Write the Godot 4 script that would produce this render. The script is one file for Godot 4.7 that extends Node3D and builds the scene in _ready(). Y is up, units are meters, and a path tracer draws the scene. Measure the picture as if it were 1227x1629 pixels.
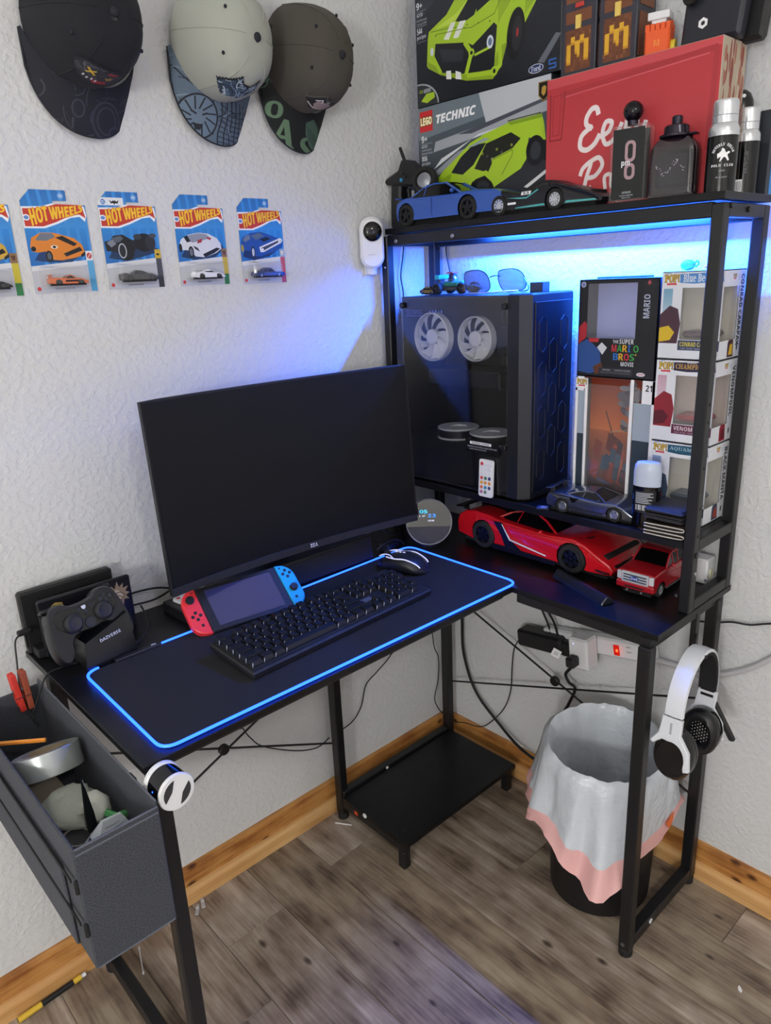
extends Node3D
# An L-shaped black computer desk with a hutch in the corner of a room. Units are metres, y is up, the corner of the room is the origin:
# the left wall is the plane z = 0, the right wall is the plane x = 0, the room lies at x < 0, z > 0.

const H := 0.752   # height of the desk top
const TAUF := TAU
var M := {}
var used := {}
var rng := RandomNumberGenerator.new()


func _ready() -> void:
	rng.seed = 7
	camera_and_light()
	make_materials()
	build_room()
	build_desk()
	build_lamps()
	build_desk_things()
	build_shelf_things()
	build_top_things()
	build_wall_things()
	build_under_desk()
	build_small_things()


func camera_and_light() -> void:
	var cam := Camera3D.new()
	cam.name = "camera"
	cam.position = Vector3(-1.4579, 1.3809, 1.3726)
	cam.rotation = Vector3(-0.3103, -0.7338, -0.0467)
	cam.fov = rad_to_deg(2.0 * atan(814.5 / 1167.5))
	cam.near = 0.02
	cam.current = true
	add_child(cam)
	var env := Environment.new()
	env.background_mode = Environment.BG_COLOR
	env.background_color = Color(0.02, 0.02, 0.025)
	env.tonemap_mode = Environment.TONE_MAPPER_LINEAR
	env.tonemap_exposure = 0.9
	env.sdfgi_enabled = true
	env.ssao_enabled = true
	env.ssil_enabled = true
	var we := WorldEnvironment.new()
	we.name = "world_environment"
	we.environment = env
	add_child(we)


# ------------------------------------------------------------------ mesh builder
class MB:
	var v := PackedVector3Array()
	var t := PackedVector2Array()
	var x := Transform3D.IDENTITY

	func at(p: Vector3, euler := Vector3.ZERO, sc := Vector3.ONE) -> MB:
		x = Transform3D(Basis.from_euler(euler).scaled_local(sc), p)
		return self

	func tri(a: Vector3, b: Vector3, c: Vector3, ta := Vector2.ZERO, tb := Vector2.ZERO, tc := Vector2.ZERO) -> void:   # counter-clockwise from outside
		v.append_array([x * a, x * c, x * b])
		t.append_array([ta, tc, tb])

	func quad(a: Vector3, b: Vector3, c: Vector3, d: Vector3, ta := Vector2(0, 1), tb := Vector2(1, 1), tc := Vector2(1, 0), td := Vector2(0, 0)) -> void:
		tri(a, b, c, ta, tb, tc)
		tri(a, c, d, ta, tc, td)

	func fix(from: int) -> void:   # turn the triangles added since «from» outward, by their signed volume
		var vol := 0.0
		for i in range(from, v.size(), 3):
			vol += v[i].dot(v[i + 1].cross(v[i + 2]))
		if vol > 0.0:
			for i in range(from, v.size(), 3):
				var p := v[i + 1]
				v[i + 1] = v[i + 2]
				v[i + 2] = p
				var q := t[i + 1]
				t[i + 1] = t[i + 2]
				t[i + 2] = q

	func box(c: Vector3, s: Vector3, b := 0.0015) -> MB:
		var n := v.size()
		var h := s * 0.5
		b = minf(b, minf(h.x, minf(h.y, h.z)) * 0.9)
		var p := {}
		for a in 3:
			for k in 8:
				var sg := Vector3(1 if k & 1 else -1, 1 if k & 2 else -1, 1 if k & 4 else -1)
				var e := h - Vector3(b, b, b)
				e[a] = h[a]
				p[a * 8 + k] = c + sg * e
		for a in 3:
			var u := 1 << ((a + 1) % 3)
			var w := 1 << ((a + 2) % 3)
			for s2 in [0, 1 << a]:
				var k: int = s2
				if s2:
					quad(p[a * 8 + k], p[a * 8 + (k | u)], p[a * 8 + (k | u | w)], p[a * 8 + (k | w)])
				else:
					quad(p[a * 8 + k], p[a * 8 + (k | w)], p[a * 8 + (k | u | w)], p[a * 8 + (k | u)])
			if b > 0.0:   # the edges along axis a
				for q in 4:
					var base: int = (u if q & 1 else 0) | (w if q & 2 else 0)
					var e1: int = (a + 1) % 3
					var e2: int = (a + 2) % 3
					var k0 := base
					var k1: int = base | (1 << a)
					if (q == 0) or (q == 3):
						quad(p[e1 * 8 + k0], p[e2 * 8 + k0], p[e2 * 8 + k1], p[e1 * 8 + k1])
					else:
						quad(p[e1 * 8 + k0], p[e1 * 8 + k1], p[e2 * 8 + k1], p[e2 * 8 + k0])
		if b > 0.0:
			for k in 8:
				var odd: bool = ((k & 1) + (k >> 1 & 1) + (k >> 2 & 1)) % 2 == 1
				if odd:
					tri(p[k], p[8 + k], p[16 + k])
				else:
					tri(p[k], p[16 + k], p[8 + k])
		fix_convex(n, x * c)
		return self

	func fix_convex(from: int, c: Vector3) -> void:
		for i in range(from, v.size(), 3):
			var nn := (v[i + 2] - v[i]).cross(v[i + 1] - v[i])
			if nn.dot((v[i] + v[i + 1] + v[i + 2]) / 3.0 - c) < 0.0:
				var p := v[i + 1]
				v[i + 1] = v[i + 2]
				v[i + 2] = p
				var q := t[i + 1]
				t[i + 1] = t[i + 2]
				t[i + 2] = q

	func lathe(prof: Array, segs := 24, cap := true) -> MB:   # prof: Vector2(r, y), around the y axis of x
		var n := v.size()
		for i in prof.size() - 1:
			var a: Vector2 = prof[i]
			var b: Vector2 = prof[i + 1]
			for k in segs:
				var f0 := TAU * k / segs
				var f1 := TAU * (k + 1) / segs
				var d0 := Vector3(cos(f0), 0, sin(f0))
				var d1 := Vector3(cos(f1), 0, sin(f1))
				var u0 := float(k) / segs
				var u1 := float(k + 1) / segs
				var w0 := 1.0 - float(i) / (prof.size() - 1)
				var w1 := 1.0 - float(i + 1) / (prof.size() - 1)
				var p0 := d0 * a.x + Vector3(0, a.y, 0)
				var p1 := d1 * a.x + Vector3(0, a.y, 0)
				var p2 := d1 * b.x + Vector3(0, b.y, 0)
				var p3 := d0 * b.x + Vector3(0, b.y, 0)
				if a.x > 1e-7:
					tri(p0, p2, p1, Vector2(u0, w0), Vector2(u1, w1), Vector2(u1, w0))
				if b.x > 1e-7:
					tri(p0, p3, p2, Vector2(u0, w0), Vector2(u0, w1), Vector2(u1, w1))
		if cap:
			for e in 2:
				var q: Vector2 = prof[0] if e == 0 else prof[-1]
				if q.x > 1e-6:
					for k in segs:
						var f0 := TAU * k / segs
						var f1 := TAU * (k + 1) / segs
						var p0 := Vector3(cos(f0) * q.x, q.y, sin(f0) * q.x)
						var p1 := Vector3(cos(f1) * q.x, q.y, sin(f1) * q.x)
						if e == 0:
							tri(Vector3(0, q.y, 0), p0, p1)
						else:
							tri(Vector3(0, q.y, 0), p1, p0)
		fix(n)
		return self

	func cyl(a: Vector3, b: Vector3, r: float, segs := 16, r2 := -1.0, bev := 0.0) -> MB:
		var keep := x
		var d := b - a
		var yy := d.normalized()
		var xx := yy.cross(Vector3.FORWARD if absf(yy.z) < 0.9 else Vector3.RIGHT).normalized()
		x = keep * Transform3D(Basis(xx, yy, xx.cross(yy)), a)
		var L := d.length()
		if r2 < 0.0:
			r2 = r
		if bev > 0.0:
			lathe([Vector2(r - bev, 0), Vector2(r, bev), Vector2(r2, L - bev), Vector2(r2 - bev, L)], segs)
		else:
			lathe([Vector2(r, 0), Vector2(r2, L)], segs)
		x = keep
		return self

	func ball(c: Vector3, r: Vector3, segs := 16, rows := 10) -> MB:
		var keep := x
		x = keep * Transform3D(Basis.from_scale(r), c)
		var pr := []
		for i in rows + 1:
			var a := -PI / 2 + PI * i / rows
			pr.append(Vector2(maxf(cos(a), 0.0) if i > 0 and i < rows else 0.0, sin(a)))
		lathe(pr, segs, false)
		x = keep
		return self

	func tube(path: Array, r: float, sides := 6, closed := false) -> MB:
		var n := v.size()
		var rings := []
		var m := path.size()
		var up := Vector3.UP
		var prev := Vector3.ZERO
		for i in m:
			var p: Vector3 = path[i]
			var q: Vector3 = path[(i + 1) % m] if closed else path[mini(i + 1, m - 1)]
			var o: Vector3 = path[(i - 1 + m) % m] if closed else path[maxi(i - 1, 0)]
			var d := (q - o).normalized()
			if i == 0:
				up = d.cross(Vector3.RIGHT if absf(d.x) < 0.8 else Vector3.UP).normalized()
			else:
				up = (up - d * up.dot(d)).normalized()
			var sd := d.cross(up)
			var ring := PackedVector3Array()
			for k in sides:
				var f := TAU * k / sides
				ring.append(p + (up * cos(f) + sd * sin(f)) * r)
			rings.append(ring)
		if closed:
			rings.append(rings[0])
		loft(rings, not closed)
		return self

	func loft(rings: Array, caps := true, ring_closed := true) -> MB:
		var n := v.size()
		var k: int = rings[0].size()
		for i in rings.size() - 1:
			var a: PackedVector3Array = rings[i]
			var b: PackedVector3Array = rings[i + 1]
			var w0 := float(i) / (rings.size() - 1)
			var w1 := float(i + 1) / (rings.size() - 1)
			for j in (k if ring_closed else k - 1):
				var j2 := (j + 1) % k
				var u0 := float(j) / k
				var u1 := float(j + 1) / k
				quad(a[j], a[j2], b[j2], b[j], Vector2(u0, w0), Vector2(u1, w0), Vector2(u1, w1), Vector2(u0, w1))
		if caps:
			for e in 2:
				var r: PackedVector3Array = rings[0] if e == 0 else rings[-1]
				var c := Vector3.ZERO
				for p in r:
					c += p
				c /= k
				for j in k:
					var j2 := (j + 1) % k
					if e == 0:
						tri(c, r[j2], r[j])
					else:
						tri(c, r[j], r[j2])
		if ring_closed:
			fix(n)
		return self

	func extrude(poly: Array, z0: float, z1: float, bev := 0.0) -> MB:   # poly of Vector2 in the local xy plane, pulled along z
		var n := v.size()
		var P := PackedVector2Array(poly)
		var area := 0.0
		for i in P.size():
			area += P[i].cross(P[(i + 1) % P.size()])
		if area < 0.0:
			P.reverse()
		var Q := inset(P, bev) if bev > 0.0 else P
		var bb := Rect2(P[0], Vector2.ZERO)
		for p in P:
			bb = bb.expand(p)
		var levels := [[Q, z0], [P, z0 + bev], [P, z1 - bev], [Q, z1]] if bev > 0.0 else [[P, z0], [P, z1]]
		for i in levels.size() - 1:
			var A: PackedVector2Array = levels[i][0]
			var B: PackedVector2Array = levels[i + 1][0]
			var za: float = levels[i][1]
			var zb: float = levels[i + 1][1]
			for j in P.size():
				var k := (j + 1) % P.size()
				quad(Vector3(A[j].x, A[j].y, za), Vector3(A[k].x, A[k].y, za), Vector3(B[k].x, B[k].y, zb), Vector3(B[j].x, B[j].y, zb))
		var ix := Geometry2D.triangulate_polygon(Q)
		if ix.is_empty():
			for j in range(1, Q.size() - 1):
				ix.append_array([0, j, j + 1])
		for i in range(0, ix.size(), 3):
			var a := Q[ix[i]]
			var b := Q[ix[i + 1]]
			var c := Q[ix[i + 2]]
			if (b - a).cross(c - a) < 0.0:
				var s := b
				b = c
				c = s
			var ua := (a - bb.position) / bb.size
			var ub := (b - bb.position) / bb.size
			var uc := (c - bb.position) / bb.size
			ua.y = 1 - ua.y
			ub.y = 1 - ub.y
			uc.y = 1 - uc.y
			tri(Vector3(a.x, a.y, z1), Vector3(b.x, b.y, z1), Vector3(c.x, c.y, z1), ua, ub, uc)
			tri(Vector3(a.x, a.y, z0), Vector3(c.x, c.y, z0), Vector3(b.x, b.y, z0), ua, uc, ub)
		return self

	static func inset(P: PackedVector2Array, d: float) -> PackedVector2Array:
		var o := PackedVector2Array()
		var m := P.size()
		for i in m:
			var a := (P[i] - P[(i - 1 + m) % m]).normalized()
			var b := (P[(i + 1) % m] - P[i]).normalized()
			var na := Vector2(-a.y, a.x)
			var nb := Vector2(-b.y, b.x)
			var s := na + nb
			var l := s.length_squared()
			o.append(P[i] + (s * (2.0 * d / l) if l > 0.3 else na * d))
		return o

	func add(mesh_v: PackedVector3Array, xf: Transform3D) -> void:
		for p in mesh_v:
			v.append(x * (xf * p))
			t.append(Vector2.ZERO)

	func mesh(m: Material, ang := 38.0) -> ArrayMesh:
		var nf := v.size() / 3
		var fn := PackedVector3Array()
		fn.resize(nf)
		for i in nf:
			fn[i] = (v[i * 3 + 2] - v[i * 3]).cross(v[i * 3 + 1] - v[i * 3])
		var nn := PackedVector3Array()
		nn.resize(v.size())
		if ang > 0.0:
			var near := {}
			for i in v.size():
				var key := Vector3i((v[i] * 40000.0).round())
				if near.has(key):
					near[key].append(i / 3)
				else:
					near[key] = [i / 3]
			var lim := cos(deg_to_rad(ang))
			for i in v.size():
				var mine := fn[i / 3].normalized()
				var s := Vector3.ZERO
				for f in near[Vector3i((v[i] * 40000.0).round())]:
					var o := fn[f]
					if o.normalized().dot(mine) > lim:
						s += o
				nn[i] = s.normalized() if s.length_squared() > 0.0 else mine
		else:
			for i in v.size():
				nn[i] = fn[i / 3].normalized()
		for i in v.size():
			if nn[i].length_squared() < 0.5:
				nn[i] = Vector3.UP
		var ar := []
		ar.resize(Mesh.ARRAY_MAX)
		ar[Mesh.ARRAY_VERTEX] = v
		ar[Mesh.ARRAY_NORMAL] = nn
		ar[Mesh.ARRAY_TEX_UV] = t
		var am := ArrayMesh.new()
		am.add_surface_from_arrays(Mesh.PRIMITIVE_TRIANGLES, ar)
		if m:
			am.surface_set_material(0, m)
		return am


static func rrect(w: float, h: float, r: float, n := 5, c := Vector2.ZERO) -> Array:   # a rounded rectangle around c
	var o := []
	for q in 4:
		var cc := Vector2((w / 2 - r) * (1 if q == 0 or q == 3 else -1), (h / 2 - r) * (1 if q < 2 else -1))
		for i in n + 1:
			var a := PI / 2 * (q + float(i) / n)
			o.append(c + cc + Vector2(cos(a), sin(a)) * r)
	return o


static func ngon(r: float, n: int, c := Vector2.ZERO, ph := 0.0, ry := -1.0) -> Array:
	var o := []
	for i in n:
		var a := ph + TAU * i / n
		o.append(c + Vector2(cos(a) * r, sin(a) * (r if ry < 0 else ry)))
	return o


static func v2(a: Array) -> Array:
	var o := []
	for i in range(0, a.size(), 2):
		o.append(Vector2(a[i], a[i + 1]))
	return o


static func v3(a: Array) -> Array:
	var o := []
	for i in range(0, a.size(), 3):
		o.append(Vector3(a[i], a[i + 1], a[i + 2]))
	return o


static func curve(pts: Array, per := 6) -> Array:   # Catmull-Rom through the points
	var o := []
	for i in pts.size() - 1:
		var p0 = pts[maxi(i - 1, 0)]
		var p1 = pts[i]
		var p2 = pts[i + 1]
		var p3 = pts[mini(i + 2, pts.size() - 1)]
		for k in per:
			var s := float(k) / per
			o.append(0.5 * (2.0 * p1 + (p2 - p0) * s + (2.0 * p0 - 5.0 * p1 + 4.0 * p2 - p3) * s * s + (3.0 * p1 - p0 - 3.0 * p2 + p3) * s * s * s))
	o.append(pts[-1])
	return o


# ------------------------------------------------------------------ scene helpers
func numbered(nm: String) -> String:
	used[nm] = used.get(nm, -1) + 1
	return nm if used[nm] == 0 else "%s_%03d" % [nm, used[nm]]


func tag(o: Node, label := "", category := "", group := "", kind := "") -> void:
	if label:
		o.set_meta("label", label)
	if category:
		o.set_meta("category", category)
	if group:
		o.set_meta("group", group)
	if kind:
		o.set_meta("kind", kind)


func thing(nm: String, label: String, category: String, p := Vector3.ZERO, euler := Vector3.ZERO, group := "") -> Node3D:
	var o := Node3D.new()
	o.name = numbered(nm)
	add_child(o, true)
	o.position = p
	o.rotation = euler
	tag(o, label, category, group)
	return o


func part(parent: Node, nm: String, b: MB, m: Material, ang := 38.0, label := "") -> MeshInstance3D:
	var o := MeshInstance3D.new()
	o.name = nm
	o.mesh = b.mesh(m, ang)
	parent.add_child(o, true)
	if label:
		o.set_meta("label", label)
	return o


func share(parent: Node, nm: String, mesh: Mesh, xf: Transform3D) -> MeshInstance3D:
	var o := MeshInstance3D.new()
	o.name = nm
	o.mesh = mesh
	o.transform = xf
	parent.add_child(o, true)
	return o


func solo(nm: String, b: MB, m: Material, label: String, category: String, p := Vector3.ZERO, euler := Vector3.ZERO, group := "", ang := 38.0) -> MeshInstance3D:
	var o := MeshInstance3D.new()
	o.name = numbered(nm)
	o.mesh = b.mesh(m, ang)
	o.position = p
	o.rotation = euler
	add_child(o, true)
	tag(o, label, category, group)
	return o


func structure(nm: String, b: MB, m: Material, ang := 38.0) -> MeshInstance3D:
	var o := MeshInstance3D.new()
	o.name = nm
	o.mesh = b.mesh(m, ang)
	add_child(o, true)
	o.set_meta("kind", "structure")
	return o


func lettering(parent: Node, text: String, w: float, h: float, xf: Transform3D, m: Material, font := "Droid Sans", bold := true, nm := "lettering", depth := 0.0004) -> MeshInstance3D:   # text that fills a w x h box around the origin of xf, facing its +z
	var f := SystemFont.new()
	f.font_names = PackedStringArray([font])
	f.font_weight = 700 if bold else 400
	var tm := TextMesh.new()
	tm.text = text
	tm.font = f
	tm.font_size = 32
	tm.pixel_size = 0.01
	tm.depth = 0.02
	tm.curve_step = 2.0
	tm.material = m
	var bb := tm.get_aabb()
	var s := Vector3(w / maxf(bb.size.x, 1e-5), h / maxf(bb.size.y, 1e-5), depth / maxf(bb.size.z, 1e-5))
	var c := bb.get_center()
	return share(parent, nm, tm, xf * Transform3D(Basis.from_scale(s), -c * s + Vector3(0, 0, depth / 2)))


# ------------------------------------------------------------------ printed art (flat print only)
class Art:
	var im: Image
	var s := 1.0
	var ss := 2
	static var glyphs := {}

	func _init(w: float, h: float, px: float, bg: Color) -> void:   # w x h in any unit, px pixels per unit
		s = px * ss
		im = Image.create(int(round(w * px)) * ss, int(round(h * px)) * ss, false, Image.FORMAT_RGBA8)
		im.fill(bg)

	func poly(a: Array, c: Color) -> void:   # [x, y, x, y ...], y down
		var P := PackedVector2Array()
		for i in range(0, a.size(), 2):
			P.append(Vector2(a[i], a[i + 1]) * s)
		fill(P, c)

	func fill(P: PackedVector2Array, c: Color) -> void:
		var y0 := INF
		var y1 := -INF
		for p in P:
			y0 = minf(y0, p.y)
			y1 = maxf(y1, p.y)
		var n := P.size()
		for y in range(maxi(int(ceil(y0 - 0.5)), 0), mini(int(floor(y1 - 0.5)), im.get_height() - 1) + 1):
			var yy := y + 0.5
			var xs := PackedFloat32Array()
			for i in n:
				var a := P[i]
				var b := P[(i + 1) % n]
				if (a.y <= yy) != (b.y <= yy):
					xs.append(a.x + (yy - a.y) / (b.y - a.y) * (b.x - a.x))
			xs.sort()
			for i in range(0, xs.size() - 1, 2):
				var xa := maxi(int(ceil(xs[i] - 0.5)), 0)
				var xb := mini(int(ceil(xs[i + 1] - 0.5)), im.get_width())
				if xb > xa:
					im.fill_rect(Rect2i(xa, y, xb - xa, 1), c)

	func rect(x: float, y: float, w: float, h: float, c: Color) -> void:
		im.fill_rect(Rect2i(int(round(x * s)), int(round(y * s)), int(round(w * s)), int(round(h * s))), c)

	func grad(x: float, y: float, w: float, h: float, c0: Color, c1: Color, down := true) -> void:
		var n := int(round((h if down else w) * s))
		for i in n:
			var c := c0.lerp(c1, float(i) / maxi(n - 1, 1))
			if down:
				im.fill_rect(Rect2i(int(x * s), int(y * s) + i, int(ceil(w * s)), 1), c)
			else:
				im.fill_rect(Rect2i(int(x * s) + i, int(y * s), 1, int(ceil(h * s))), c)

	func oval(cx: float, cy: float, rx: float, ry: float, c: Color, rot := 0.0, n := 32) -> void:
		var P := PackedVector2Array()
		for i in n:
			P.append((Vector2(cx, cy) + Vector2(cos(TAU * i / n) * rx, sin(TAU * i / n) * ry).rotated(rot)) * s)
		fill(P, c)

	func line(a: Array, w: float, c: Color) -> void:
		for i in range(0, a.size() - 2, 2):
			var p := Vector2(a[i], a[i + 1]) * s
			var q := Vector2(a[i + 2], a[i + 3]) * s
			var d := (q - p).normalized() * w * s * 0.5
			var o := Vector2(-d.y, d.x)
			fill(PackedVector2Array([p + o - d * 0.3, q + o + d * 0.3, q - o + d * 0.3, p - o - d * 0.3]), c)

	func text(str_: String, x: float, y: float, w: float, h: float, c: Color, font := "Droid Sans", bold := true, grow := 0.0, quad4 := []) -> void:   # the letters fill the box
		var key := str_ + font + str(bold)
		if not glyphs.has(key):
			var f := SystemFont.new()
			f.font_names = PackedStringArray([font])
			f.font_weight = 700 if bold else 400
			var tm := TextMesh.new()
			tm.text = str_
			tm.font = f
			tm.font_size = 48
			tm.pixel_size = 0.01
			tm.depth = 0.0
			tm.curve_step = 2.0
			var ar := tm.surface_get_arrays(0)
			var bb := tm.get_aabb()
			var vs: PackedVector3Array = ar[Mesh.ARRAY_VERTEX]
			var ix: PackedInt32Array = ar[Mesh.ARRAY_INDEX] if ar[Mesh.ARRAY_INDEX] != null else PackedInt32Array(range(vs.size()))
			var o := PackedVector2Array()
			for i in ix:
				o.append(Vector2((vs[i].x - bb.position.x) / maxf(bb.size.x, 1e-6), 1.0 - (vs[i].y - bb.position.y) / maxf(bb.size.y, 1e-6)))
			glyphs[key] = o
		var g: PackedVector2Array = glyphs[key]
		var offs := [Vector2.ZERO]
		if grow > 0.0:
			offs = []
			for k in 8:
				offs.append(Vector2(cos(TAU * k / 8), sin(TAU * k / 8)) * grow)
		for of in offs:
			for i in range(0, g.size(), 3):
				var P := PackedVector2Array()
				for k in 3:
					var q := Vector2(x + g[i + k].x * w, y + g[i + k].y * h)
					if quad4.size():   # the four corners of a bent box: tl, tr, br, bl, and how far its middle rises
						var u := g[i + k].x
						var top: Vector2 = quad4[0].lerp(quad4[1], u)
						var low: Vector2 = quad4[3].lerp(quad4[2], u)
						q = top.lerp(low, g[i + k].y) + Vector2(0, -quad4[4] * sin(u * TAU))
					P.append((q + of) * s)
				fill(P, c)

	func tex() -> ImageTexture:
		im.shrink_x2()
		return ImageTexture.create_from_image(im)


func mt(key: String, c: Color, rough := 0.5, metal := 0.0, o := {}) -> StandardMaterial3D:
	if M.has(key):
		return M[key]
	var m := StandardMaterial3D.new()
	m.resource_name = key
	m.albedo_color = c
	m.roughness = rough
	m.metallic = metal
	if o.has("spec"):
		m.metallic_specular = o.spec
	if o.has("tex"):
		m.albedo_texture = o.tex
	if o.has("tri"):
		m.uv1_triplanar = true
		m.uv1_world_triplanar = o.get("world", true)
		m.uv1_scale = Vector3.ONE * o.tri
	if o.has("bump"):
		m.heightmap_enabled = true
		m.heightmap_texture = o.bump
		m.heightmap_scale = o.get("deep", 0.1)
	if o.has("coat"):
		m.clearcoat_enabled = true
		m.clearcoat = o.coat
		m.clearcoat_roughness = o.get("coatr", 0.05)
	if o.has("emit"):
		m.emission_enabled = true
		m.emission = o.emit
		m.emission_energy_multiplier = o.get("power", 1.0)
	if o.has("alpha"):
		m.transparency = BaseMaterial3D.TRANSPARENCY_ALPHA
		m.albedo_color.a = o.alpha
		m.cull_mode = BaseMaterial3D.CULL_DISABLED
	if o.has("refract"):
		m.refraction_enabled = true
		m.refraction_scale = 0.05
		m.albedo_color.a = o.refract
	if o.has("back"):
		m.backlight_enabled = true
		m.backlight = o.back
	if o.has("sheen"):
		m.rim_enabled = true
		m.rim = o.sheen
		m.rim_tint = 0.5
	if o.has("twoside"):
		m.cull_mode = BaseMaterial3D.CULL_DISABLED
	M[key] = m
	return m


func printed(key: String, a: Art, rough := 0.45, o := {}) -> StandardMaterial3D:
	o["tex"] = a.tex()
	return mt(key, Color.WHITE, rough, 0.0, o)


func noise_tex(freq: float, oct := 4, type := FastNoiseLite.TYPE_SIMPLEX_SMOOTH, size := 512, ramp: Array = [], seed_ := 1) -> NoiseTexture2D:
	var n := FastNoiseLite.new()
	n.noise_type = type
	n.frequency = freq
	n.fractal_octaves = oct
	n.seed = seed_
	var t := NoiseTexture2D.new()
	t.width = size
	t.height = size
	t.seamless = true
	t.noise = n
	if ramp.size():
		var g := Gradient.new()
		var offs := PackedFloat32Array()
		var cols := PackedColorArray()
		for i in range(0, ramp.size(), 2):
			offs.append(ramp[i])
			cols.append(ramp[i + 1])
		g.offsets = offs
		g.colors = cols
		t.color_ramp = g
	return t


func grain(w: int, h: int, cols: Array, stretch: int, seed_: int, freq := 0.02) -> Image:   # wood grain that runs along the height of the picture
	var n := FastNoiseLite.new()
	n.seed = seed_
	n.frequency = freq
	n.fractal_octaves = 4
	var a := n.get_seamless_image(w, maxi(h / stretch, 8))
	a.resize(w, h, Image.INTERPOLATE_CUBIC)
	n.seed = seed_ + 9
	n.frequency = freq * 6.0
	var b := n.get_seamless_image(w, maxi(h / (stretch * 2), 8))
	b.resize(w, h, Image.INTERPOLATE_CUBIC)
	n.seed = seed_ + 5
	n.frequency = freq * 0.5
	var c := n.get_seamless_image(w, h)
	a.convert(Image.FORMAT_L8)
	b.convert(Image.FORMAT_L8)
	c.convert(Image.FORMAT_L8)
	var da := a.get_data()
	var db := b.get_data()
	var dc := c.get_data()
	var out := PackedByteArray()
	out.resize(w * h * 3)
	var lut := []
	for i in 256:
		var t := float(i) / 255.0 * (cols.size() - 1)
		var k := mini(int(t), cols.size() - 2)
		lut.append(cols[k].lerp(cols[k + 1], t - k))
	for i in w * h:
		var q := clampi((da[i] * 5 + db[i] * 3 + dc[i] * 4) / 12, 0, 255)
		q = clampi((q - 128) * 2 + 128, 0, 255)
		var col: Color = lut[q]
		out[i * 3] = col.r8
		out[i * 3 + 1] = col.g8
		out[i * 3 + 2] = col.b8
	return Image.create_from_data(w, h, false, Image.FORMAT_RGB8, out)


# ------------------------------------------------------------------ materials shared by many things
func make_materials() -> void:
	var plaster := noise_tex(0.06, 3, FastNoiseLite.TYPE_SIMPLEX_SMOOTH, 512, [0.0, Color.BLACK, 0.42, Color(0.1, 0.1, 0.1), 0.62, Color(0.75, 0.75, 0.75), 1.0, Color.WHITE], 3)
	mt("wall_paint", Color("#d2d3d4"), 0.62, 0.0, {"tri": 2.0, "bump": plaster, "deep": 0.08, "spec": 0.4})
	mt("ceiling_paint", Color("#f2f2ef"), 0.9)
	mt("far_paint", Color("#ececea"), 0.8)
	mt("black_steel", Color("#121214"), 0.42, 0.0, {"spec": 0.5})
	var oak := grain(256, 1024, [Color("#08080a"), Color("#0e0e10"), Color("#151518")], 10, 21)
	mt("black_board", Color.WHITE, 0.36, 0.0, {"tex": ImageTexture.create_from_image(oak), "tri": 1.4, "spec": 0.4})
	mt("black_plastic", Color("#131316"), 0.5)
	mt("lamp_clear", Color("#d6d8dc"), 0.1, 0.3)
	mt("dark_plastic", Color("#1d1e22"), 0.45)
	mt("gloss_black", Color("#08080a"), 0.12)
	mt("matte_black", Color("#0d0d0f"), 0.85)
	mt("rubber", Color("#141414"), 0.8)
	mt("white_plastic", Color("#dcdde0"), 0.35)
	mt("chrome", Color("#d8dade"), 0.2, 0.75)
	mt("silver", Color("#a8abb2"), 0.3, 1.0)
	mt("cable_black", Color("#0f0f11"), 0.55)
	mt("white_cable", Color("#cfd0d4"), 0.5)
	mt("clear_plastic", Color("#ffffff"), 0.06, 0.0, {"alpha": 0.03})
	mt("smoked_glass", Color("#101116"), 0.05, 0.0, {"alpha": 0.17, "spec": 0.7})
	mt("print_white", Color("#e9e9ec"), 0.5)
	mt("print_black", Color("#0c0c0e"), 0.5)
	mt("blue_glow", Color("#2060ff"), 0.4, 0.0, {"emit": Color(0.012, 0.072, 1.0).linear_to_srgb(), "power": 6.5})


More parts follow.
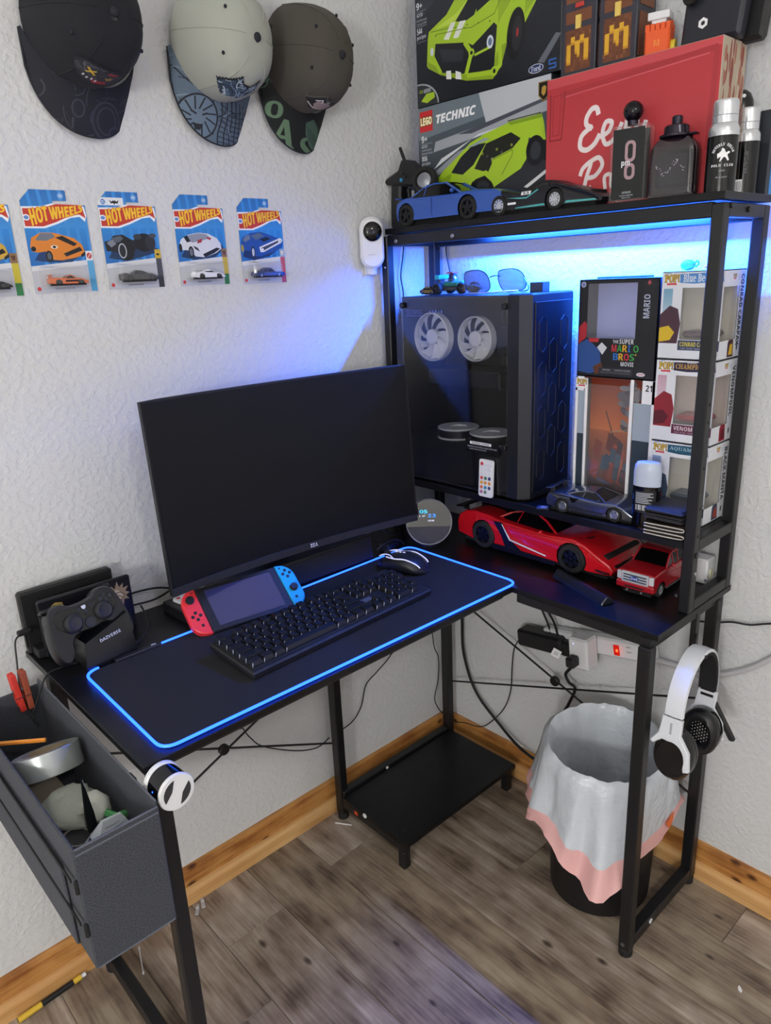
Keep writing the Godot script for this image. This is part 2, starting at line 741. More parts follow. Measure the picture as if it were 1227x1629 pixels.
# ------------------------------------------------------------------ the room
func build_room() -> void:
	var X := -3.4
	var Z := 3.7
	var C := 2.46
	structure("wall_left", MB.new().box(Vector3(X / 2, C / 2, -0.06), Vector3(-X + 0.24, C + 0.2, 0.12), 0.0), M.wall_paint, 0)
	structure("wall_right", MB.new().box(Vector3(0.06, C / 2, Z / 2), Vector3(0.12, C + 0.2, Z), 0.0), M.wall_paint, 0)
	structure("wall_behind", MB.new().box(Vector3(X / 2, C / 2, Z + 0.06), Vector3(-X + 0.24, C + 0.2, 0.12), 0.0), M.far_paint, 0)
	structure("wall_opposite", MB.new().box(Vector3(X - 0.06, C / 2, Z / 2), Vector3(0.12, C + 0.2, Z), 0.0), M.far_paint, 0)
	structure("ceiling", MB.new().box(Vector3(X / 2, C + 0.05, Z / 2), Vector3(-X + 0.24, 0.1, Z + 0.24), 0.0), M.ceiling_paint, 0)
	# vinyl planks that run along the right wall
	var tones := [[Color("#5a4b40"), Color("#817163"), Color("#998a7d"), Color("#b3a497")], [Color("#605045"), Color("#8f7f72"), Color("#a59689"), Color("#baad9f")], [Color("#504338"), Color("#77675a"), Color("#928371"), Color("#a59686")]]
	var mats := []
	for i in 3:
		var im := grain(256, 1024, tones[i], 7, 40 + i * 7, 0.018)
		for k in 3:   # knots
			var c := Vector2(rng.randf_range(30, 226), rng.randf_range(40, 980))
			var r := rng.randf_range(2.5, 4.5)
			for y in range(-22, 23):
				for xx in range(-14, 15):
					var d := Vector2(xx, y * 0.6).length() / r
					if d < 2.0:
						var px := int(c.x) + xx
						var py := int(c.y) + y
						if px >= 0 and px < 256 and py >= 0 and py < 1024:
							im.set_pixel(px, py, im.get_pixel(px, py).lerp(Color("#352b24"), clampf(1.1 - d * 0.55, 0, 0.8)))
		mats.append(mt("floor_plank_%d" % i, Color.WHITE, 0.42, 0.0, {"tex": ImageTexture.create_from_image(im), "spec": 0.45}))
	var f := structure("floor", MB.new().box(Vector3(X / 2, -0.053, Z / 2), Vector3(-X + 0.24, 0.1, Z + 0.24), 0.0), mats[0], 0)
	var w := 0.1525
	for r in 15:
		var x1 := -0.0 - w * r
		var cuts := [0.0]
		var firsts := [0.933, 0.5, 1.3, 0.168, 1.15, 0.19, 0.36, 0.9, 0.4, 1.2]
		var c: float = firsts[r % 10]
		while c < 2.4:
			cuts.append(c)
			c += 1.22
		cuts.append(2.4)
		for k in cuts.size() - 1:
			var z0: float = cuts[k] + 0.0006
			var z1: float = cuts[k + 1] - 0.0006
			var b := MB.new()
			var u0 := rng.randf_range(0.0, 0.3)
			var v0 := rng.randf()
			var u1 := u0 + 0.62
			var v1 := v0 + (z1 - z0) / 1.22
			var xa := x1 - w + 0.0006
			var xb := x1 - 0.0006
			var e := 0.0006
			var y := 0.0
			b.quad(Vector3(xa + e, y, z1 - e), Vector3(xb - e, y, z1 - e), Vector3(xb - e, y, z0 + e), Vector3(xa + e, y, z0 + e), Vector2(u0, v1), Vector2(u1, v1), Vector2(u1, v0), Vector2(u0, v0))
			for s in [[xa, z0, xa, z1, e, 0.0], [xb, z1, xb, z0, -e, 0.0]]:
				b.quad(Vector3(s[0], -0.0015, s[1]), Vector3(s[2], -0.0015, s[3]), Vector3(s[2] + s[4], y, s[3]), Vector3(s[0] + s[4], y, s[1]), Vector2(u0, v0), Vector2(u0, v1), Vector2(u0, v1), Vector2(u0, v0))
			for s in [[z1, xa, xb, -e], [z0, xb, xa, e]]:
				b.quad(Vector3(s[1], -0.0015, s[0]), Vector3(s[2], -0.0015, s[0]), Vector3(s[2], y, s[0] + s[3]), Vector3(s[1], y, s[0] + s[3]), Vector2(u0, v0), Vector2(u1, v0), Vector2(u1, v0), Vector2(u0, v0))
			part(f, "plank", b, mats[rng.randi() % 3], 0)
	# pine skirting with a paler strip at its foot
	var pine := grain(128, 1024, [Color("#8a5326"), Color("#a8703a"), Color("#bd8548"), Color("#c99457")], 12, 77, 0.02)
	for k in 9:
		var c := Vector2(rng.randf_range(20, 108), rng.randf_range(20, 1000))
		for y in range(-16, 17):
			for xx in range(-9, 10):
				var d := Vector2(xx * 0.8, y * 0.5).length() / 3.4
				if d < 2.0:
					var px := clampi(int(c.x) + xx, 0, 127)
					var py := clampi(int(c.y) + y, 0, 1023)
					pine.set_pixel(px, py, pine.get_pixel(px, py).lerp(Color("#3c1d0a"), clampf(1.2 - d * 0.6, 0, 0.85)))
	var pm := mt("pine", Color.WHITE, 0.38, 0.0, {"tex": ImageTexture.create_from_image(pine)})
	var pale := grain(128, 512, [Color("#bf8d55"), Color("#cf9f66"), Color("#dcb27a")], 12, 88, 0.02)
	var pl := mt("pale_pine", Color.WHITE, 0.42, 0.0, {"tex": ImageTexture.create_from_image(pale)})
	for side in 2:
		var L := 3.4 if side == 0 else 3.7
		var b := MB.new()
		var prof := [Vector2(0, 0), Vector2(0.015, 0), Vector2(0.015, 0.078), Vector2(0.012, 0.086), Vector2(0.006, 0.0885), Vector2(0, 0.0885)]
		skirt(b, prof, L, side)
		var o := structure("baseboard_" + ["left", "right"][side], b, pm, 30)
		var s := MB.new()
		skirt(s, [Vector2(0.0152, 0), Vector2(0.0275, 0), Vector2(0.0275, 0.026), Vector2(0.026, 0.034), Vector2(0.021, 0.040), Vector2(0.0152, 0.042)], L, side)
		part(o, "shoe_strip", s, pl, 30)
	var L2 := MB.new()
	skirt(L2, [Vector2(0, 0), Vector2(0.015, 0), Vector2(0.015, 0.0885), Vector2(0, 0.0885)], 3.4, 2)
	structure("baseboard_behind", L2, pm, 30)


var base := Vector3.ZERO


func nb() -> MB:   # a builder that takes the room's coordinates for a thing whose base lies at -base
	return MB.new().at(base)


func skirt(b: MB, prof: Array, L: float, side: int) -> void:
	var n := prof.size()
	var run := 0.0
	for i in n:
		var p: Vector2 = prof[i]
		var q: Vector2 = prof[(i + 1) % n]
		var w0 := run
		run += p.distance_to(q)
		var a := Vector3(-0.0, p.y, p.x)
		var c := Vector3(-0.0, q.y, q.x)
		var e := Vector3(-L, 0, 0)
		var tu := Vector2(w0 * 8.0, 0)
		var tv := Vector2(run * 8.0, 0)
		var tl := Vector2(0, L / 1.1)
		var P := [a, a + e, c + e, c]
		if side == 1:
			for k in 4:
				P[k] = Vector3(-P[k].z, P[k].y, -P[k].x)
			b.quad(P[1], P[0], P[3], P[2], tu + tl, tu, tv, tv + tl)
		elif side == 2:
			for k in 4:
				P[k] = Vector3(P[k].x, P[k].y, 3.7 - P[k].z)
			b.quad(P[1], P[0], P[3], P[2], tu + tl, tu, tv, tv + tl)
		else:
			b.quad(P[0], P[1], P[2], P[3], tu, tu + tl, tv + tl, tv)
	

# ------------------------------------------------------------------ the desk with its hutch and its foot shelf
func build_desk() -> void:
	var o := Vector3(-0.6, 0, 0.3)
	var d := thing("corner_desk", "black L-shaped corner desk with a tall open hutch on its right wing", "desk", o)
	var s: StandardMaterial3D = M.black_steel
	base = -o
	# the two boards
	part(d, "tabletop", nb().box(Vector3(-0.73375, H - 0.0062, 0.256), Vector3(0.8175, 0.0125, 0.488), 0.001), M.black_board)
	part(d, "tabletop", nb().box(Vector3(-0.1745, H - 0.0062, 0.41775), Vector3(0.300, 0.0125, 0.8113), 0.001), M.black_board)
	# frame under the boards
	for r in [[-0.72, 0.050, 0.82, 0], [-0.72, 0.462, 0.80, 0], [-0.176, 0.800, 0.30, 0], [-1.113, 0.262, 0.43, 1], [-0.306, 0.655, 0.30, 1], [-0.046, 0.43, 0.76, 1]]:
		var sz := Vector3(r[2], 0.022, 0.022) if r[3] == 0 else Vector3(0.022, 0.022, r[2])
		part(d, "rail", nb().box(Vector3(r[0], H - 0.0125 - 0.0115, r[1]), sz), s)
	# legs and their feet
	for p in [[-1.115, 0.470], [-1.115, 0.058], [-0.475, 0.057], [-0.056, 0.057], [-0.322, 0.803], [-0.048, 0.803]]:
		part(d, "leg", nb().box(Vector3(p[0], 0.371, p[1]), Vector3(0.025, 0.706, 0.025), 0.0025), s)
		part(d, "foot", nb().cyl(Vector3(p[0], 0.0, p[1]), Vector3(p[0], 0.020, p[1]), 0.0145, 18, -1, 0.003), M.rubber)
	part(d, "bottom_bar", nb().box(Vector3(-1.115, 0.034, 0.264), Vector3(0.024, 0.026, 0.386), 0.002), s)
	part(d, "bottom_bar", nb().box(Vector3(-0.185, 0.034, 0.803), Vector3(0.249, 0.026, 0.024), 0.002), s)
	part(d, "bolt_cap", nb().cyl(Vector3(-0.243, 0.036, 0.814), Vector3(-0.243, 0.036, 0.8165), 0.006, 14), M.white_plastic)
	part(d, "screw", nb().cyl(Vector3(-0.335, 0.034, 0.803), Vector3(-0.337, 0.034, 0.803), 0.004, 12), M.silver)
	# crossed rods
	for r in [[Vector3(-0.05, 0.233, 0.064), Vector3(-0.05, 0.487, 0.795)], [Vector3(-0.046, 0.52, 0.064), Vector3(-0.046, 0.235, 0.795)]]:
		part(d, "brace_rod", nb().cyl(r[0], r[1], 0.0026, 8), s)
	part(d, "brace_joint", nb().cyl(Vector3(-0.054, 0.378, 0.425), Vector3(-0.042, 0.378, 0.425), 0.013, 16, -1, 0.002), s)
	for r in [[Vector3(-0.482, 0.2305, 0.046), Vector3(-1.108, 0.525, 0.046)], [Vector3(-0.482, 0.50, 0.050), Vector3(-1.108, 0.235, 0.050)]]:
		part(d, "brace_rod", nb().cyl(r[0], r[1], 0.0026, 8), s)
	part(d, "brace_joint", nb().cyl(Vector3(-0.792, 0.374, 0.042), Vector3(-0.792, 0.374, 0.054), 0.013, 16, -1, 0.002), s)
	# shelf by the floor
	var fs := part(d, "foot_shelf", nb().box(Vector3(-0.283, 0.080, 0.202), Vector3(0.42, 0.013, 0.242), 0.001), M.black_board)
	part(fs, "shelf_frame", nb().box(Vector3(-0.283, 0.085, 0.069), Vector3(0.40, 0.020, 0.020)), s)
	for xx in [-0.481, -0.085]:
		part(fs, "shelf_frame", nb().box(Vector3(xx, 0.062, 0.196), Vector3(0.020, 0.020, 0.232)), s)
		part(fs, "shelf_foot", nb().box(Vector3(xx, 0.027, 0.300), Vector3(0.022, 0.050, 0.022), 0.002), s)
	part(fs, "bolt_cap", nb().cyl(Vector3(-0.4935, 0.083, 0.172), Vector3(-0.4955, 0.083, 0.172), 0.0065, 14), M.white_plastic)
	part(fs, "bolt_cap", nb().cyl(Vector3(-0.33, 0.090, 0.079), Vector3(-0.33, 0.090, 0.081), 0.004, 12), M.white_plastic)
	part(fs, "label_tape", nb().box(Vector3(-0.4925, 0.068, 0.135), Vector3(0.001, 0.012, 0.012), 0.0), mt("orange_tape", Color("#b8451e"), 0.5))
	part(fs, "screw", nb().cyl(Vector3(-0.463, 0.0865, 0.285), Vector3(-0.463, 0.0878, 0.285), 0.004, 12), M.black_steel)
	# hutch
	for p in [[-0.2010, 0.8125], [-0.0405, 0.8125], [-0.2010, 0.028], [-0.0405, 0.028]]:
		part(d, "shelf_post", nb().box(Vector3(p[0], 1.1105, p[1]), Vector3(0.0215, 0.717, 0.0215), 0.002), s)
	for y in [0.764, 0.8835, 1.4585]:
		for z in [0.8125, 0.028]:
			part(d, "end_bar", nb().box(Vector3(-0.1208, y, z), Vector3(0.1385, 0.0215, 0.0205), 0.0015), s)
	part(d, "front_beam", nb().box(Vector3(-0.2015, 1.4595, 0.4202), Vector3(0.0185, 0.024, 0.7626), 0.0015), s)
	part(d, "rear_beam", nb().box(Vector3(-0.0405, 1.4565, 0.4202), Vector3(0.018, 0.024, 0.7626), 0.0015), s)
	part(d, "middle_shelf", nb().box(Vector3(-0.1215, 0.8855, 0.4202), Vector3(0.181, 0.0165, 0.7620), 0.001), M.black_board)
	part(d, "top_shelf", nb().box(Vector3(-0.1215, 1.4795, 0.4300), Vector3(0.186, 0.0125, 0.7870), 0.001), M.black_board)
	for y in [0.905, 0.958, 1.033, 1.115, 1.146]:
		part(d, "hole", nb().cyl(Vector3(-0.0310, y, 0.8125), Vector3(-0.0290, y, 0.8125), 0.0028, 10), M.matte_black)
		part(d, "hole", nb().cyl(Vector3(-0.2010, y, 0.8230), Vector3(-0.2010, y, 0.8236), 0.0030, 10), M.matte_black)
	for p in [[-0.121, 1.4600, 0.8225], [-0.2010, 0.868, 0.8225], [-0.2010, 0.832, 0.8225], [-0.188, 1.4650, 0.8225]]:
		part(d, "screw", nb().cyl(Vector3(p[0], p[1], p[2]), Vector3(p[0], p[1], p[2] + 0.004), 0.0045, 14, -1, 0.001), s if p[1] > 1.0 or p[1] > 0.86 else M.silver)
	for z in [0.245, 0.07]:
		part(d, "screw", nb().cyl(Vector3(-0.2105, 1.4570, z), Vector3(-0.2135, 1.4570, z), 0.0048, 14, -1, 0.001), M.silver)
	for p in [[-0.06, 0.700], [-0.195, 0.790], [-0.09, 0.8]]:
		part(d, "screw", nb().cyl(Vector3(p[0], 0.775, p[1]), Vector3(p[0], 0.779, p[1]), 0.004, 12), M.silver)


func build_lamps() -> void:
	# the ceiling lamp of the room, behind the camera
	ceiling_lamp("round white ceiling lamp in the middle of the room", Vector3(-1.5, 2.46, 2.5), 0.9)
	floor_lamp()
	led_strip()


func ceiling_lamp(label: String, p: Vector3, power: float) -> void:
	var c := thing("ceiling_lamp", label, "lamp", p)
	part(c, "base", MB.new().cyl(Vector3(0, -0.025, 0), Vector3(0, 0, 0), 0.17, 32), M.white_plastic)
	part(c, "diffuser", MB.new().at(Vector3(0, -0.028, 0)).lathe([Vector2(0.0, -0.07), Vector2(0.06, -0.066), Vector2(0.11, -0.05), Vector2(0.145, -0.025), Vector2(0.155, 0.0)], 32), mt("lamp_glass", Color("#f4efe4"), 0.4, 0.0, {"emit": Color("#fff8ec"), "power": 2.5}))
	var l := OmniLight3D.new()
	l.name = "ceiling_bulb"
	l.position = Vector3(0, -0.115, 0)
	l.light_color = Color(1.0, 0.995, 0.985)
	l.light_energy = power
	l.light_size = 0.06
	l.omni_range = 8.0
	l.omni_attenuation = 2.0
	l.shadow_enabled = true
	c.add_child(l)


func floor_lamp() -> void:   # behind the camera, by the far walls
	var c := thing("floor_lamp", "white floor lamp with a drum shade in the far corner of the room", "lamp", Vector3(-3.0, 0, 1.9))
	part(c, "base", MB.new().cyl(Vector3.ZERO, Vector3(0, 0.02, 0), 0.14, 32, -1, 0.004), M.white_plastic)
	part(c, "pole", MB.new().cyl(Vector3(0, 0.02, 0), Vector3(0, 1.22, 0), 0.012, 14), M.white_plastic)
	part(c, "shade", MB.new().at(Vector3(0, 1.35, 0)).lathe([Vector2(0.0, -0.14), Vector2(0.18, -0.14), Vector2(0.18, 0.14), Vector2(0.0, 0.14)], 36), mt("shade_glow", Color("#f4efe4"), 0.6, 0.0, {"emit": Color("#fff8ec"), "power": 0.8}))
	var l := OmniLight3D.new()
	l.name = "floor_lamp_bulb"
	l.position = Vector3(0, 1.35, 0)
	l.light_color = Color(1.0, 0.995, 0.985)
	l.light_energy = 1.9
	l.light_size = 0.12
	l.omni_range = 8.0
	l.omni_attenuation = 2.0
	l.shadow_enabled = true
	c.add_child(l)


func led_strip() -> void:   # blue strip under the top shelf
	var s := thing("led_strip", "blue LED strip stuck under the top shelf of the hutch", "light strip", Vector3(-0.085, 1.473, 0.46))
	part(s, "tape", MB.new().box(Vector3(0, -0.0006, 0), Vector3(0.011, 0.001, 0.52), 0.0), M.white_plastic)
	var g := MB.new()
	for i in 16:
		g.box(Vector3(0, -0.002, -0.245 + i * 0.0327), Vector3(0.005, 0.0018, 0.005), 0.0004)
	part(s, "diodes", g, M.blue_glow).set_meta("kind", "stuff")
	var a := AreaLight3D.new()
	a.name = "led_strip_light"
	a.area_size = Vector2(0.52, 0.011)
	a.basis = Basis(Vector3(0, 0, 1), Vector3(0.22, -0.975, 0.0).cross(Vector3(0, 0, 1)).normalized() * -1.0, Vector3(-0.22, 0.975, 0.0).normalized()).orthonormalized()
	a.position = Vector3(0, -0.0045, 0)
	a.light_color = Color(0.02, 0.14, 1.0).linear_to_srgb()
	a.light_energy = 3.0
	a.shadow_enabled = true
	a.area_range = 4.0
	s.add_child(a)


# ------------------------------------------------------------------ model cars
# A car heads along +z of its root, its wheels stand on y = 0. Outlines are lists of z, y in millimetres.
func wheel_meshes(r: float, w: float, rim: Material, tyre: Material, spokes: int) -> Array:
	var a := MB.new()
	a.at(Vector3.ZERO, Vector3(0, 0, PI / 2))
	a.lathe([Vector2(r * 0.62, -w / 2), Vector2(r * 0.9, -w / 2), Vector2(r, -w * 0.36), Vector2(r, w * 0.36), Vector2(r * 0.9, w / 2), Vector2(r * 0.66, w / 2), Vector2(r * 0.62, w * 0.3)], 24, false)
	var b := MB.new()
	b.at(Vector3.ZERO, Vector3(0, 0, PI / 2))
	b.lathe([Vector2(r * 0.66, w * 0.42), Vector2(r * 0.60, w * 0.46), Vector2(r * 0.58, w * 0.1), Vector2(0.0, w * 0.05)], 24, false)
	b.lathe([Vector2(r * 0.16, w * 0.1), Vector2(r * 0.14, w * 0.42), Vector2(0.0, w * 0.44)], 12, false)
	for k in spokes:
		var f := TAU * k / spokes
		b.at(Vector3.ZERO, Vector3(0, 0, PI / 2) )
		b.x = Transform3D(Basis.from_euler(Vector3(f, 0, 0)), Vector3.ZERO)
		b.box(Vector3(-w * 0.33, r * 0.36, 0), Vector3(w * 0.14, r * 0.52, r * (0.30 if spokes < 7 else 0.13)), 0.0)
	return [a.mesh(tyre, 40), b.mesh(rim, 30)]


func car(root: Node3D, s: Dictionary) -> void:
	var L: float = s.L
	var W: float = s.W
	var sill: float = s.sill
	var wr: float = s.wr
	var ra := wr * float(s.get("arch", 1.14))
	var r: float = s.get("round", 3.0)
	var k := 0.001
	var top: Array = v2(s.body)
	var low := []
	for q in 2:
		var az: float = s.axles[1 - q]
		var dz := sqrt(maxf(ra * ra - (sill - wr) * (sill - wr), 0.01))
		var a0 := atan2(sill - wr, dz)
		for i in 11:
			var a := lerpf(a0, PI - a0, i / 10.0)
			low.append(Vector2(az + cos(a) * ra, wr + sin(a) * ra))
	var taper: float = s.get("taper", 0.12)
	var tuck: float = s.get("tuck", 0.05)
	var sh: float = s.shoulder
	var bm := MB.new()
	var side := []
	var n := top.size()
	for i in n:
		var p: Vector2 = top[i]
		var a: Vector2 = top[maxi(i - 1, 0)]
		var c: Vector2 = top[mini(i + 1, n - 1)]
		var d := (c - a).normalized()
		var nn := Vector2(-d.y, d.x)   # outward for a list that runs over the top from the rear
		var rr := 0.0 if i == 0 or i == n - 1 or nn.y < -0.05 else minf(r, maxf(0.0, (p.y - sill) * 0.22))
		side.append([p, nn, rr, half_width(p, L, W, taper, tuck, sh)])
	var poly := PackedVector2Array()
	for e in side:
		poly.append(e[0] - e[1] * e[2])
	for p in low:   # the arches stay under the fenders
		var ty := 1e6
		for i in n - 1:
			var u: Vector2 = poly[i]
			var w2: Vector2 = poly[i + 1]
			if p.x >= minf(u.x, w2.x) and p.x <= maxf(u.x, w2.x) and absf(u.x - w2.x) > 0.01 and w2.x > u.x:
				ty = minf(ty, lerpf(u.y, w2.y, (p.x - u.x) / (w2.x - u.x)))
		poly.append(Vector2(p.x, minf(p.y, ty - 1.5)))
	for m in 2:
		var sg := -1.0 if m == 0 else 1.0
		var ix := Geometry2D.triangulate_polygon(poly)
		for i in range(0, ix.size(), 3):
			var P := []
			for j in 3:
				var q := poly[ix[i + j]]
				P.append(Vector3(sg * half_width(q, L, W, taper, tuck, sh), q.y, q.x) * k)
			if (P[1] - P[0]).cross(P[2] - P[0]).x * sg < 0.0:
				bm.tri(P[0], P[2], P[1])
			else:
				bm.tri(P[0], P[1], P[2])
	for i in n - 1:
		var rows := []
		for e in [side[i], side[i + 1]]:
			var p: Vector2 = e[0]
			var nn: Vector2 = e[1]
			var rr: float = e[2]
			var h: float = e[3]
			var lo := p - nn * rr
			var mid := p - nn * rr * 0.3
			var cr := p + nn * minf(rr, 1.0) * float(s.get("crown", 0.8))
			rows.append([Vector3(-h, lo.y, lo.x), Vector3(-(h - 0.3 * rr), mid.y, mid.x), Vector3(-(h - rr), p.y, p.x), Vector3(0, cr.y, cr.x), Vector3(h - rr, p.y, p.x), Vector3(h - 0.3 * rr, mid.y, mid.x), Vector3(h, lo.y, lo.x)])
		for j in 6:
			bm.quad(rows[0][j] * k, rows[1][j] * k, rows[1][j + 1] * k, rows[0][j + 1] * k)
	part(root, "body", bm, s.paint, 32)
	# dark floor pan that fills the wheel wells
	var tw: float = s.get("tyre", 9.0)
	var fp := MB.new()
	fp.box(Vector3(0, (sill + wr * 1.0) / 2, 0) * k, Vector3(W - 2 * tw - 3, wr * 1.6, L * 0.9) * k, 0.0)
	fp.box(Vector3(0, sill + 2.0, (s.axles[0] + s.axles[1]) / 2.0) * k, Vector3(W * 0.93, 3.0, s.axles[1] - s.axles[0] - 2 * ra) * k, 0.0)
	part(root, "floor_pan", fp, M.matte_black, 0)
	# cabin
	var gl: Array = v2(s.glass)
	var vb: float = gl[0].y
	var vt := vb
	for p in gl:
		vt = maxf(vt, p.y)
	var wb: float = s.cabin[0]
	var wt: float = s.cabin[1]
	var gm := MB.new()
	var gp := PackedVector2Array(gl)
	var gix := Geometry2D.triangulate_polygon(gp)
	for m in 2:
		var sg := -1.0 if m == 0 else 1.0
		for i in range(0, gix.size(), 3):
			var P := []
			for j in 3:
				var q := gp[gix[i + j]]
				P.append(Vector3(sg * lerpf(wb, wt, (q.y - vb) / (vt - vb)), q.y, q.x) * k)
			if (P[1] - P[0]).cross(P[2] - P[0]).x * sg < 0.0:
				gm.tri(P[0], P[2], P[1])
			else:
				gm.tri(P[0], P[1], P[2])
	var rm := MB.new()
	for i in gl.size() - 1:
		var p: Vector2 = gl[i]
		var q: Vector2 = gl[i + 1]
		var hp := lerpf(wb, wt, (p.y - vb) / (vt - vb))
		var hq := lerpf(wb, wt, (q.y - vb) / (vt - vb))
		var bp := 1.2
		gm.quad(Vector3(-hp, p.y, p.x) * k, Vector3(-hq, q.y, q.x) * k, Vector3(0, q.y + bp, q.x) * k, Vector3(0, p.y + bp, p.x) * k)
		gm.quad(Vector3(0, p.y + bp, p.x) * k, Vector3(0, q.y + bp, q.x) * k, Vector3(hq, q.y, q.x) * k, Vector3(hp, p.y, p.x) * k)
		var solid: bool = i in s.roof
		if solid:   # painted panel on the cabin
			var up := Vector3(0, 0.7, 0)
			rm.quad((Vector3(-hp - 0.7, p.y, p.x) + up) * k, (Vector3(-hq - 0.7, q.y, q.x) + up) * k, (Vector3(0, q.y + bp, q.x) + up) * k, (Vector3(0, p.y + bp, p.x) + up) * k)
			rm.quad((Vector3(0, p.y + bp, p.x) + up) * k, (Vector3(0, q.y + bp, q.x) + up) * k, (Vector3(hq + 0.7, q.y, q.x) + up) * k, (Vector3(hp + 0.7, p.y, p.x) + up) * k)
			for sg in [-1.0, 1.0]:
				var A := (Vector3(sg * (hp + 0.7), p.y, p.x) + up) * k
				var B := (Vector3(sg * (hq + 0.7), q.y, q.x) + up) * k
				var dn := Vector3(sg * 0.8, -3.2, 0) * k
				if sg < 0:
					rm.quad(A + dn, B + dn, B, A)
				else:
					rm.quad(A, B, B + dn, A + dn)
		else:   # pillar along the edge of the pane
			for sg in [-1.0, 1.0]:
				rm.cyl(Vector3(sg * hp, p.y, p.x) * k, Vector3(sg * hq, q.y, q.x) * k, float(s.get("pillar", 1.5)) * k, 6)
	part(root, "windows", gm, s.get("pane", M.gloss_black), 30)
	if s.has("post"):   # door pillars
		for z in s.post:
			for sg in [-1.0, 1.0]:
				rm.cyl(Vector3(sg * (wb + 0.2), vb, z - 3.0) * k, Vector3(sg * (wt + 0.4), vt - 0.5, z) * k, 1.3 * k, 6)
	part(root, "roof", rm, s.get("roof_paint", s.paint), 32)
	# wheels
	var wm: Array = wheel_meshes(wr * k, tw * k, s.rim, M.rubber, s.get("spokes", 5))
	for sg in [-1.0, 1.0]:
		for az in s.axles:
			var x: float = sg * (W / 2 - tw / 2 - float(s.get("inset", 0.6))) * k
			var xf := Transform3D(Basis.from_euler(Vector3(0, 0.0 if sg < 0 else PI, 0)), Vector3(x, wr * k, az * k))
			var t := share(root, "wheel", wm[0], xf)
			share(t, "rim", wm[1], Transform3D.IDENTITY)
	# mirrors
	if s.has("mirror"):
		for sg in [-1.0, 1.0]:
			part(root, "mirror", MB.new().ball(Vector3(sg * (s.mirror[0]), s.mirror[1], s.mirror[2]) * k, Vector3(3.5, 2.4, 2.2) * k * float(s.get("mirror_size", 1.0)), 10, 6), s.paint)


static func half_width(p: Vector2, L: float, W: float, taper: float, tuck: float, sh: float) -> float:
	var e := pow(absf(p.x) / (L / 2), 4.0)
	return W / 2 * (1.0 - taper * e) * (1.0 - (tuck * clampf((p.y - sh) / 20.0, 0.0, 1.0) if p.y > sh else 0.5 * tuck * clampf((sh - p.y) / 20.0, 0.0, 1.0)))


func plate(root: Node3D, nm: String, zy: Array, x: float, m: Material, both := true, t := 0.8, ang := 0.0) -> void:   # a thin raised panel on a car's flank, outline in z, y millimetres
	var pts := []
	for i in range(0, zy.size(), 2):
		pts.append(Vector2(zy[i], zy[i + 1]) * 0.001)
	for sg in ([-1.0, 1.0] if both else [-1.0]):
		var b := MB.new()
		b.x = Transform3D(Basis(Vector3(0, 0, 1), Vector3(0, 1, 0), Vector3(-1, 0, 0)).rotated(Vector3(0, 0, 1), 0.0), Vector3.ZERO)
		b.extrude(pts, -sg * x * 0.001 - t * 0.0005, -sg * x * 0.001 + t * 0.0005, 0.0)
		part(root, nm, b, m, 20)


func slab(root: Node3D, nm: String, c: Array, sz: Array, m: Material, rot := Vector3.ZERO, bev := 0.0004) -> MeshInstance3D:   # a small bevelled block, millimetres
	var b := MB.new().at(Vector3(c[0], c[1], c[2]) * 0.001, rot)
	b.box(Vector3.ZERO, Vector3(sz[0], sz[1], sz[2]) * 0.001, bev)
	return part(root, nm, b, m)


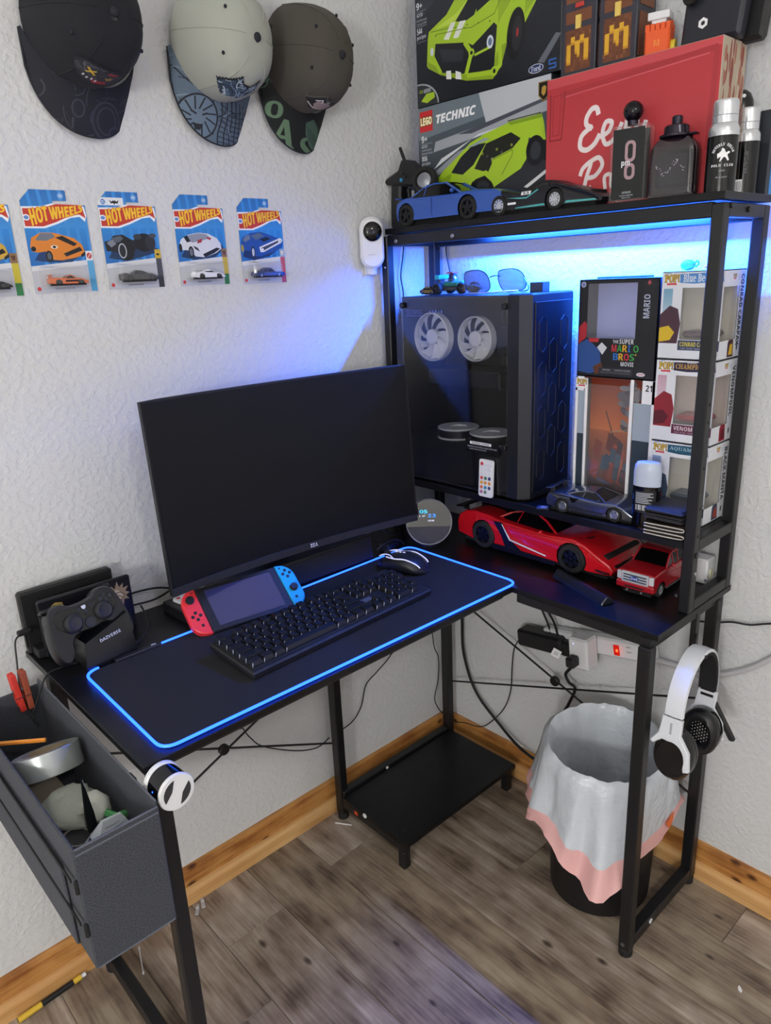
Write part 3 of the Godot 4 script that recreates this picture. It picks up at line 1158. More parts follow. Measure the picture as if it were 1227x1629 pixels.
# ------------------------------------------------------------------ things on the desk
func build_desk_things() -> void:
	build_monitor()
	build_soundbar()
	build_mat()
	build_keyboard()
	build_dock()
	build_controller()
	build_console()
	build_mouse()
	build_clock()
	build_red_racer()
	build_truck()
	# long dark bar in front of the red model
	var d := Vector3(-0.270, 0, 0.690) - Vector3(-0.212, 0, 0.536)
	var bar := MB.new()
	bar.extrude([Vector2(-0.015, 0), Vector2(0.015, 0), Vector2(0.0135, 0.006), Vector2(0.003, 0.016), Vector2(-0.004, 0.016), Vector2(-0.0138, 0.006)], -0.083, 0.083, 0.002)
	solo("sunglasses_case", bar, mt("dark_blue_shell", Color("#15171f"), 0.32), "long dark blue ridged case lying in front of the red racer", "case", Vector3(-0.241, H, 0.613), Vector3(0, atan2(d.x, d.z), 0))
	# white power block behind the end frame of the hutch
	var wb := thing("power_block", "white power block standing under the middle shelf beside the red pickup truck", "power adapter", Vector3(-0.040, H, 0.7600))
	part(wb, "body", MB.new().box(Vector3(0, 0.0265, 0), Vector3(0.036, 0.053, 0.052), 0.003), M.white_plastic)
	part(wb, "prong", MB.new().box(Vector3(0.0, 0.020, 0.027), Vector3(0.012, 0.02, 0.002), 0.0005), mt("pale_yellow", Color("#d8d6b0"), 0.5))
	# flat black box with a white light remote on it, left of the monitor's foot
	var fb := thing("media_box", "flat black box on the desk under the left corner of the monitor", "electronics", Vector3(-0.840, H, 0.110), Vector3(0, 0.06, 0))
	part(fb, "body", MB.new().box(Vector3(0, 0.012, 0), Vector3(0.085, 0.024, 0.12), 0.002), M.black_plastic)
	part(fb, "seam", MB.new().box(Vector3(0, 0.011, 0.0602), Vector3(0.08, 0.001, 0.0005), 0.0), M.gloss_black)
	remote(Vector3(-0.846, H + 0.0275, 0.108), Basis.from_euler(Vector3(-PI / 2, 0.16, 0)), "white card remote with small coloured buttons lying on a flat black box")
	cable("black_cable", [-0.964, 0.80, 0.03, -0.93, 0.803, 0.028, -0.89, 0.80, 0.03, -0.86, 0.79, 0.028, -0.82, 0.77, 0.025], 0.0021, "black cable looping from the console dock to behind the monitor", M.cable_black)
	cable("black_cable", [-0.964, 0.785, 0.035, -0.93, 0.778, 0.03, -0.89, 0.776, 0.03, -0.85, 0.78, 0.02], 0.0021, "lower black cable from the console dock along the wall", M.cable_black)
	cable("black_cable", [-0.950, 0.805, 0.10, -0.945, 0.785, 0.105, -0.955, 0.765, 0.125, -0.985, 0.7545, 0.140, -1.02, 0.7545, 0.150], 0.0017, "thin black cable curling on the desk beside the game controller", M.cable_black)
	cable("usb_cable", [-1.150, 0.806, 0.055, -1.165, 0.800, 0.06, -1.172, 0.77, 0.07, -1.182, 0.72, 0.095, -1.178, 0.68, 0.115, -1.172, 0.66, 0.125], 0.0016, "thin black cable from the dock's plug down into the fabric bin", M.cable_black)
	cable("usb_cable", [-1.08, 0.7545, 0.135, -1.12, 0.7545, 0.13, -1.145, 0.750, 0.13, -1.160, 0.725, 0.13, -1.178, 0.69, 0.13], 0.0015, "thin black cable running over the desk edge beside the clothes pegs", M.cable_black)
	var pl := thing("usb_plug", "black plug sticking out of the left side of the console dock", "plug", Vector3(-1.138, 0.806, 0.050))
	part(pl, "body", MB.new().box(Vector3(-0.008, 0, 0), Vector3(0.024, 0.009, 0.012), 0.002), M.black_plastic)
	cable("mouse_cable", [-0.442, 0.762, 0.245, -0.46, 0.7585, 0.262, -0.468, 0.758, 0.268], 0.0014, "short black mouse cable lying on the mat behind the keyboard", M.cable_black)
	cable("monitor_cable", [-0.345, 0.80, 0.12, -0.325, 0.785, 0.125, -0.30, 0.775, 0.12, -0.27, 0.765, 0.11, -0.25, 0.755, 0.10], 0.0025, "black cable hanging from the monitor's lower right corner", M.cable_black)
	cable("monitor_cable", [-0.385, 0.765, 0.145, -0.365, 0.775, 0.150, -0.335, 0.778, 0.150, -0.31, 0.768, 0.150, -0.30, 0.755, 0.15], 0.0022, "black cable bent on the desk between soundbar and round clock", M.cable_black)
	var ps := thing("power_brick", "small black block on the desk behind the gaming mouse", "power adapter", Vector3(-0.335, H, 0.135), Vector3(0, 0.3, 0))
	part(ps, "body", MB.new().box(Vector3(0, 0.010, 0), Vector3(0.055, 0.02, 0.03), 0.003), M.black_plastic)


func cable(nm: String, pts: Array, r: float, label: String, m: Material, group := "") -> void:
	var p := curve(v3(pts), 6)
	solo(nm, MB.new().tube(p, r, 7), m, label, "cable", Vector3.ZERO, Vector3.ZERO, group)


func build_monitor() -> void:
	var o := thing("monitor", "large black curved monitor, switched off, in front of the left wall", "monitor", Vector3(-0.616, H, 0.13))
	var w := 0.606
	var h := 0.360
	var b := Basis.from_euler(Vector3(-0.065, -0.055, 0))
	var xf := Transform3D(b, Vector3(0.0, 1.013 - H, 0.018))
	var R := 1.6
	# shell: a curved slab
	var m := MB.new()
	m.x = xf
	bent(m, w, h, R, 0.0, 0.012, 0.004)
	part(o, "frame", m, M.black_plastic)
	var scr := MB.new()
	scr.x = xf * Transform3D(Basis.IDENTITY, Vector3(0, 0.0065, 0))
	bent(scr, w - 0.006, h - 0.020, R, 0.0105, 0.0128, 0.0002)
	part(o, "screen", scr, mt("dark_screen", Color("#050506"), 0.36, 0.0, {"spec": 0.4}))
	var chin := MB.new()
	chin.x = xf * Transform3D(Basis.IDENTITY, Vector3(0, -h / 2 + 0.0085, 0))
	bent(chin, w - 0.002, 0.0155, R, 0.0110, 0.0145, 0.001)
	part(o, "chin", chin, M.dark_plastic)
	var hump := MB.new()
	hump.x = xf
	hump.box(Vector3(0, -0.02, -0.020), Vector3(0.36, 0.24, 0.04), 0.012)
	part(o, "rear_housing", hump, M.black_plastic)
	lettering(o, "ZZA", 0.0185, 0.0075, xf * Transform3D(Basis.IDENTITY, Vector3(0.030, -h / 2 + 0.0088, 0.0147)), M.print_white, "Droid Serif")
	var bt := MB.new()
	bt.x = xf
	for i in 5:
		bt.box(Vector3(0.02 + i * 0.011, -h / 2 - 0.0015, 0.006), Vector3(0.006, 0.003, 0.005), 0.0006)
	part(o, "buttons", bt, M.gloss_black)
	part(o, "stand_neck", MB.new().box(Vector3(0.0, 0.12, -0.076), Vector3(0.07, 0.22, 0.018), 0.004).box(Vector3(0.0, 0.20, -0.045), Vector3(0.07, 0.07, 0.06), 0.004), M.black_plastic)
	part(o, "stand_base", MB.new().extrude(rrect(0.26, 0.062, 0.02, 4), 0, 0.012, 0.002).at(Vector3.ZERO), M.black_plastic).transform = Transform3D(Basis.from_euler(Vector3(-PI / 2, 0, 0)), Vector3(0, 0, -0.084))


func bent(m: MB, w: float, h: float, R: float, z0: float, z1: float, e: float) -> void:   # a slab bent around the vertical axis, concave to +z
	var n := 16
	var rings := []
	for i in n + 1:
		var a := (float(i) / n - 0.5) * w
		var dz := R - sqrt(R * R - a * a)
		var hh := h / 2 if i > 0 and i < n else h / 2 - e * 0.3
		rings.append(PackedVector3Array([Vector3(a, -hh + e * 0.2, z0 + dz), Vector3(a, -hh, z0 + dz + e * 0.2), Vector3(a, -hh, z1 + dz - e * 0.2), Vector3(a, -hh + e * 0.2, z1 + dz), Vector3(a, hh - e * 0.2, z1 + dz), Vector3(a, hh, z1 + dz - e * 0.2), Vector3(a, hh, z0 + dz + e * 0.2), Vector3(a, hh - e * 0.2, z0 + dz)]))
	m.loft(rings)


func build_soundbar() -> void:
	var o := thing("soundbar", "long black soundbar on the desk right under the monitor", "speaker", Vector3(-0.605, H, 0.118), Vector3(0, -0.01, 0))
	var pf := [Vector2(-0.036, 0.002), Vector2(-0.030, 0.0), Vector2(0.034, 0.0), Vector2(0.036, 0.003), Vector2(0.029, 0.053), Vector2(0.026, 0.056), Vector2(-0.034, 0.058), Vector2(-0.036, 0.055)]
	var b := MB.new()
	b.x = Transform3D(Basis(Vector3(0, 0, 1), Vector3(0, 1, 0), Vector3(-1, 0, 0)), Vector3.ZERO)
	b.extrude(pf, -0.197, 0.197, 0.002)
	part(o, "body", b, mt("soundbar_shell", Color("#101014"), 0.38))
	var g := MB.new()
	g.at(Vector3(0, 0.028, 0.0329), Vector3(-0.139, 0, 0))
	g.box(Vector3.ZERO, Vector3(0.382, 0.046, 0.0016), 0.0006)
	part(o, "front_grille", g, mt("soundbar_grille", Color("#0b0b0c"), 0.7))
	for s in [-1.0, 1.0]:
		var c := MB.new()
		c.x = Transform3D(Basis(Vector3(0, 0, 1), Vector3(0, 1, 0), Vector3(-1, 0, 0)), Vector3.ZERO)
		c.extrude(pf, -s * 0.197 - 0.004, -s * 0.197 + 0.004, 0.002)
		part(o, "end_cap", c, M.black_plastic)


func mat_outline(grow: float) -> Array:   # the mat's outline on the desk, x and z
	var c := [Vector2(-1.104, 0.486), Vector2(-0.308, 0.496), Vector2(-0.304, 0.172), Vector2(-1.098, 0.188)]
	var o := []
	var cen := Vector2(-0.7035, 0.336)
	for i in 4:
		var p: Vector2 = c[i]
		var a: Vector2 = (c[(i + 3) % 4] - p).normalized()
		var b: Vector2 = (c[(i + 1) % 4] - p).normalized()
		var r := 0.026
		p += (p - cen).sign() * grow
		for k in 7:
			var t := k / 6.0
			var q0: Vector2 = p + a * r
			var q1: Vector2 = p + b * r
			o.append(q0.lerp(p, t).lerp(p.lerp(q1, t), t))
	return o


func build_mat() -> void:
	var o := thing("mouse_mat", "large black mouse mat with a glowing blue edge across the desk", "mouse mat", Vector3(-0.7, H, 0.336))
	base = -Vector3(-0.7, H, 0.336)
	var b := MB.new()
	var pts := mat_outline(0.0)
	var loc := []
	for p in pts:
		loc.append(Vector2(p.x + 0.7, -(p.y - 0.336)))
	b.x = Transform3D(Basis(Vector3(1, 0, 0), Vector3(0, 0, -1), Vector3(0, 1, 0)), Vector3.ZERO)
	b.extrude(loc, 0.0004, 0.0042, 0.0006)
	part(o, "cloth", b, mt("mat_cloth", Color("#0f1015"), 0.9))
	# the light tube runs around all the edge but for the control box at the rear left
	var path := []
	var all := mat_outline(0.0025)
	var dense := []
	for i in all.size():
		var p: Vector2 = all[i]
		var q: Vector2 = all[(i + 1) % all.size()]
		var m := int(ceil(p.distance_to(q) / 0.03))
		for k in m:
			dense.append(p.lerp(q, float(k) / m))
	var n := dense.size()
	var start := 0
	for i in n:
		var p: Vector2 = dense[i]
		if p.x < -1.044 and p.y < 0.3 and p.y < 0.195:
			start = i
			break
	for i in range(start, start + n):
		var p: Vector2 = dense[i % n]
		if p.y < 0.24 and p.x > -1.046 and p.x < -0.960:
			continue
		path.append(Vector3(p.x + 0.7, 0.0042, p.y - 0.336))
	# cut the path in runs of under half a metre
	var runs := []
	var run := []
	for i in path.size():
		if run.size() > 0 and run[-1].distance_to(path[i]) > 0.06:
			runs.append(run)
			run = []
		run.append(path[i])
		if run.size() > 14:
			runs.append(run)
			run = [path[i]]
	if run.size() > 1:
		runs.append(run)
	for q in runs:
		if q.size() > 1:
			part(o, "light_tube", MB.new().tube(q, 0.0024, 8), M.blue_glow)
	for q in runs:
		if q.size() > 9:
			var l := OmniLight3D.new()
			l.name = "edge_light"
			l.position = q[q.size() / 2]
			l.light_color = Color(0.03, 0.30, 1.0).linear_to_srgb()
			l.light_energy = 0.0001
			l.light_size = 0.002
			l.omni_range = 4.0
			l.omni_attenuation = 2.0
			l.shadow_enabled = true
			o.add_child(l, true)
	var cb := part(o, "control_box", MB.new().at(Vector3(-0.303, 0.0045, -0.151), Vector3(0, 0.0, 0)).box(Vector3.ZERO, Vector3(0.084, 0.009, 0.014), 0.002), M.black_plastic)
	part(cb, "button", MB.new().at(Vector3(-0.272, 0.0094, -0.151)).box(Vector3.ZERO, Vector3(0.009, 0.001, 0.004), 0.0003), mt("pale_grey", Color("#9a9ca2"), 0.5))


func build_keyboard() -> void:
	var o := thing("keyboard", "black full-size mechanical keyboard lying askew on the mouse mat", "keyboard", Vector3(-0.694, H + 0.0042, 0.350), Vector3(0, 0.040, 0))
	var tilt := Transform3D(Basis.from_euler(Vector3(0.085, 0, 0)), Vector3(0, 0.0125, 0))
	var b := MB.new()
	b.x = tilt
	b.box(Vector3(0, 0.0, 0), Vector3(0.442, 0.014, 0.133), 0.003)
	part(o, "case", b, M.black_plastic)
	var pl := MB.new()
	pl.x = tilt
	pl.box(Vector3(0, 0.0072, -0.001), Vector3(0.430, 0.002, 0.121), 0.0005)
	part(o, "plate", pl, M.matte_black)
	for s in [-0.19, 0.19]:
		part(o, "foot", MB.new().box(Vector3(s, 0.008, -0.058), Vector3(0.03, 0.016, 0.008), 0.001), M.black_plastic)
	var rows := [
		[[0, 1], [2, 1], [3, 1], [4, 1], [5, 1], [6.5, 1], [7.5, 1], [8.5, 1], [9.5, 1], [11, 1], [12, 1], [13, 1], [14, 1], [15.25, 1], [16.25, 1], [17.25, 1]],
		[[0, 1], [1, 1], [2, 1], [3, 1], [4, 1], [5, 1], [6, 1], [7, 1], [8, 1], [9, 1], [10, 1], [11, 1], [12, 1], [13, 2], [15.25, 1], [16.25, 1], [17.25, 1], [18.5, 1], [19.5, 1], [20.5, 1], [21.5, 1]],
		[[0, 1.5], [1.5, 1], [2.5, 1], [3.5, 1], [4.5, 1], [5.5, 1], [6.5, 1], [7.5, 1], [8.5, 1], [9.5, 1], [10.5, 1], [11.5, 1], [12.5, 1], [13.5, 1.5], [15.25, 1], [16.25, 1], [17.25, 1], [18.5, 1], [19.5, 1], [20.5, 1], [21.5, 1]],
		[[0, 1.75], [1.75, 1], [2.75, 1], [3.75, 1], [4.75, 1], [5.75, 1], [6.75, 1], [7.75, 1], [8.75, 1], [9.75, 1], [10.75, 1], [11.75, 1], [12.75, 2.25], [18.5, 1], [19.5, 1], [20.5, 1]],
		[[0, 2.25], [2.25, 1], [3.25, 1], [4.25, 1], [5.25, 1], [6.25, 1], [7.25, 1], [8.25, 1], [9.25, 1], [10.25, 1], [11.25, 1], [12.25, 2.75], [16.25, 1], [18.5, 1], [19.5, 1], [20.5, 1], [21.5, 1]],
		[[0, 1.25], [1.25, 1.25], [2.5, 1.25], [3.75, 6.25], [10, 1.25], [11.25, 1.25], [12.5, 1.25], [13.75, 1.25], [15.25, 1], [16.25, 1], [17.25, 1], [18.5, 2], [20.5, 1]]]
	var u := 0.01905
	var caps := {}
	var strokes := MB.new()
	strokes.x = tilt
	var km := mt("keycap", Color("#141518"), 0.42)
	for r in 6:
		var zz: float = [-0.0535, -0.0305, -0.0115, 0.0075, 0.0265, 0.0455][r]
		for q in rows[r]:
			var w: float = q[1]
			if not caps.has(w):
				var c := MB.new()
				var a := w * u / 2 - 0.0012
				var d := u / 2 - 0.0012
				c.loft([PackedVector3Array([Vector3(-a, 0, d), Vector3(a, 0, d), Vector3(a, 0, -d), Vector3(-a, 0, -d)]), PackedVector3Array([Vector3(-a, 0.002, d), Vector3(a, 0.002, d), Vector3(a, 0.002, -d), Vector3(-a, 0.002, -d)]), PackedVector3Array([Vector3(-a + 0.0022, 0.0095, d - 0.003), Vector3(a - 0.0022, 0.0095, d - 0.003), Vector3(a - 0.0022, 0.0095, -d + 0.0012), Vector3(-a + 0.0022, 0.0095, -d + 0.0012)])])
				caps[w] = c.mesh(km, 20)
			var cx: float = -0.2135 + (q[0] + w / 2) * u * 0.996
			share(o, "key", caps[w], tilt * Transform3D(Basis.IDENTITY, Vector3(cx, 0.0085, zz)))
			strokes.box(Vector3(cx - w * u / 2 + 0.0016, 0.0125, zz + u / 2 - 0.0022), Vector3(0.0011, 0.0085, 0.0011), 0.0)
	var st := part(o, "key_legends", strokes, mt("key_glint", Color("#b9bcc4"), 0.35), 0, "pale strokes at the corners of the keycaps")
	st.set_meta("kind", "stuff")
	var seams := MB.new()
	seams.x = tilt
	seams.box(Vector3(0.074, 0.0088, 0.012), Vector3(0.055, 0.002, 0.013), 0.0)
	part(o, "plate_gap", seams, mt("plate_grey", Color("#55585f"), 0.5), 0)


func build_dock() -> void:
	var o := thing("console_dock", "black upright console dock against the wall at the left end of the desk", "console dock", Vector3(-1.0515, H, 0.045))
	part(o, "rear_shell", MB.new().box(Vector3(-0.004, 0.060, -0.018), Vector3(0.172, 0.120, 0.020), 0.004), M.black_plastic)
	part(o, "front_plate", MB.new().box(Vector3(0.014, 0.055, 0.0235), Vector3(0.172, 0.110, 0.009), 0.003), mt("dock_plate", Color("#16171d"), 0.3))
	part(o, "floor", MB.new().box(Vector3(0.0, 0.009, 0.003), Vector3(0.168, 0.018, 0.036), 0.002), M.black_plastic)
	part(o, "vent", MB.new().box(Vector3(-0.0905, 0.03, -0.012), Vector3(0.001, 0.03, 0.006), 0.0), M.matte_black)
	# a flame-like sticker and two small marks on the front plate
	var a := Art.new(50, 80, 5, Color("#16171d"))
	a.poly([6, 14, 12, 20, 14, 8, 20, 16, 26, 2, 29, 14, 38, 8, 36, 18, 47, 16, 40, 25, 49, 30, 40, 33, 46, 42, 36, 40, 34, 50, 26, 56, 18, 46, 10, 44, 12, 34, 4, 30, 10, 25], Color("#a8937f"))
	a.poly([14, 20, 22, 18, 30, 22, 36, 30, 30, 38, 20, 36, 13, 28], Color("#d8cdbd"))
	a.poly([4, 16, 14, 18, 16, 30, 8, 30], Color("#b23a36"))
	a.poly([22, 38, 32, 38, 26, 52, 18, 46], Color("#8d5a6e"))
	a.line([12, 26, 30, 24, 38, 32], 1.5, Color("#3a302c"))
	a.line([18, 34, 26, 30, 34, 36], 1.2, Color("#3a302c"))
	a.poly([20, 60, 24, 66, 30, 64, 26, 70, 30, 76, 23, 73, 18, 78, 19, 70, 14, 66], Color("#7d828f"))
	var st := MB.new()
	st.quad(Vector3(0.048, 0.024, 0.0286), Vector3(0.097, 0.024, 0.0286), Vector3(0.097, 0.106, 0.0286), Vector3(0.048, 0.106, 0.0286))
	part(o, "sticker", st, printed("flame_sticker", a, 0.35), 0)
	var yl := MB.new()
	yl.at(Vector3(-0.038, 0.086, 0.0283))
	yl.extrude([Vector2(-0.011, -0.012), Vector2(0.004, -0.014), Vector2(0.011, 0.0), Vector2(0.009, 0.011), Vector2(-0.003, 0.014), Vector2(-0.011, 0.009)], 0, 0.0005)
	part(o, "badge", yl, mt("badge_gold", Color("#a08a4c"), 0.5))


func build_controller() -> void:
	# the pad stands upright on a small cradle, its front to the room
	var o := thing("game_controller", "black game controller standing upright on its charging cradle before the dock", "game controller", Vector3(-1.062, H, 0.135))
	var sk := Transform3D(Basis.from_euler(Vector3(-0.42, 0.10, 0.07)).scaled(Vector3(0.95, 0.95, 0.95)), Vector3(-0.004, 0.076, 0.0))
	# outline of the pad in its own plane
	var half := [Vector2(0.0, 0.036), Vector2(0.022, 0.038), Vector2(0.034, 0.046), Vector2(0.052, 0.046), Vector2(0.064, 0.036), Vector2(0.072, 0.010), Vector2(0.077, -0.025), Vector2(0.074, -0.052), Vector2(0.064, -0.062), Vector2(0.053, -0.056), Vector2(0.044, -0.035), Vector2(0.034, -0.022), Vector2(0.018, -0.019), Vector2(0.0, -0.019)]
	var outl := curve(half, 3)
	var full := []
	for p in outl:
		full.append(p)
	for i in range(outl.size() - 2, 0, -1):
		full.append(Vector2(-outl[i].x, outl[i].y))
	var levels := [[-0.022, 0.74], [-0.019, 0.88], [-0.010, 0.98], [0.0, 1.0], [0.009, 0.98], [0.015, 0.90], [0.018, 0.78]]
	var rings := []
	for lv in levels:
		var ring := PackedVector3Array()
		for p in full:
			var c := Vector2(clampf(p.x, -0.056, 0.056), clampf(p.y, 0.0, 0.022) if absf(p.x) < 0.045 else clampf(p.y, -0.04, 0.025))
			var q: Vector2 = c + (p - c) * float(lv[1])
			ring.append(Vector3(q.x, q.y, lv[0]))
		rings.append(ring)
	var b := MB.new()
	b.x = sk
	var n0 := b.v.size()
	b.loft(rings, false)
	for e in 2:   # caps by triangulation, as the outline is not convex
		var pl := PackedVector2Array()
		for p in rings[0 if e == 0 else -1]:
			pl.append(Vector2(p.x, p.y))
		var ix := Geometry2D.triangulate_polygon(pl)
		var z: float = levels[0][0] if e == 0 else levels[-1][0]
		for i in range(0, ix.size(), 3):
			var A := pl[ix[i]]
			var B := pl[ix[i + 1]]
			var C := pl[ix[i + 2]]
			var ccw := (B - A).cross(C - A) > 0.0
			if ccw == (e == 1):
				b.tri(Vector3(A.x, A.y, z), Vector3(B.x, B.y, z), Vector3(C.x, C.y, z))
			else:
				b.tri(Vector3(A.x, A.y, z), Vector3(C.x, C.y, z), Vector3(B.x, B.y, z))
	part(o, "shell", b, mt("pad_shell", Color("#131418"), 0.32), 40)
	var fp := MB.new()
	fp.x = sk
	fp.extrude([Vector2(-0.060, 0.026), Vector2(-0.046, 0.036), Vector2(-0.02, 0.030), Vector2(0.02, 0.030), Vector2(0.046, 0.036), Vector2(0.060, 0.026), Vector2(0.058, 0.006), Vector2(0.040, -0.012), Vector2(0.0, -0.018), Vector2(-0.040, -0.012), Vector2(-0.058, 0.006)], 0.0168, 0.0196, 0.0008)
	part(o, "face_plate", fp, M.gloss_black)
	for p in [[-0.030, 0.0], [0.030, 0.0]]:
		var s := MB.new()
		s.x = sk * Transform3D(Basis.from_euler(Vector3(PI / 2, 0, 0)), Vector3(p[0], p[1] + 0.004, 0.019))
		s.lathe([Vector2(0.0175, 0.0), Vector2(0.0175, 0.004), Vector2(0.0155, 0.009), Vector2(0.0125, 0.011), Vector2(0.009, 0.0095), Vector2(0.0, 0.0085)], 24)
		part(o, "thumb_stick", s, mt("stick_rubber", Color("#1f2024"), 0.7))
	var dp := MB.new()
	dp.x = sk * Transform3D(Basis.from_euler(Vector3(PI / 2, 0, 0)), Vector3(0.0, -0.006, 0.019))
	dp.lathe([Vector2(0.011, 0), Vector2(0.010, 0.0025), Vector2(0.0, 0.0020)], 20)
	part(o, "direction_pad", dp, M.dark_plastic)
	for p in [[0.042, 0.028], [0.052, 0.022], [0.033, 0.023], [0.043, 0.018], [0.012, 0.020], [-0.012, 0.020], [0.0, 0.012]]:
		var s := MB.new()
		s.x = sk * Transform3D(Basis.from_euler(Vector3(PI / 2, 0, 0)), Vector3(p[0], p[1] + 0.003, 0.019))
		s.lathe([Vector2(0.0042, 0), Vector2(0.0038, 0.0022), Vector2(0.0, 0.0026)], 14)
		part(o, "button", s, M.dark_plastic)
	var hb := MB.new()
	hb.x = sk * Transform3D(Basis.IDENTITY, Vector3(-0.001, 0.0245, 0.0196))
	hb.extrude([Vector2(-0.004, 0.003), Vector2(0.004, 0.003), Vector2(0.0035, -0.002), Vector2(0.0, -0.0045), Vector2(-0.0035, -0.002)], 0, 0.001)
	part(o, "home_button", hb, mt("soft_white_glow", Color("#c8ccd6"), 0.4))
	for s in [-1.0, 1.0]:
		var bp := MB.new()
		bp.x = sk
		bp.box(Vector3(s * 0.052, 0.043, -0.006), Vector3(0.034, 0.010, 0.022), 0.004)
		part(o, "shoulder_button", bp, M.gloss_black)
	# the cradle
	var cr := MB.new()
	cr.loft([PackedVector3Array([Vector3(-0.030, 0, 0.046), Vector3(0.064, 0, 0.040), Vector3(0.058, 0, -0.03), Vector3(-0.030, 0, -0.03)]), PackedVector3Array([Vector3(-0.030, 0.010, 0.046), Vector3(0.064, 0.012, 0.040), Vector3(0.058, 0.012, -0.03), Vector3(-0.034, 0.010, -0.03)]), PackedVector3Array([Vector3(-0.022, 0.048, 0.034), Vector3(0.062, 0.076, 0.022), Vector3(0.056, 0.078, -0.02), Vector3(-0.024, 0.046, -0.02)])])
	part(o, "cradle", cr, mt("cradle_gloss", Color("#0e0f13"), 0.22), 20)
	var fn := Vector3(0.0, 0.62, 0.78).normalized()
	lettering(o, "DAZVERSE", 0.040, 0.0055, Transform3D(Basis.from_euler(Vector3(-0.26, 0.09, 0.12)), Vector3(0.022, 0.0480, 0.0345)), mt("print_grey", Color("#b8bac4"), 0.5))


func build_console() -> void:
	var o := thing("handheld_console", "handheld game console with red and blue grips leaning back against the soundbar", "game console", Vector3(-0.785, H + 0.004, 0.235), Vector3(-0.93, -0.13, 0.0))
	# its own plane: x to the right, y up the screen
	part(o, "body", MB.new().at(Vector3(0, 0.0515, 0)).box(Vector3.ZERO, Vector3(0.173, 0.102, 0.0135), 0.002), mt("console_body", Color("#1b1c21"), 0.35))
	part(o, "screen", MB.new().at(Vector3(0, 0.0515, 0.0069)).box(Vector3.ZERO, Vector3(0.140, 0.082, 0.0006), 0.0001), mt("console_glass", Color("#33355a"), 0.14, 0.0, {"spec": 0.8}))
	for s in [-1.0, 1.0]:
		var out := [Vector2(0, 0)]
		out = []
		for k in 9:
			var a := PI / 2 + PI / 2 * k / 8.0
			out.append(Vector2(-0.0335 + 0.030 + cos(a) * 0.030, 0.1025 - 0.030 + sin(a) * 0.030))
		for k in 9:
			var a := PI + PI / 2 * k / 8.0
			out.append(Vector2(-0.0335 + 0.030 + cos(a) * 0.030, 0.0005 + 0.030 + sin(a) * 0.030))
		out.append(Vector2(0.0, 0.0005))
		out.append(Vector2(0.0, 0.1025))
		var pts := []
		for p in out:
			pts.append(Vector2(p.x * (1.0 if s < 0 else -1.0) + s * 0.0868, p.y))
		var m: StandardMaterial3D = mt("grip_red", Color("#e8363f"), 0.42) if s < 0 else mt("grip_blue", Color("#17a3e0"), 0.42)
		var g := part(o, "grip", MB.new().extrude(pts, -0.0068, 0.0072, 0.002), m, 30, "red left grip" if s < 0 else "blue right grip")
		var cx: float = s * 0.1035
		var sy := 0.079 if s < 0 else 0.043
		var by := 0.043 if s < 0 else 0.079
		var st := MB.new()
		st.x = Transform3D(Basis.from_euler(Vector3(PI / 2, 0, 0)), Vector3(cx, sy, 0.007))
		st.lathe([Vector2(0.0085, 0), Vector2(0.0085, 0.001), Vector2(0.0050, 0.002), Vector2(0.0078, 0.0055), Vector2(0.0070, 0.0068), Vector2(0.0, 0.0062)], 20)
		part(g, "thumb_stick", st, M.dark_plastic)
		for k in 4:
			var a := TAU * k / 4
			var bb := MB.new()
			bb.x = Transform3D(Basis.from_euler(Vector3(PI / 2, 0, 0)), Vector3(cx + cos(a) * 0.0076, by + sin(a) * 0.0076, 0.0070))
			bb.lathe([Vector2(0.0034, 0), Vector2(0.0032, 0.0014), Vector2(0.0, 0.0016)], 14)
			part(g, "button", bb, M.dark_plastic)
		part(g, "button", MB.new().box(Vector3(cx + s * -0.004, 0.021, 0.0076), Vector3(0.0055, 0.0055, 0.0012), 0.0006), M.dark_plastic)
		part(g, "button", MB.new().box(Vector3(cx - s * 0.009, 0.094, 0.0076), Vector3(0.006, 0.0016, 0.0012), 0.0004), M.dark_plastic)
		if s > 0:
			part(g, "button", MB.new().box(Vector3(cx - s * 0.009, 0.094, 0.0076), Vector3(0.0016, 0.006, 0.0012), 0.0004), M.dark_plastic)
	var ks := MB.new()
	ks.at(Vector3(0.03, 0.05, -0.022), Vector3(0.55, 0, 0)).box(Vector3.ZERO, Vector3(0.05, 0.05, 0.002), 0.0005)
	part(o, "kickstand", ks, M.black_plastic)


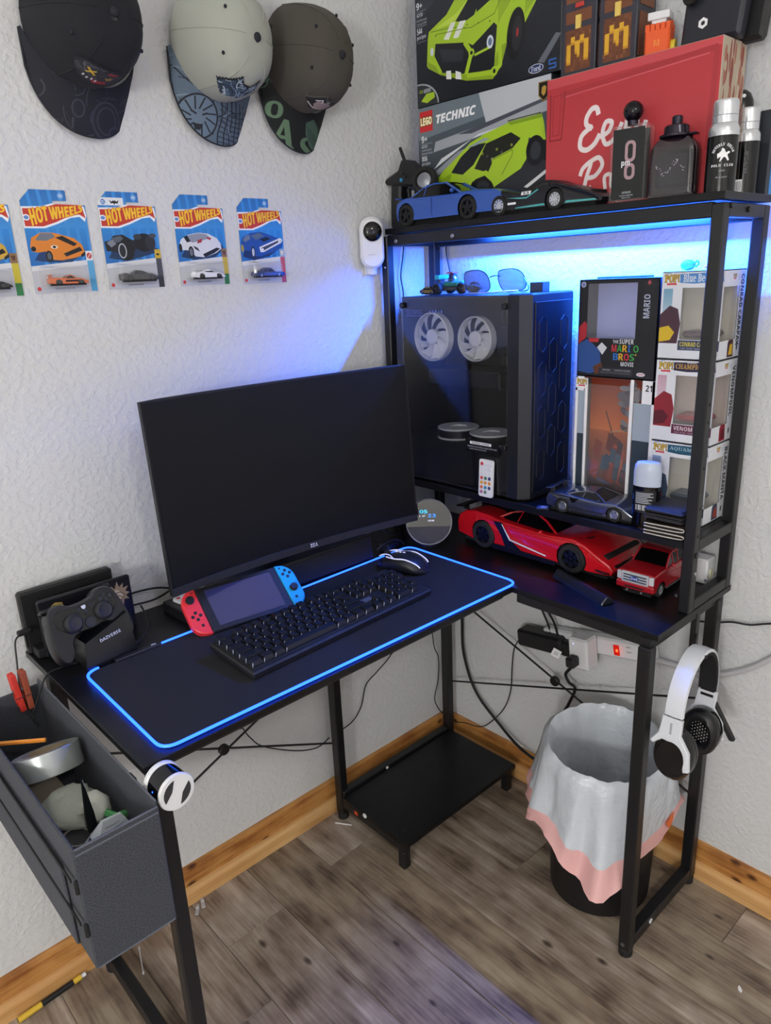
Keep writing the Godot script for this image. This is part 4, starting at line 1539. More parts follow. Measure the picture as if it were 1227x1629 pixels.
func build_mouse() -> void:
	var o := thing("gaming_mouse", "black gaming mouse with white lit lines on the mat right of the soundbar", "mouse", Vector3(-0.412, H + 0.0042, 0.262), Vector3(0, 0.30, 0))
	# +z is the rear of the mouse, which is turned to the room
	var rings := []
	for i in 13:
		var t := i / 12.0
		var z := lerpf(-0.060, 0.062, t)
		var w := 0.031 * (0.80 + 0.28 * sin(PI * t) - 0.10 * sin(PI * 2.0 * t)) * sqrt(maxf(1.0 - pow(absf(2.0 * t - 1.0), 6.0), 0.05))
		var h := 0.015 + 0.025 * sin(PI * clampf(t * 0.9 + 0.05, 0, 1)) * (0.85 + 0.25 * t)
		h *= sqrt(maxf(1.0 - pow(absf(2.0 * t - 1.0), 7.0), 0.10))
		var ring := PackedVector3Array()
		for k in 16:
			var a := TAU * k / 16
			var sx := signf(cos(a)) * pow(absf(cos(a)), 0.7)
			var sy := sin(a)
			ring.append(Vector3(sx * w, maxf(0.0, h * (0.30 + (0.70 if sy > 0 else 0.30) * signf(sy) * pow(absf(sy), 0.8))), z))
		rings.append(ring)
	part(o, "shell", MB.new().loft(rings), mt("mouse_shell", Color("#1a1b20"), 0.4), 50)
	var gm := mt("white_lines", Color("#e6e6f2"), 0.4, 0.0, {"emit": Color("#dfe2ff"), "power": 0.25})
	for s in [-1.0, 1.0]:
		part(o, "light_line", MB.new().tube(curve(v3([s * 0.020, 0.0315, -0.030, s * 0.026, 0.0325, -0.005, s * 0.0255, 0.034, 0.020, s * 0.022, 0.026, 0.044, s * 0.020, 0.018, 0.054]), 4), 0.0016, 6), gm)
		part(o, "light_line", MB.new().tube(curve(v3([s * 0.026, 0.0320, -0.008, s * 0.018, 0.036, -0.022, s * 0.012, 0.0335, -0.040, s * 0.012, 0.028, -0.052]), 4), 0.0013, 6), gm)
	part(o, "scroll_wheel", MB.new().cyl(Vector3(-0.0035, 0.031, -0.038), Vector3(0.0035, 0.031, -0.038), 0.008, 16), M.rubber)
	for i in 3:
		part(o, "mode_light", MB.new().box(Vector3(-0.004 + i * 0.001, 0.0412, -0.012 + i * 0.009), Vector3(0.003, 0.0016, 0.006), 0.0004), gm)


func build_clock() -> void:
	var c := Vector3(-0.2575, H, 0.196)
	var o := thing("smart_clock", "round glass-faced clock showing 05 23 on the desk right of the monitor", "clock", c)
	var dir := (Vector3(-1.4579, 1.20, 1.3726) - Vector3(-0.2575, 0.815, 0.196)).normalized()
	var bs := Basis.looking_at(-dir, Vector3.UP)
	var xf := Transform3D(bs, Vector3(0, 0.0605, 0))
	var ball := MB.new()
	ball.x = xf * Transform3D(Basis.from_euler(Vector3(PI / 2, 0, 0)), Vector3.ZERO)
	ball.lathe([Vector2(0.0, -0.072), Vector2(0.026, -0.066), Vector2(0.044, -0.050), Vector2(0.053, -0.028), Vector2(0.0562, -0.006), Vector2(0.0562, -0.0015), Vector2(0.0550, 0.0)], 36)
	part(o, "shell", ball, mt("clock_shell", Color("#3c3d42"), 0.6))
	part(o, "foot", MB.new().cyl(Vector3(0.012, 0, -0.016), Vector3(0.012, 0.02, -0.016), 0.03, 20), M.dark_plastic)
	var rim := MB.new()
	rim.x = xf * Transform3D(Basis.from_euler(Vector3(PI / 2, 0, 0)), Vector3.ZERO)
	rim.lathe([Vector2(0.0535, 0.0), Vector2(0.0562, -0.0005), Vector2(0.0566, 0.0010), Vector2(0.0553, 0.0020), Vector2(0.0535, 0.0014)], 40, false)
	part(o, "rim", rim, mt("rim_grey", Color("#77787c"), 0.35, 0.6))
	var up := MB.new()   # the screen above, the speaker cloth below
	var low := MB.new()
	var pu := []
	var pw := []
	for k in 25:
		var a := lerpf(-0.20, PI + 0.20, k / 24.0)
		pu.append(Vector2(cos(a), sin(a)) * 0.0537)
	for k in 25:
		var a := lerpf(PI + 0.22, TAU - 0.22, k / 24.0)
		pw.append(Vector2(cos(a), sin(a)) * 0.0537)
	up.x = xf
	up.extrude(pu, 0.0002, 0.0014, 0.0)
	low.x = xf
	low.extrude(pw, 0.0002, 0.0011, 0.0)
	part(o, "screen", up, mt("clock_glass", Color("#121215"), 0.05, 0.0, {"spec": 1.0, "coat": 1.0}), 20)
	part(o, "speaker_cloth", low, mt("clock_cloth", Color("#3b3a3c"), 0.75), 20)
	var cy := mt("cyan_digits", Color("#38c8e8"), 0.4, 0.0, {"emit": Color("#28c4ec"), "power": 0.9})
	var bl := mt("blue_digits", Color("#2f8fe0"), 0.4, 0.0, {"emit": Color("#1f7fdc"), "power": 0.8})
	var wh := mt("white_digits", Color("#d8dcea"), 0.4, 0.0, {"emit": Color("#c8cce0"), "power": 0.7})
	for q in [["05", 0.019, 0.0085, -0.0125, 0.0255, cy], ["23", 0.019, 0.0085, 0.0075, 0.0155, bl], ["63°", 0.0075, 0.0040, -0.012, 0.0150, wh], ["4:38 AM", 0.0145, 0.0040, 0.005, 0.0035, wh]]:
		lettering(o, q[0], q[1], q[2], xf * Transform3D(Basis.IDENTITY, Vector3(q[3], q[4], 0.0015)), q[5], "Droid Sans", true, "digits", 0.0003)
	part(o, "weather_mark", MB.new().at(Vector3.ZERO).box(Vector3.ZERO, Vector3(0.003, 0.003, 0.0003), 0.0), wh).transform = xf * Transform3D(Basis.IDENTITY, Vector3(-0.0215, 0.0150, 0.0016))


func remote(p: Vector3, b: Basis, label: String) -> void:
	var o := thing("light_remote", label, "remote control", p)
	o.transform = Transform3D(b, p)
	part(o, "body", MB.new().extrude(rrect(0.040, 0.086, 0.005, 4), -0.003, 0.003, 0.0008), M.white_plastic)
	var cols := [["#c8303a", "#d8d8dc", "#d8d8dc"], ["#d8d8dc", "#d8d8dc", "#d8d8dc"], ["#d8d8dc", "#d8d8dc", "#d8d8dc"], ["#c94a4a", "#3f7058", "#3a3a6e"], ["#d8a23c", "#d99040", "#d8863a"], ["#cf6a5a", "#2f87b0", "#3a466a"], ["#a5668a", "#5a7a72", "#e2e2e6"]]
	for r in 7:
		for c in 3:
			var m := mt("remote_" + str(cols[r][c]), Color(cols[r][c]), 0.5)
			var k := MB.new()
			k.x = Transform3D(Basis.from_euler(Vector3(PI / 2, 0, 0)), Vector3((c - 1) * 0.0112, 0.033 - r * 0.0108, 0.003))
			k.lathe([Vector2(0.0041, 0), Vector2(0.0041, 0.0006), Vector2(0.0036, 0.0011)], 12)
			part(o, "button", k, m)


func build_red_racer() -> void:
	var o := thing("red_model_supercar", "large red model supercar with black wheels on the desk below the middle shelf", "model car", Vector3(-0.098, H, 0.425))
	var red := mt("racer_red", Color("#c41420"), 0.22, 0.0, {"coat": 0.6})
	var blk := mt("racer_black", Color("#0c0c0e"), 0.35)
	car(o, {"L": 440.0, "W": 178.0, "sill": 16.0, "wr": 33.0, "tyre": 24.0, "axles": [-122.0, 122.0], "arch": 1.10, "round": 5.0, "shoulder": 56.0, "taper": 0.16, "tuck": 0.07, "paint": red,
		"body": [-208, 20, -214, 44, -206, 66, -184, 80, -150, 86, -112, 84, -70, 77, -30, 75, 20, 73, 60, 73, 95, 76, 122, 77, 150, 70, 180, 55, 208, 36, 216, 24, 212, 14, 160, 14],
		"glass": [-96, 74, -62, 92, -28, 100, 8, 99, 36, 90, 92, 64], "cabin": [66.0, 42.0], "roof": [1, 2], "pillar": 3.0, "post": [-34.0], "rim": mt("dark_rim", Color("#1c1d22"), 0.35, 0.5), "spokes": 6, "mirror": [84.0, 76.0, 42.0], "mirror_size": 2.0})
	# black gap behind the door, lower skirt, splitter
	plate(o, "side_intake", [-88, 74, -66, 76, -44, 42, -6, 18, -52, 16, -64, 44], 88.2, blk, true, 1.6)
	plate(o, "side_line", [-64, 73, -61, 72, -38, 41, 60, 27, 60, 24, -41, 38], 89.4, M.white_plastic, true, 0.8)
	plate(o, "skirt", [-92, 8, 84, 8, 88, 18, -6, 20, -90, 20], 88.4, blk, true, 2.4)
	slab(o, "splitter", [0, 13, 205], [150, 5, 34], blk)
	slab(o, "front_intake", [0, 26, 207], [120, 14, 14], blk, Vector3(0.3, 0, 0))
	for s in [-1.0, 1.0]:
		slab(o, "headlight", [s * 76, 60.0, 158], [6, 2.4, 56], M.lamp_clear, Vector3(0.36, s * -0.10, s * -0.5))
		slab(o, "hood_vent", [s * 40, 72.5, 140], [22, 2.0, 4], blk, Vector3(0.24, s * 0.25, 0))
		slab(o, "canard", [s * 78, 20, 196], [22, 3, 26], blk, Vector3(0, s * 0.2, s * 0.3))
		slab(o, "wing_strut", [s * 52, 80, -202], [4, 14, 16], blk)
	slab(o, "rear_wing", [0, 86, -204], [150, 4, 26], blk, Vector3(-0.12, 0, 0), 0.0015)
	slab(o, "engine_cover", [0, 82, -130], [60, 8, 90], blk, Vector3(0.06, 0, 0), 0.002)
	slab(o, "rear_panel", [0, 40, -211], [140, 30, 8], blk)


func build_truck() -> void:
	var o := thing("red_model_pickup", "dark red model pickup truck with a chrome grille at the desk's corner post", "model truck", Vector3(-0.107, H, 0.706), Vector3(0, -PI / 2 + 0.03, 0))
	var red := mt("truck_red", Color("#9e1420"), 0.22, 0.0, {"coat": 0.7})
	car(o, {"L": 196.0, "W": 80.0, "sill": 15.0, "wr": 14.5, "tyre": 10.0, "axles": [-58.0, 66.0], "arch": 1.25, "round": 4.0, "shoulder": 44.0, "taper": 0.05, "tuck": 0.02, "paint": red,
		"body": [-96, 16, -97, 30, -96, 50, -92, 52, -40, 52, -20, 53, 34, 54, 40, 55, 70, 54, 92, 51, 97, 46, 98, 30, 97, 16],
		"glass": [-42, 53, -38, 76, -28, 79, 12, 79, 20, 76, 42, 54], "cabin": [36.0, 31.0], "roof": [1, 2, 3], "pillar": 2.2, "post": [-8.0, 14.0], "rim": M.chrome, "spokes": 8, "mirror": [43.0, 57.0, 26.0], "mirror_size": 1.6})
	slab(o, "grille_frame", [0, 40, 97.5], [56, 22, 5], mt("grille_silver", Color("#c9ccd2"), 0.3, 0.4), Vector3(-0.04, 0, 0), 0.0012)
	for r in 3:
		slab(o, "grille_gap", [0, 34.5 + r * 5.6, 100.2], [48, 2.6, 0.8], mt("grille_dark", Color("#3a3c42"), 0.4), Vector3.ZERO, 0.0002)
	var bd := MB.new()
	bd.at(Vector3(0, 0.0402, 0.1004)).extrude(ngon(0.0095, 20, Vector2.ZERO, 0.0, 0.0042), 0, 0.0012)
	part(o, "badge", bd, mt("badge_blue", Color("#1f3f9a"), 0.3))
	lettering(o, "Ford", 0.013, 0.0048, Transform3D(Basis.IDENTITY, Vector3(0, 0.0401, 0.1016)), M.print_white, "Droid Serif", true, "badge_lettering", 0.0003)
	for s in [-1.0, 1.0]:
		slab(o, "headlight", [s * 33.5, 41, 96.5], [9.5, 17, 5], M.lamp_clear, Vector3(0, s * 0.16, 0), 0.001)
		slab(o, "running_board", [s * 39, 13, 4], [5, 2, 84], M.silver)
		slab(o, "fog_light", [s * 27, 19, 99.3], [5, 4, 1.5], M.chrome)
		slab(o, "tow_hook", [s * 15, 13, 99], [3, 3, 4], M.chrome)
	slab(o, "bumper", [0, 23, 97.5], [80, 15, 7], red, Vector3.ZERO, 0.003)
	slab(o, "bumper_slot", [0, 22, 101.2], [40, 3.2, 0.8], M.matte_black)
	slab(o, "bed_floor", [0, 48, -68], [64, 10, 44], M.matte_black)


# ------------------------------------------------------------------ things on the middle shelf and on the PC
const MS := 0.894   # height of the middle shelf

func face_x(o: Node, nm: String, x: float, z0: float, z1: float, y0: float, y1: float, m: Material, label := "") -> MeshInstance3D:   # a printed sheet that faces -x; its left edge in view is z0
	var b := MB.new()
	b.quad(Vector3(x, y0, z0), Vector3(x, y0, z1), Vector3(x, y1, z1), Vector3(x, y1, z0))
	return part(o, nm, b, m, 0, label)


func face_z(o: Node, nm: String, z: float, x0: float, x1: float, y0: float, y1: float, m: Material) -> MeshInstance3D:   # faces +z
	var b := MB.new()
	b.quad(Vector3(x0, y0, z), Vector3(x1, y0, z), Vector3(x1, y1, z), Vector3(x0, y1, z))
	return part(o, nm, b, m, 0)


func looking_left(p: Vector3) -> Transform3D:   # for lettering on faces turned to -x
	return Transform3D(Basis(Vector3(0, 0, 1), Vector3(0, 1, 0), Vector3(-1, 0, 0)), p)


func build_shelf_things() -> void:
	build_tower()
	remote(Vector3(-0.2165, MS + 0.0432, 0.341), Basis(Vector3(0.0, 0.0, 1.0), Vector3(0.05, 1.0, 0.0).normalized(), Vector3(-1.0, 0.05, 0.0).normalized()), "white card remote with coloured buttons leaning upright against the PC's glass")
	build_silver_car()
	build_film_box()
	build_cover_box()
	build_figure_boxes()
	# flat dark box behind the film toy box
	var bb := thing("flat_box", "flat dark box standing behind the black toy box, only its top edge in view", "box", Vector3(-0.0225, MS, 0.548))
	part(bb, "carton", MB.new().box(Vector3(0, 0.2330, 0), Vector3(0.03, 0.466, 0.112), 0.001), mt("navy_card", Color("#1c2a48"), 0.5))
	# deodorant stick
	var d := thing("deodorant_stick", "black deodorant stick with a pale translucent cap beside the comic cover box", "deodorant", Vector3(-0.176, MS, 0.706), Vector3(0, 0.25, 0))
	var oval := func_oval(0.015, 0.026)
	part(d, "body", upright(oval, 0.0, 0.082, 0.0015), M.gloss_black)
	var cap := MB.new()
	var rings := []
	for q in [[0.082, 1.0, 0.0], [0.110, 1.0, 0.0], [0.122, 0.94, 0.0], [0.128, 0.80, 0.0], [0.1295, 0.5, 0.0]]:
		var ring := PackedVector3Array()
		for p in oval:
			ring.append(Vector3(p.x * q[1], q[0], p.y * q[1]))
		rings.append(ring)
	cap.loft(rings)
	part(d, "cap", cap, mt("pale_cap", Color("#b9c3d6"), 0.35, 0.0, {"back": Color(0.3, 0.32, 0.36)}))
	var a := Art.new(34, 44, 4, Color("#0d0d10"))
	for r in 7:
		a.rect(3, 4 + r * 3.2, [26, 22, 27, 18, 25, 20, 24][r], 1.5, Color("#b8bcc4"))
	for c in 11:
		a.rect(4 + c * 2.2, 28, [1.1, 0.6, 1.5][c % 3], 11, Color("#d8dbe0"))
	var sh := MB.new()
	var lastp := Vector2.ZERO
	for i in 9:
		var f0 := lerpf(PI * 0.72, PI * 1.28, i / 9.0)
		var f1 := lerpf(PI * 0.72, PI * 1.28, (i + 1) / 9.0)
		var p0 := Vector3(cos(f0) * 0.0153, 0, -sin(f0) * 0.0263)
		var p1 := Vector3(cos(f1) * 0.0153, 0, -sin(f1) * 0.0263)
		p0.z = -sin(f0) * 0.0263
		sh.quad(p0 + Vector3(0, 0.030, 0), p1 + Vector3(0, 0.030, 0), p1 + Vector3(0, 0.074, 0), p0 + Vector3(0, 0.074, 0), Vector2(i / 9.0, 1), Vector2((i + 1) / 9.0, 1), Vector2((i + 1) / 9.0, 0), Vector2(i / 9.0, 0))
	part(d, "printed_label", sh, printed("stick_label", a), 30)
	# two stacked wallets
	for k in 2:
		var w := thing("wallet", ["dark brown bifold wallet with pale stitched edges, lowest in the stack by the hutch post", "dark navy bifold wallet lying on top of the wallet stack by the hutch post"][k], "wallet", Vector3(-0.178, MS + k * 0.0285, 0.7625), Vector3(0, 0.06 if k == 0 else -0.02, 0), "stacked wallets")
		var col := mt("wallet_brown", Color("#2a1c1a"), 0.6) if k == 0 else mt("wallet_navy", Color("#1a1c26"), 0.45)
		var up := mt("wallet_brown_in", Color("#181214"), 0.6)
		for s in 2:
			var lv := MB.new()
			lv.at(Vector3(0.0, 0.0075 + s * 0.0135, 0.0), Vector3(0.03 * (1 - 2 * s), 0, 0.02))
			lv.box(Vector3.ZERO, Vector3(0.082, 0.010, 0.078), 0.004)
			part(w, "cover", lv, col, 45)
		for s in 3:
			part(w, "card_slot", MB.new().at(Vector3(-0.002, 0.006 + s * 0.008, 0.002)).box(Vector3.ZERO, Vector3(0.082, 0.002, 0.074), 0.0005), up if k == 0 else mt("wallet_inner", Color("#2b2728"), 0.6))
		if k == 0:
			for s in 2:
				var y0 := 0.0075 + s * 0.0135
				part(w, "stitching", MB.new().tube(curve(v3([-0.0425, y0 - 0.003, -0.036, -0.0432, y0 - 0.0035, 0.0, -0.0425, y0 - 0.003, 0.034, -0.040, y0, 0.0385, -0.0425, y0 + 0.003, 0.034, -0.0432, y0 + 0.0035, 0.0, -0.0425, y0 + 0.003, -0.036]), 4), 0.0011, 6), mt("pale_thread", Color("#c9c4bc"), 0.7))
	var pp := thing("cloth_pad", "brown cloth pad lying under the stack of wallets", "pad", Vector3(-0.205, MS, 0.742))
	part(pp, "pad", MB.new().extrude(ngon(0.03, 20, Vector2.ZERO, 0.0, 0.04), 0.0, 0.0022, 0.0006), mt("brown_cloth", Color("#4a2f2a"), 0.8)).transform = Transform3D(Basis.from_euler(Vector3(-PI / 2, 0, 0)), Vector3(0.028, -0.0012, -0.006))
	# memory card
	var sd := thing("memory_card", "small dark memory card lying on the middle shelf left of the silver car", "memory card", Vector3(-0.205, MS, 0.488), Vector3(0, 0.5, 0))
	part(sd, "card", MB.new().box(Vector3(0, 0.001, 0), Vector3(0.021, 0.002, 0.026), 0.0005), mt("card_blue", Color("#2a3358"), 0.4))
	part(sd, "sticker", MB.new().box(Vector3(0, 0.0021, 0.002), Vector3(0.015, 0.0004, 0.014), 0.0), mt("card_label", Color("#7a80a0"), 0.5))
	build_pc_top()


func func_oval(rx: float, rz: float) -> Array:
	return ngon(rx, 28, Vector2.ZERO, 0.0, rz)


func upright(pts: Array, y0: float, y1: float, bev: float) -> MB:   # an outline in x, z pulled upward
	var b := MB.new()
	b.x = Transform3D(Basis(Vector3(1, 0, 0), Vector3(0, 0, -1), Vector3(0, 1, 0)), Vector3.ZERO)
	var q := []
	for p in pts:
		q.append(Vector2(p.x, -p.y))
	b.extrude(q, y0, y1, bev)
	return b


func build_tower() -> void:
	# x runs from the glass side (-x) to the wall, z to the front panel
	var o := thing("computer_tower", "black computer tower with a smoked glass side panel on the middle shelf", "computer", Vector3(-0.122, MS, 0.26))
	base = -Vector3(-0.122, MS, 0.26)
	var x0 := -0.204
	var x1 := -0.036
	var z0 := 0.075
	var z1 := 0.392
	var y0 := MS + 0.006
	var y1 := 1.333
	var st := mt("case_steel", Color("#101115"), 0.5)
	part(o, "case_floor", nb().box(Vector3((x0 + x1) / 2, y0 + 0.002, (z0 + z1) / 2), Vector3(x1 - x0, 0.004, z1 - z0), 0.0), st)
	part(o, "top_panel", nb().box(Vector3((x0 + x1) / 2, y1 - 0.0025, (z0 + z1) / 2), Vector3(x1 - x0, 0.005, z1 - z0), 0.001), st)
	part(o, "side_panel", nb().box(Vector3(x1 - 0.001, (y0 + y1) / 2, (z0 + z1) / 2), Vector3(0.002, y1 - y0, z1 - z0), 0.0), st)
	part(o, "motherboard_tray", nb().box(Vector3(x1 - 0.022, (y0 + y1) / 2, (z0 + z1) / 2), Vector3(0.002, y1 - y0 - 0.01, z1 - z0), 0.0), M.matte_black)
	part(o, "rear_panel", nb().box(Vector3((x0 + x1) / 2, (y0 + y1) / 2, z0 + 0.001), Vector3(x1 - x0, y1 - y0, 0.002), 0.0), st)
	part(o, "supply_shroud", nb().box(Vector3((x0 + x1) / 2 - 0.004, y0 + 0.0505, (z0 + z1) / 2), Vector3(x1 - x0 - 0.022, 0.101, z1 - z0 - 0.004), 0.001), M.black_plastic)
	part(o, "graphics_card", nb().box(Vector3(-0.125, 1.148, 0.235), Vector3(0.10, 0.038, 0.22), 0.004), M.black_plastic)
	part(o, "cpu_cooler", nb().box(Vector3(-0.10, 1.235, 0.33), Vector3(0.06, 0.07, 0.06), 0.004), M.dark_plastic)
	for z in [0.30, 0.312]:
		part(o, "memory_stick", nb().box(Vector3(-0.09, 1.235, z), Vector3(0.04, 0.12, 0.006), 0.001), M.dark_plastic)
	# the big smoked pane and its screws
	part(o, "glass_panel", nb().box(Vector3(x0 - 0.0025, (y0 + y1) / 2, (z0 + z1) / 2 + 0.0), Vector3(0.004, y1 - y0, z1 - z0), 0.0008), M.smoked_glass)
	for p in [[0.083, 1.314], [0.386, 1.311], [0.083, 1.014], [0.386, 1.013]]:
		part(o, "thumb_screw", nb().cyl(Vector3(x0 - 0.0045, p[1], p[0]), Vector3(x0 - 0.012, p[1], p[0]), 0.0068, 18, -1, 0.0012), M.black_plastic)
	# front: side bezel, bevelled front with a honeycomb of long hexagons
	var fr := nb()
	fr.x = fr.x * Transform3D(Basis(Vector3(1, 0, 0), Vector3(0, 0, -1), Vector3(0, 1, 0)), Vector3.ZERO)
	var fp := [Vector2(x0 - 0.004, -z1), Vector2(x0 - 0.005, -(z1 + 0.030)), Vector2(x0 + 0.014, -(z1 + 0.050)), Vector2(x1 - 0.014, -(z1 + 0.052)), Vector2(x1 + 0.001, -(z1 + 0.034)), Vector2(x1 + 0.001, -z1)]
	fr.extrude(fp, y0 - 0.002, y1 + 0.002, 0.003)
	part(o, "front_bezel", fr, mt("bezel", Color("#15161b"), 0.42), 20)
	var fz := z1 + 0.0515
	var pan := nb()
	pan.box(Vector3((x0 + x1) / 2 + 0.002, (y0 + y1) / 2, fz), Vector3(x1 - x0 - 0.036, y1 - y0 - 0.030, 0.0025), 0.001)
	part(o, "front_panel", pan, mt("front_mesh", Color("#0c0d12"), 0.3), 20)
	for c in 3:
		for r in 4:
			var cx := x0 + 0.046 + c * 0.038
			var cy := y0 + 0.075 + r * 0.092 + (0.046 if c % 2 else 0.0)
			if cy > y1 - 0.05:
				continue
			var ring := []
			for q in [[-0.013, 0.026], [0.0, 0.036], [0.013, 0.026], [0.013, -0.026], [0.0, -0.036], [-0.013, -0.026]]:
				ring.append(Vector3(cx + q[0], cy + q[1], fz + 0.0015))
			part(o, "honeycomb_frame", nb().tube(ring, 0.0009, 5, true), mt("front_rib", Color("#12131a"), 0.4))
	part(o, "notch", nb().extrude([Vector2(0, 0), Vector2(0.006, 0.0), Vector2(0.013, 0.030), Vector2(0.010, 0.033)], 0, 0.0006).at(Vector3.ZERO), M.gloss_black).transform = Transform3D(Basis(Vector3(0, 0, 1), Vector3(0, 1, 0), Vector3(-1, 0, 0)), Vector3(x0 - 0.0048, 1.292, 0.407) + base)
	part(o, "top_intake", nb().box(Vector3((x0 + x1) / 2, y1 + 0.0022, z1 + 0.018), Vector3(0.11, 0.001, 0.020), 0.0), M.gloss_black)
	for x in [x0 + 0.02, x1 - 0.02]:
		for z in [z0 + 0.03, z1 + 0.02]:
			part(o, "foot", nb().box(Vector3(x, MS + 0.003, z), Vector3(0.02, 0.006, 0.03), 0.001), M.rubber)
	# two pale fans right behind the glass
	for q in [[0.142, 1.240, 0.056, -0.168], [0.268, 1.238, 0.050, -0.160]]:
		var c := Vector3(q[3], q[1], q[0])
		var R: float = q[2]
		var fan := nb()
		var n0: Transform3D = fan.x
		fan.x = n0 * Transform3D(Basis(Vector3(0, 0, 1), Vector3(-1, 0, 0), Vector3(0, -1, 0)), c)
		fan.lathe([Vector2(R * 0.95, -0.010), Vector2(R, -0.008), Vector2(R, 0.010), Vector2(R * 0.95, 0.012), Vector2(R * 0.94, 0.0)], 36, false)
		fan.lathe([Vector2(0.018, -0.006), Vector2(0.018, 0.008), Vector2(0.015, 0.010), Vector2(0.0, 0.010)], 20)
		for k in 9:
			var f := TAU * k / 9
			var blade := []
			for i in 5:
				var rr := lerpf(0.017, R * 0.92, i / 4.0)
				var ff := f + i * 0.13
				blade.append(PackedVector3Array([Vector3(cos(ff) * rr, -0.004, sin(ff) * rr), Vector3(cos(ff) * rr, -0.0025, sin(ff) * rr), Vector3(cos(ff + 0.5) * rr, 0.0075, sin(ff + 0.5) * rr), Vector3(cos(ff + 0.5) * rr, 0.006, sin(ff + 0.5) * rr)]))
			fan.loft(blade)
		part(o, "case_fan", fan, mt("fan_plastic", Color("#eef0f4"), 0.4, 0.0, {"back": Color(0.3, 0.3, 0.32)}), 30)
	# two reels of light strip lying on the shroud
	for q in [[-0.140, 0.190], [-0.150, 0.300]]:
		var y := y0 + 0.1015
		var tone := mt("reel_white", Color("#d5d8de"), 0.4)
		var r := part(o, "light_reel", nb_at(Vector3(q[0], y, q[1])).lathe([Vector2(0.0, 0.022), Vector2(0.020, 0.022), Vector2(0.021, 0.026), Vector2(0.049, 0.026), Vector2(0.050, 0.025), Vector2(0.050, 0.0235), Vector2(0.046, 0.0225), Vector2(0.046, 0.003), Vector2(0.050, 0.002), Vector2(0.050, 0.0), Vector2(0.0, 0.0)], 36, false), tone)
		part(r, "strip_coil", nb_at(Vector3(q[0], y, q[1])).lathe([Vector2(0.0465, 0.004), Vector2(0.0485, 0.004), Vector2(0.0485, 0.021), Vector2(0.0465, 0.021)], 36, false), M.black_plastic)
	part(o, "sticker", nb().box(Vector3(x0 - 0.0048, 1.005, 0.322), Vector3(0.0004, 0.030, 0.098), 0.0), mt("sticker_black", Color("#08080a"), 0.4))
	part(o, "sticker_band", nb().box(Vector3(x0 - 0.0052, 1.0125, 0.318), Vector3(0.0004, 0.0062, 0.062), 0.0), M.print_white)
	var lf := looking_left(Vector3(x0 - 0.0054, 1.0125, 0.318) + base)
	lettering(o, "TECHNICAL SUPPORT", 0.052, 0.0036, lf, M.print_black, "Droid Sans", true, "sticker_lettering", 0.0002)
	lettering(o, "TEMPERED GLASS PANEL HANDLE WITH CARE", 0.086, 0.0036, looking_left(Vector3(x0 - 0.0052, 1.0035, 0.322) + base), mt("print_dim", Color("#9a9ca4"), 0.5), "Droid Sans", false, "sticker_lettering", 0.0002)
	lettering(o, "ASSISTANCE REQUIRED", 0.050, 0.0034, looking_left(Vector3(x0 - 0.0052, 0.9975, 0.310) + base), mt("print_dim", Color("#9a9ca4"), 0.5), "Droid Sans", false, "sticker_lettering", 0.0002)
	var vent := nb()
	for r in 3:
		for c in 8:
			vent.cyl(Vector3(x0 - 0.0046, 1.302 - r * 0.0055, 0.096 + c * 0.0065 + (r % 2) * 0.003), Vector3(x0 - 0.0050, 1.302 - r * 0.0055, 0.096 + c * 0.0065 + (r % 2) * 0.003), 0.0019, 6)
	for c in 5:
		vent.box(Vector3(x0 - 0.0047, 1.300, 0.170 + c * 0.009), Vector3(0.0004, 0.004 + (c % 3) * 0.002, 0.005), 0.0)
	part(o, "printed_dots", vent, mt("dots_lilac", Color("#5a66a8"), 0.5), 0).set_meta("kind", "stuff")


func nb_at(p: Vector3) -> MB:
	return MB.new().at(base + p)


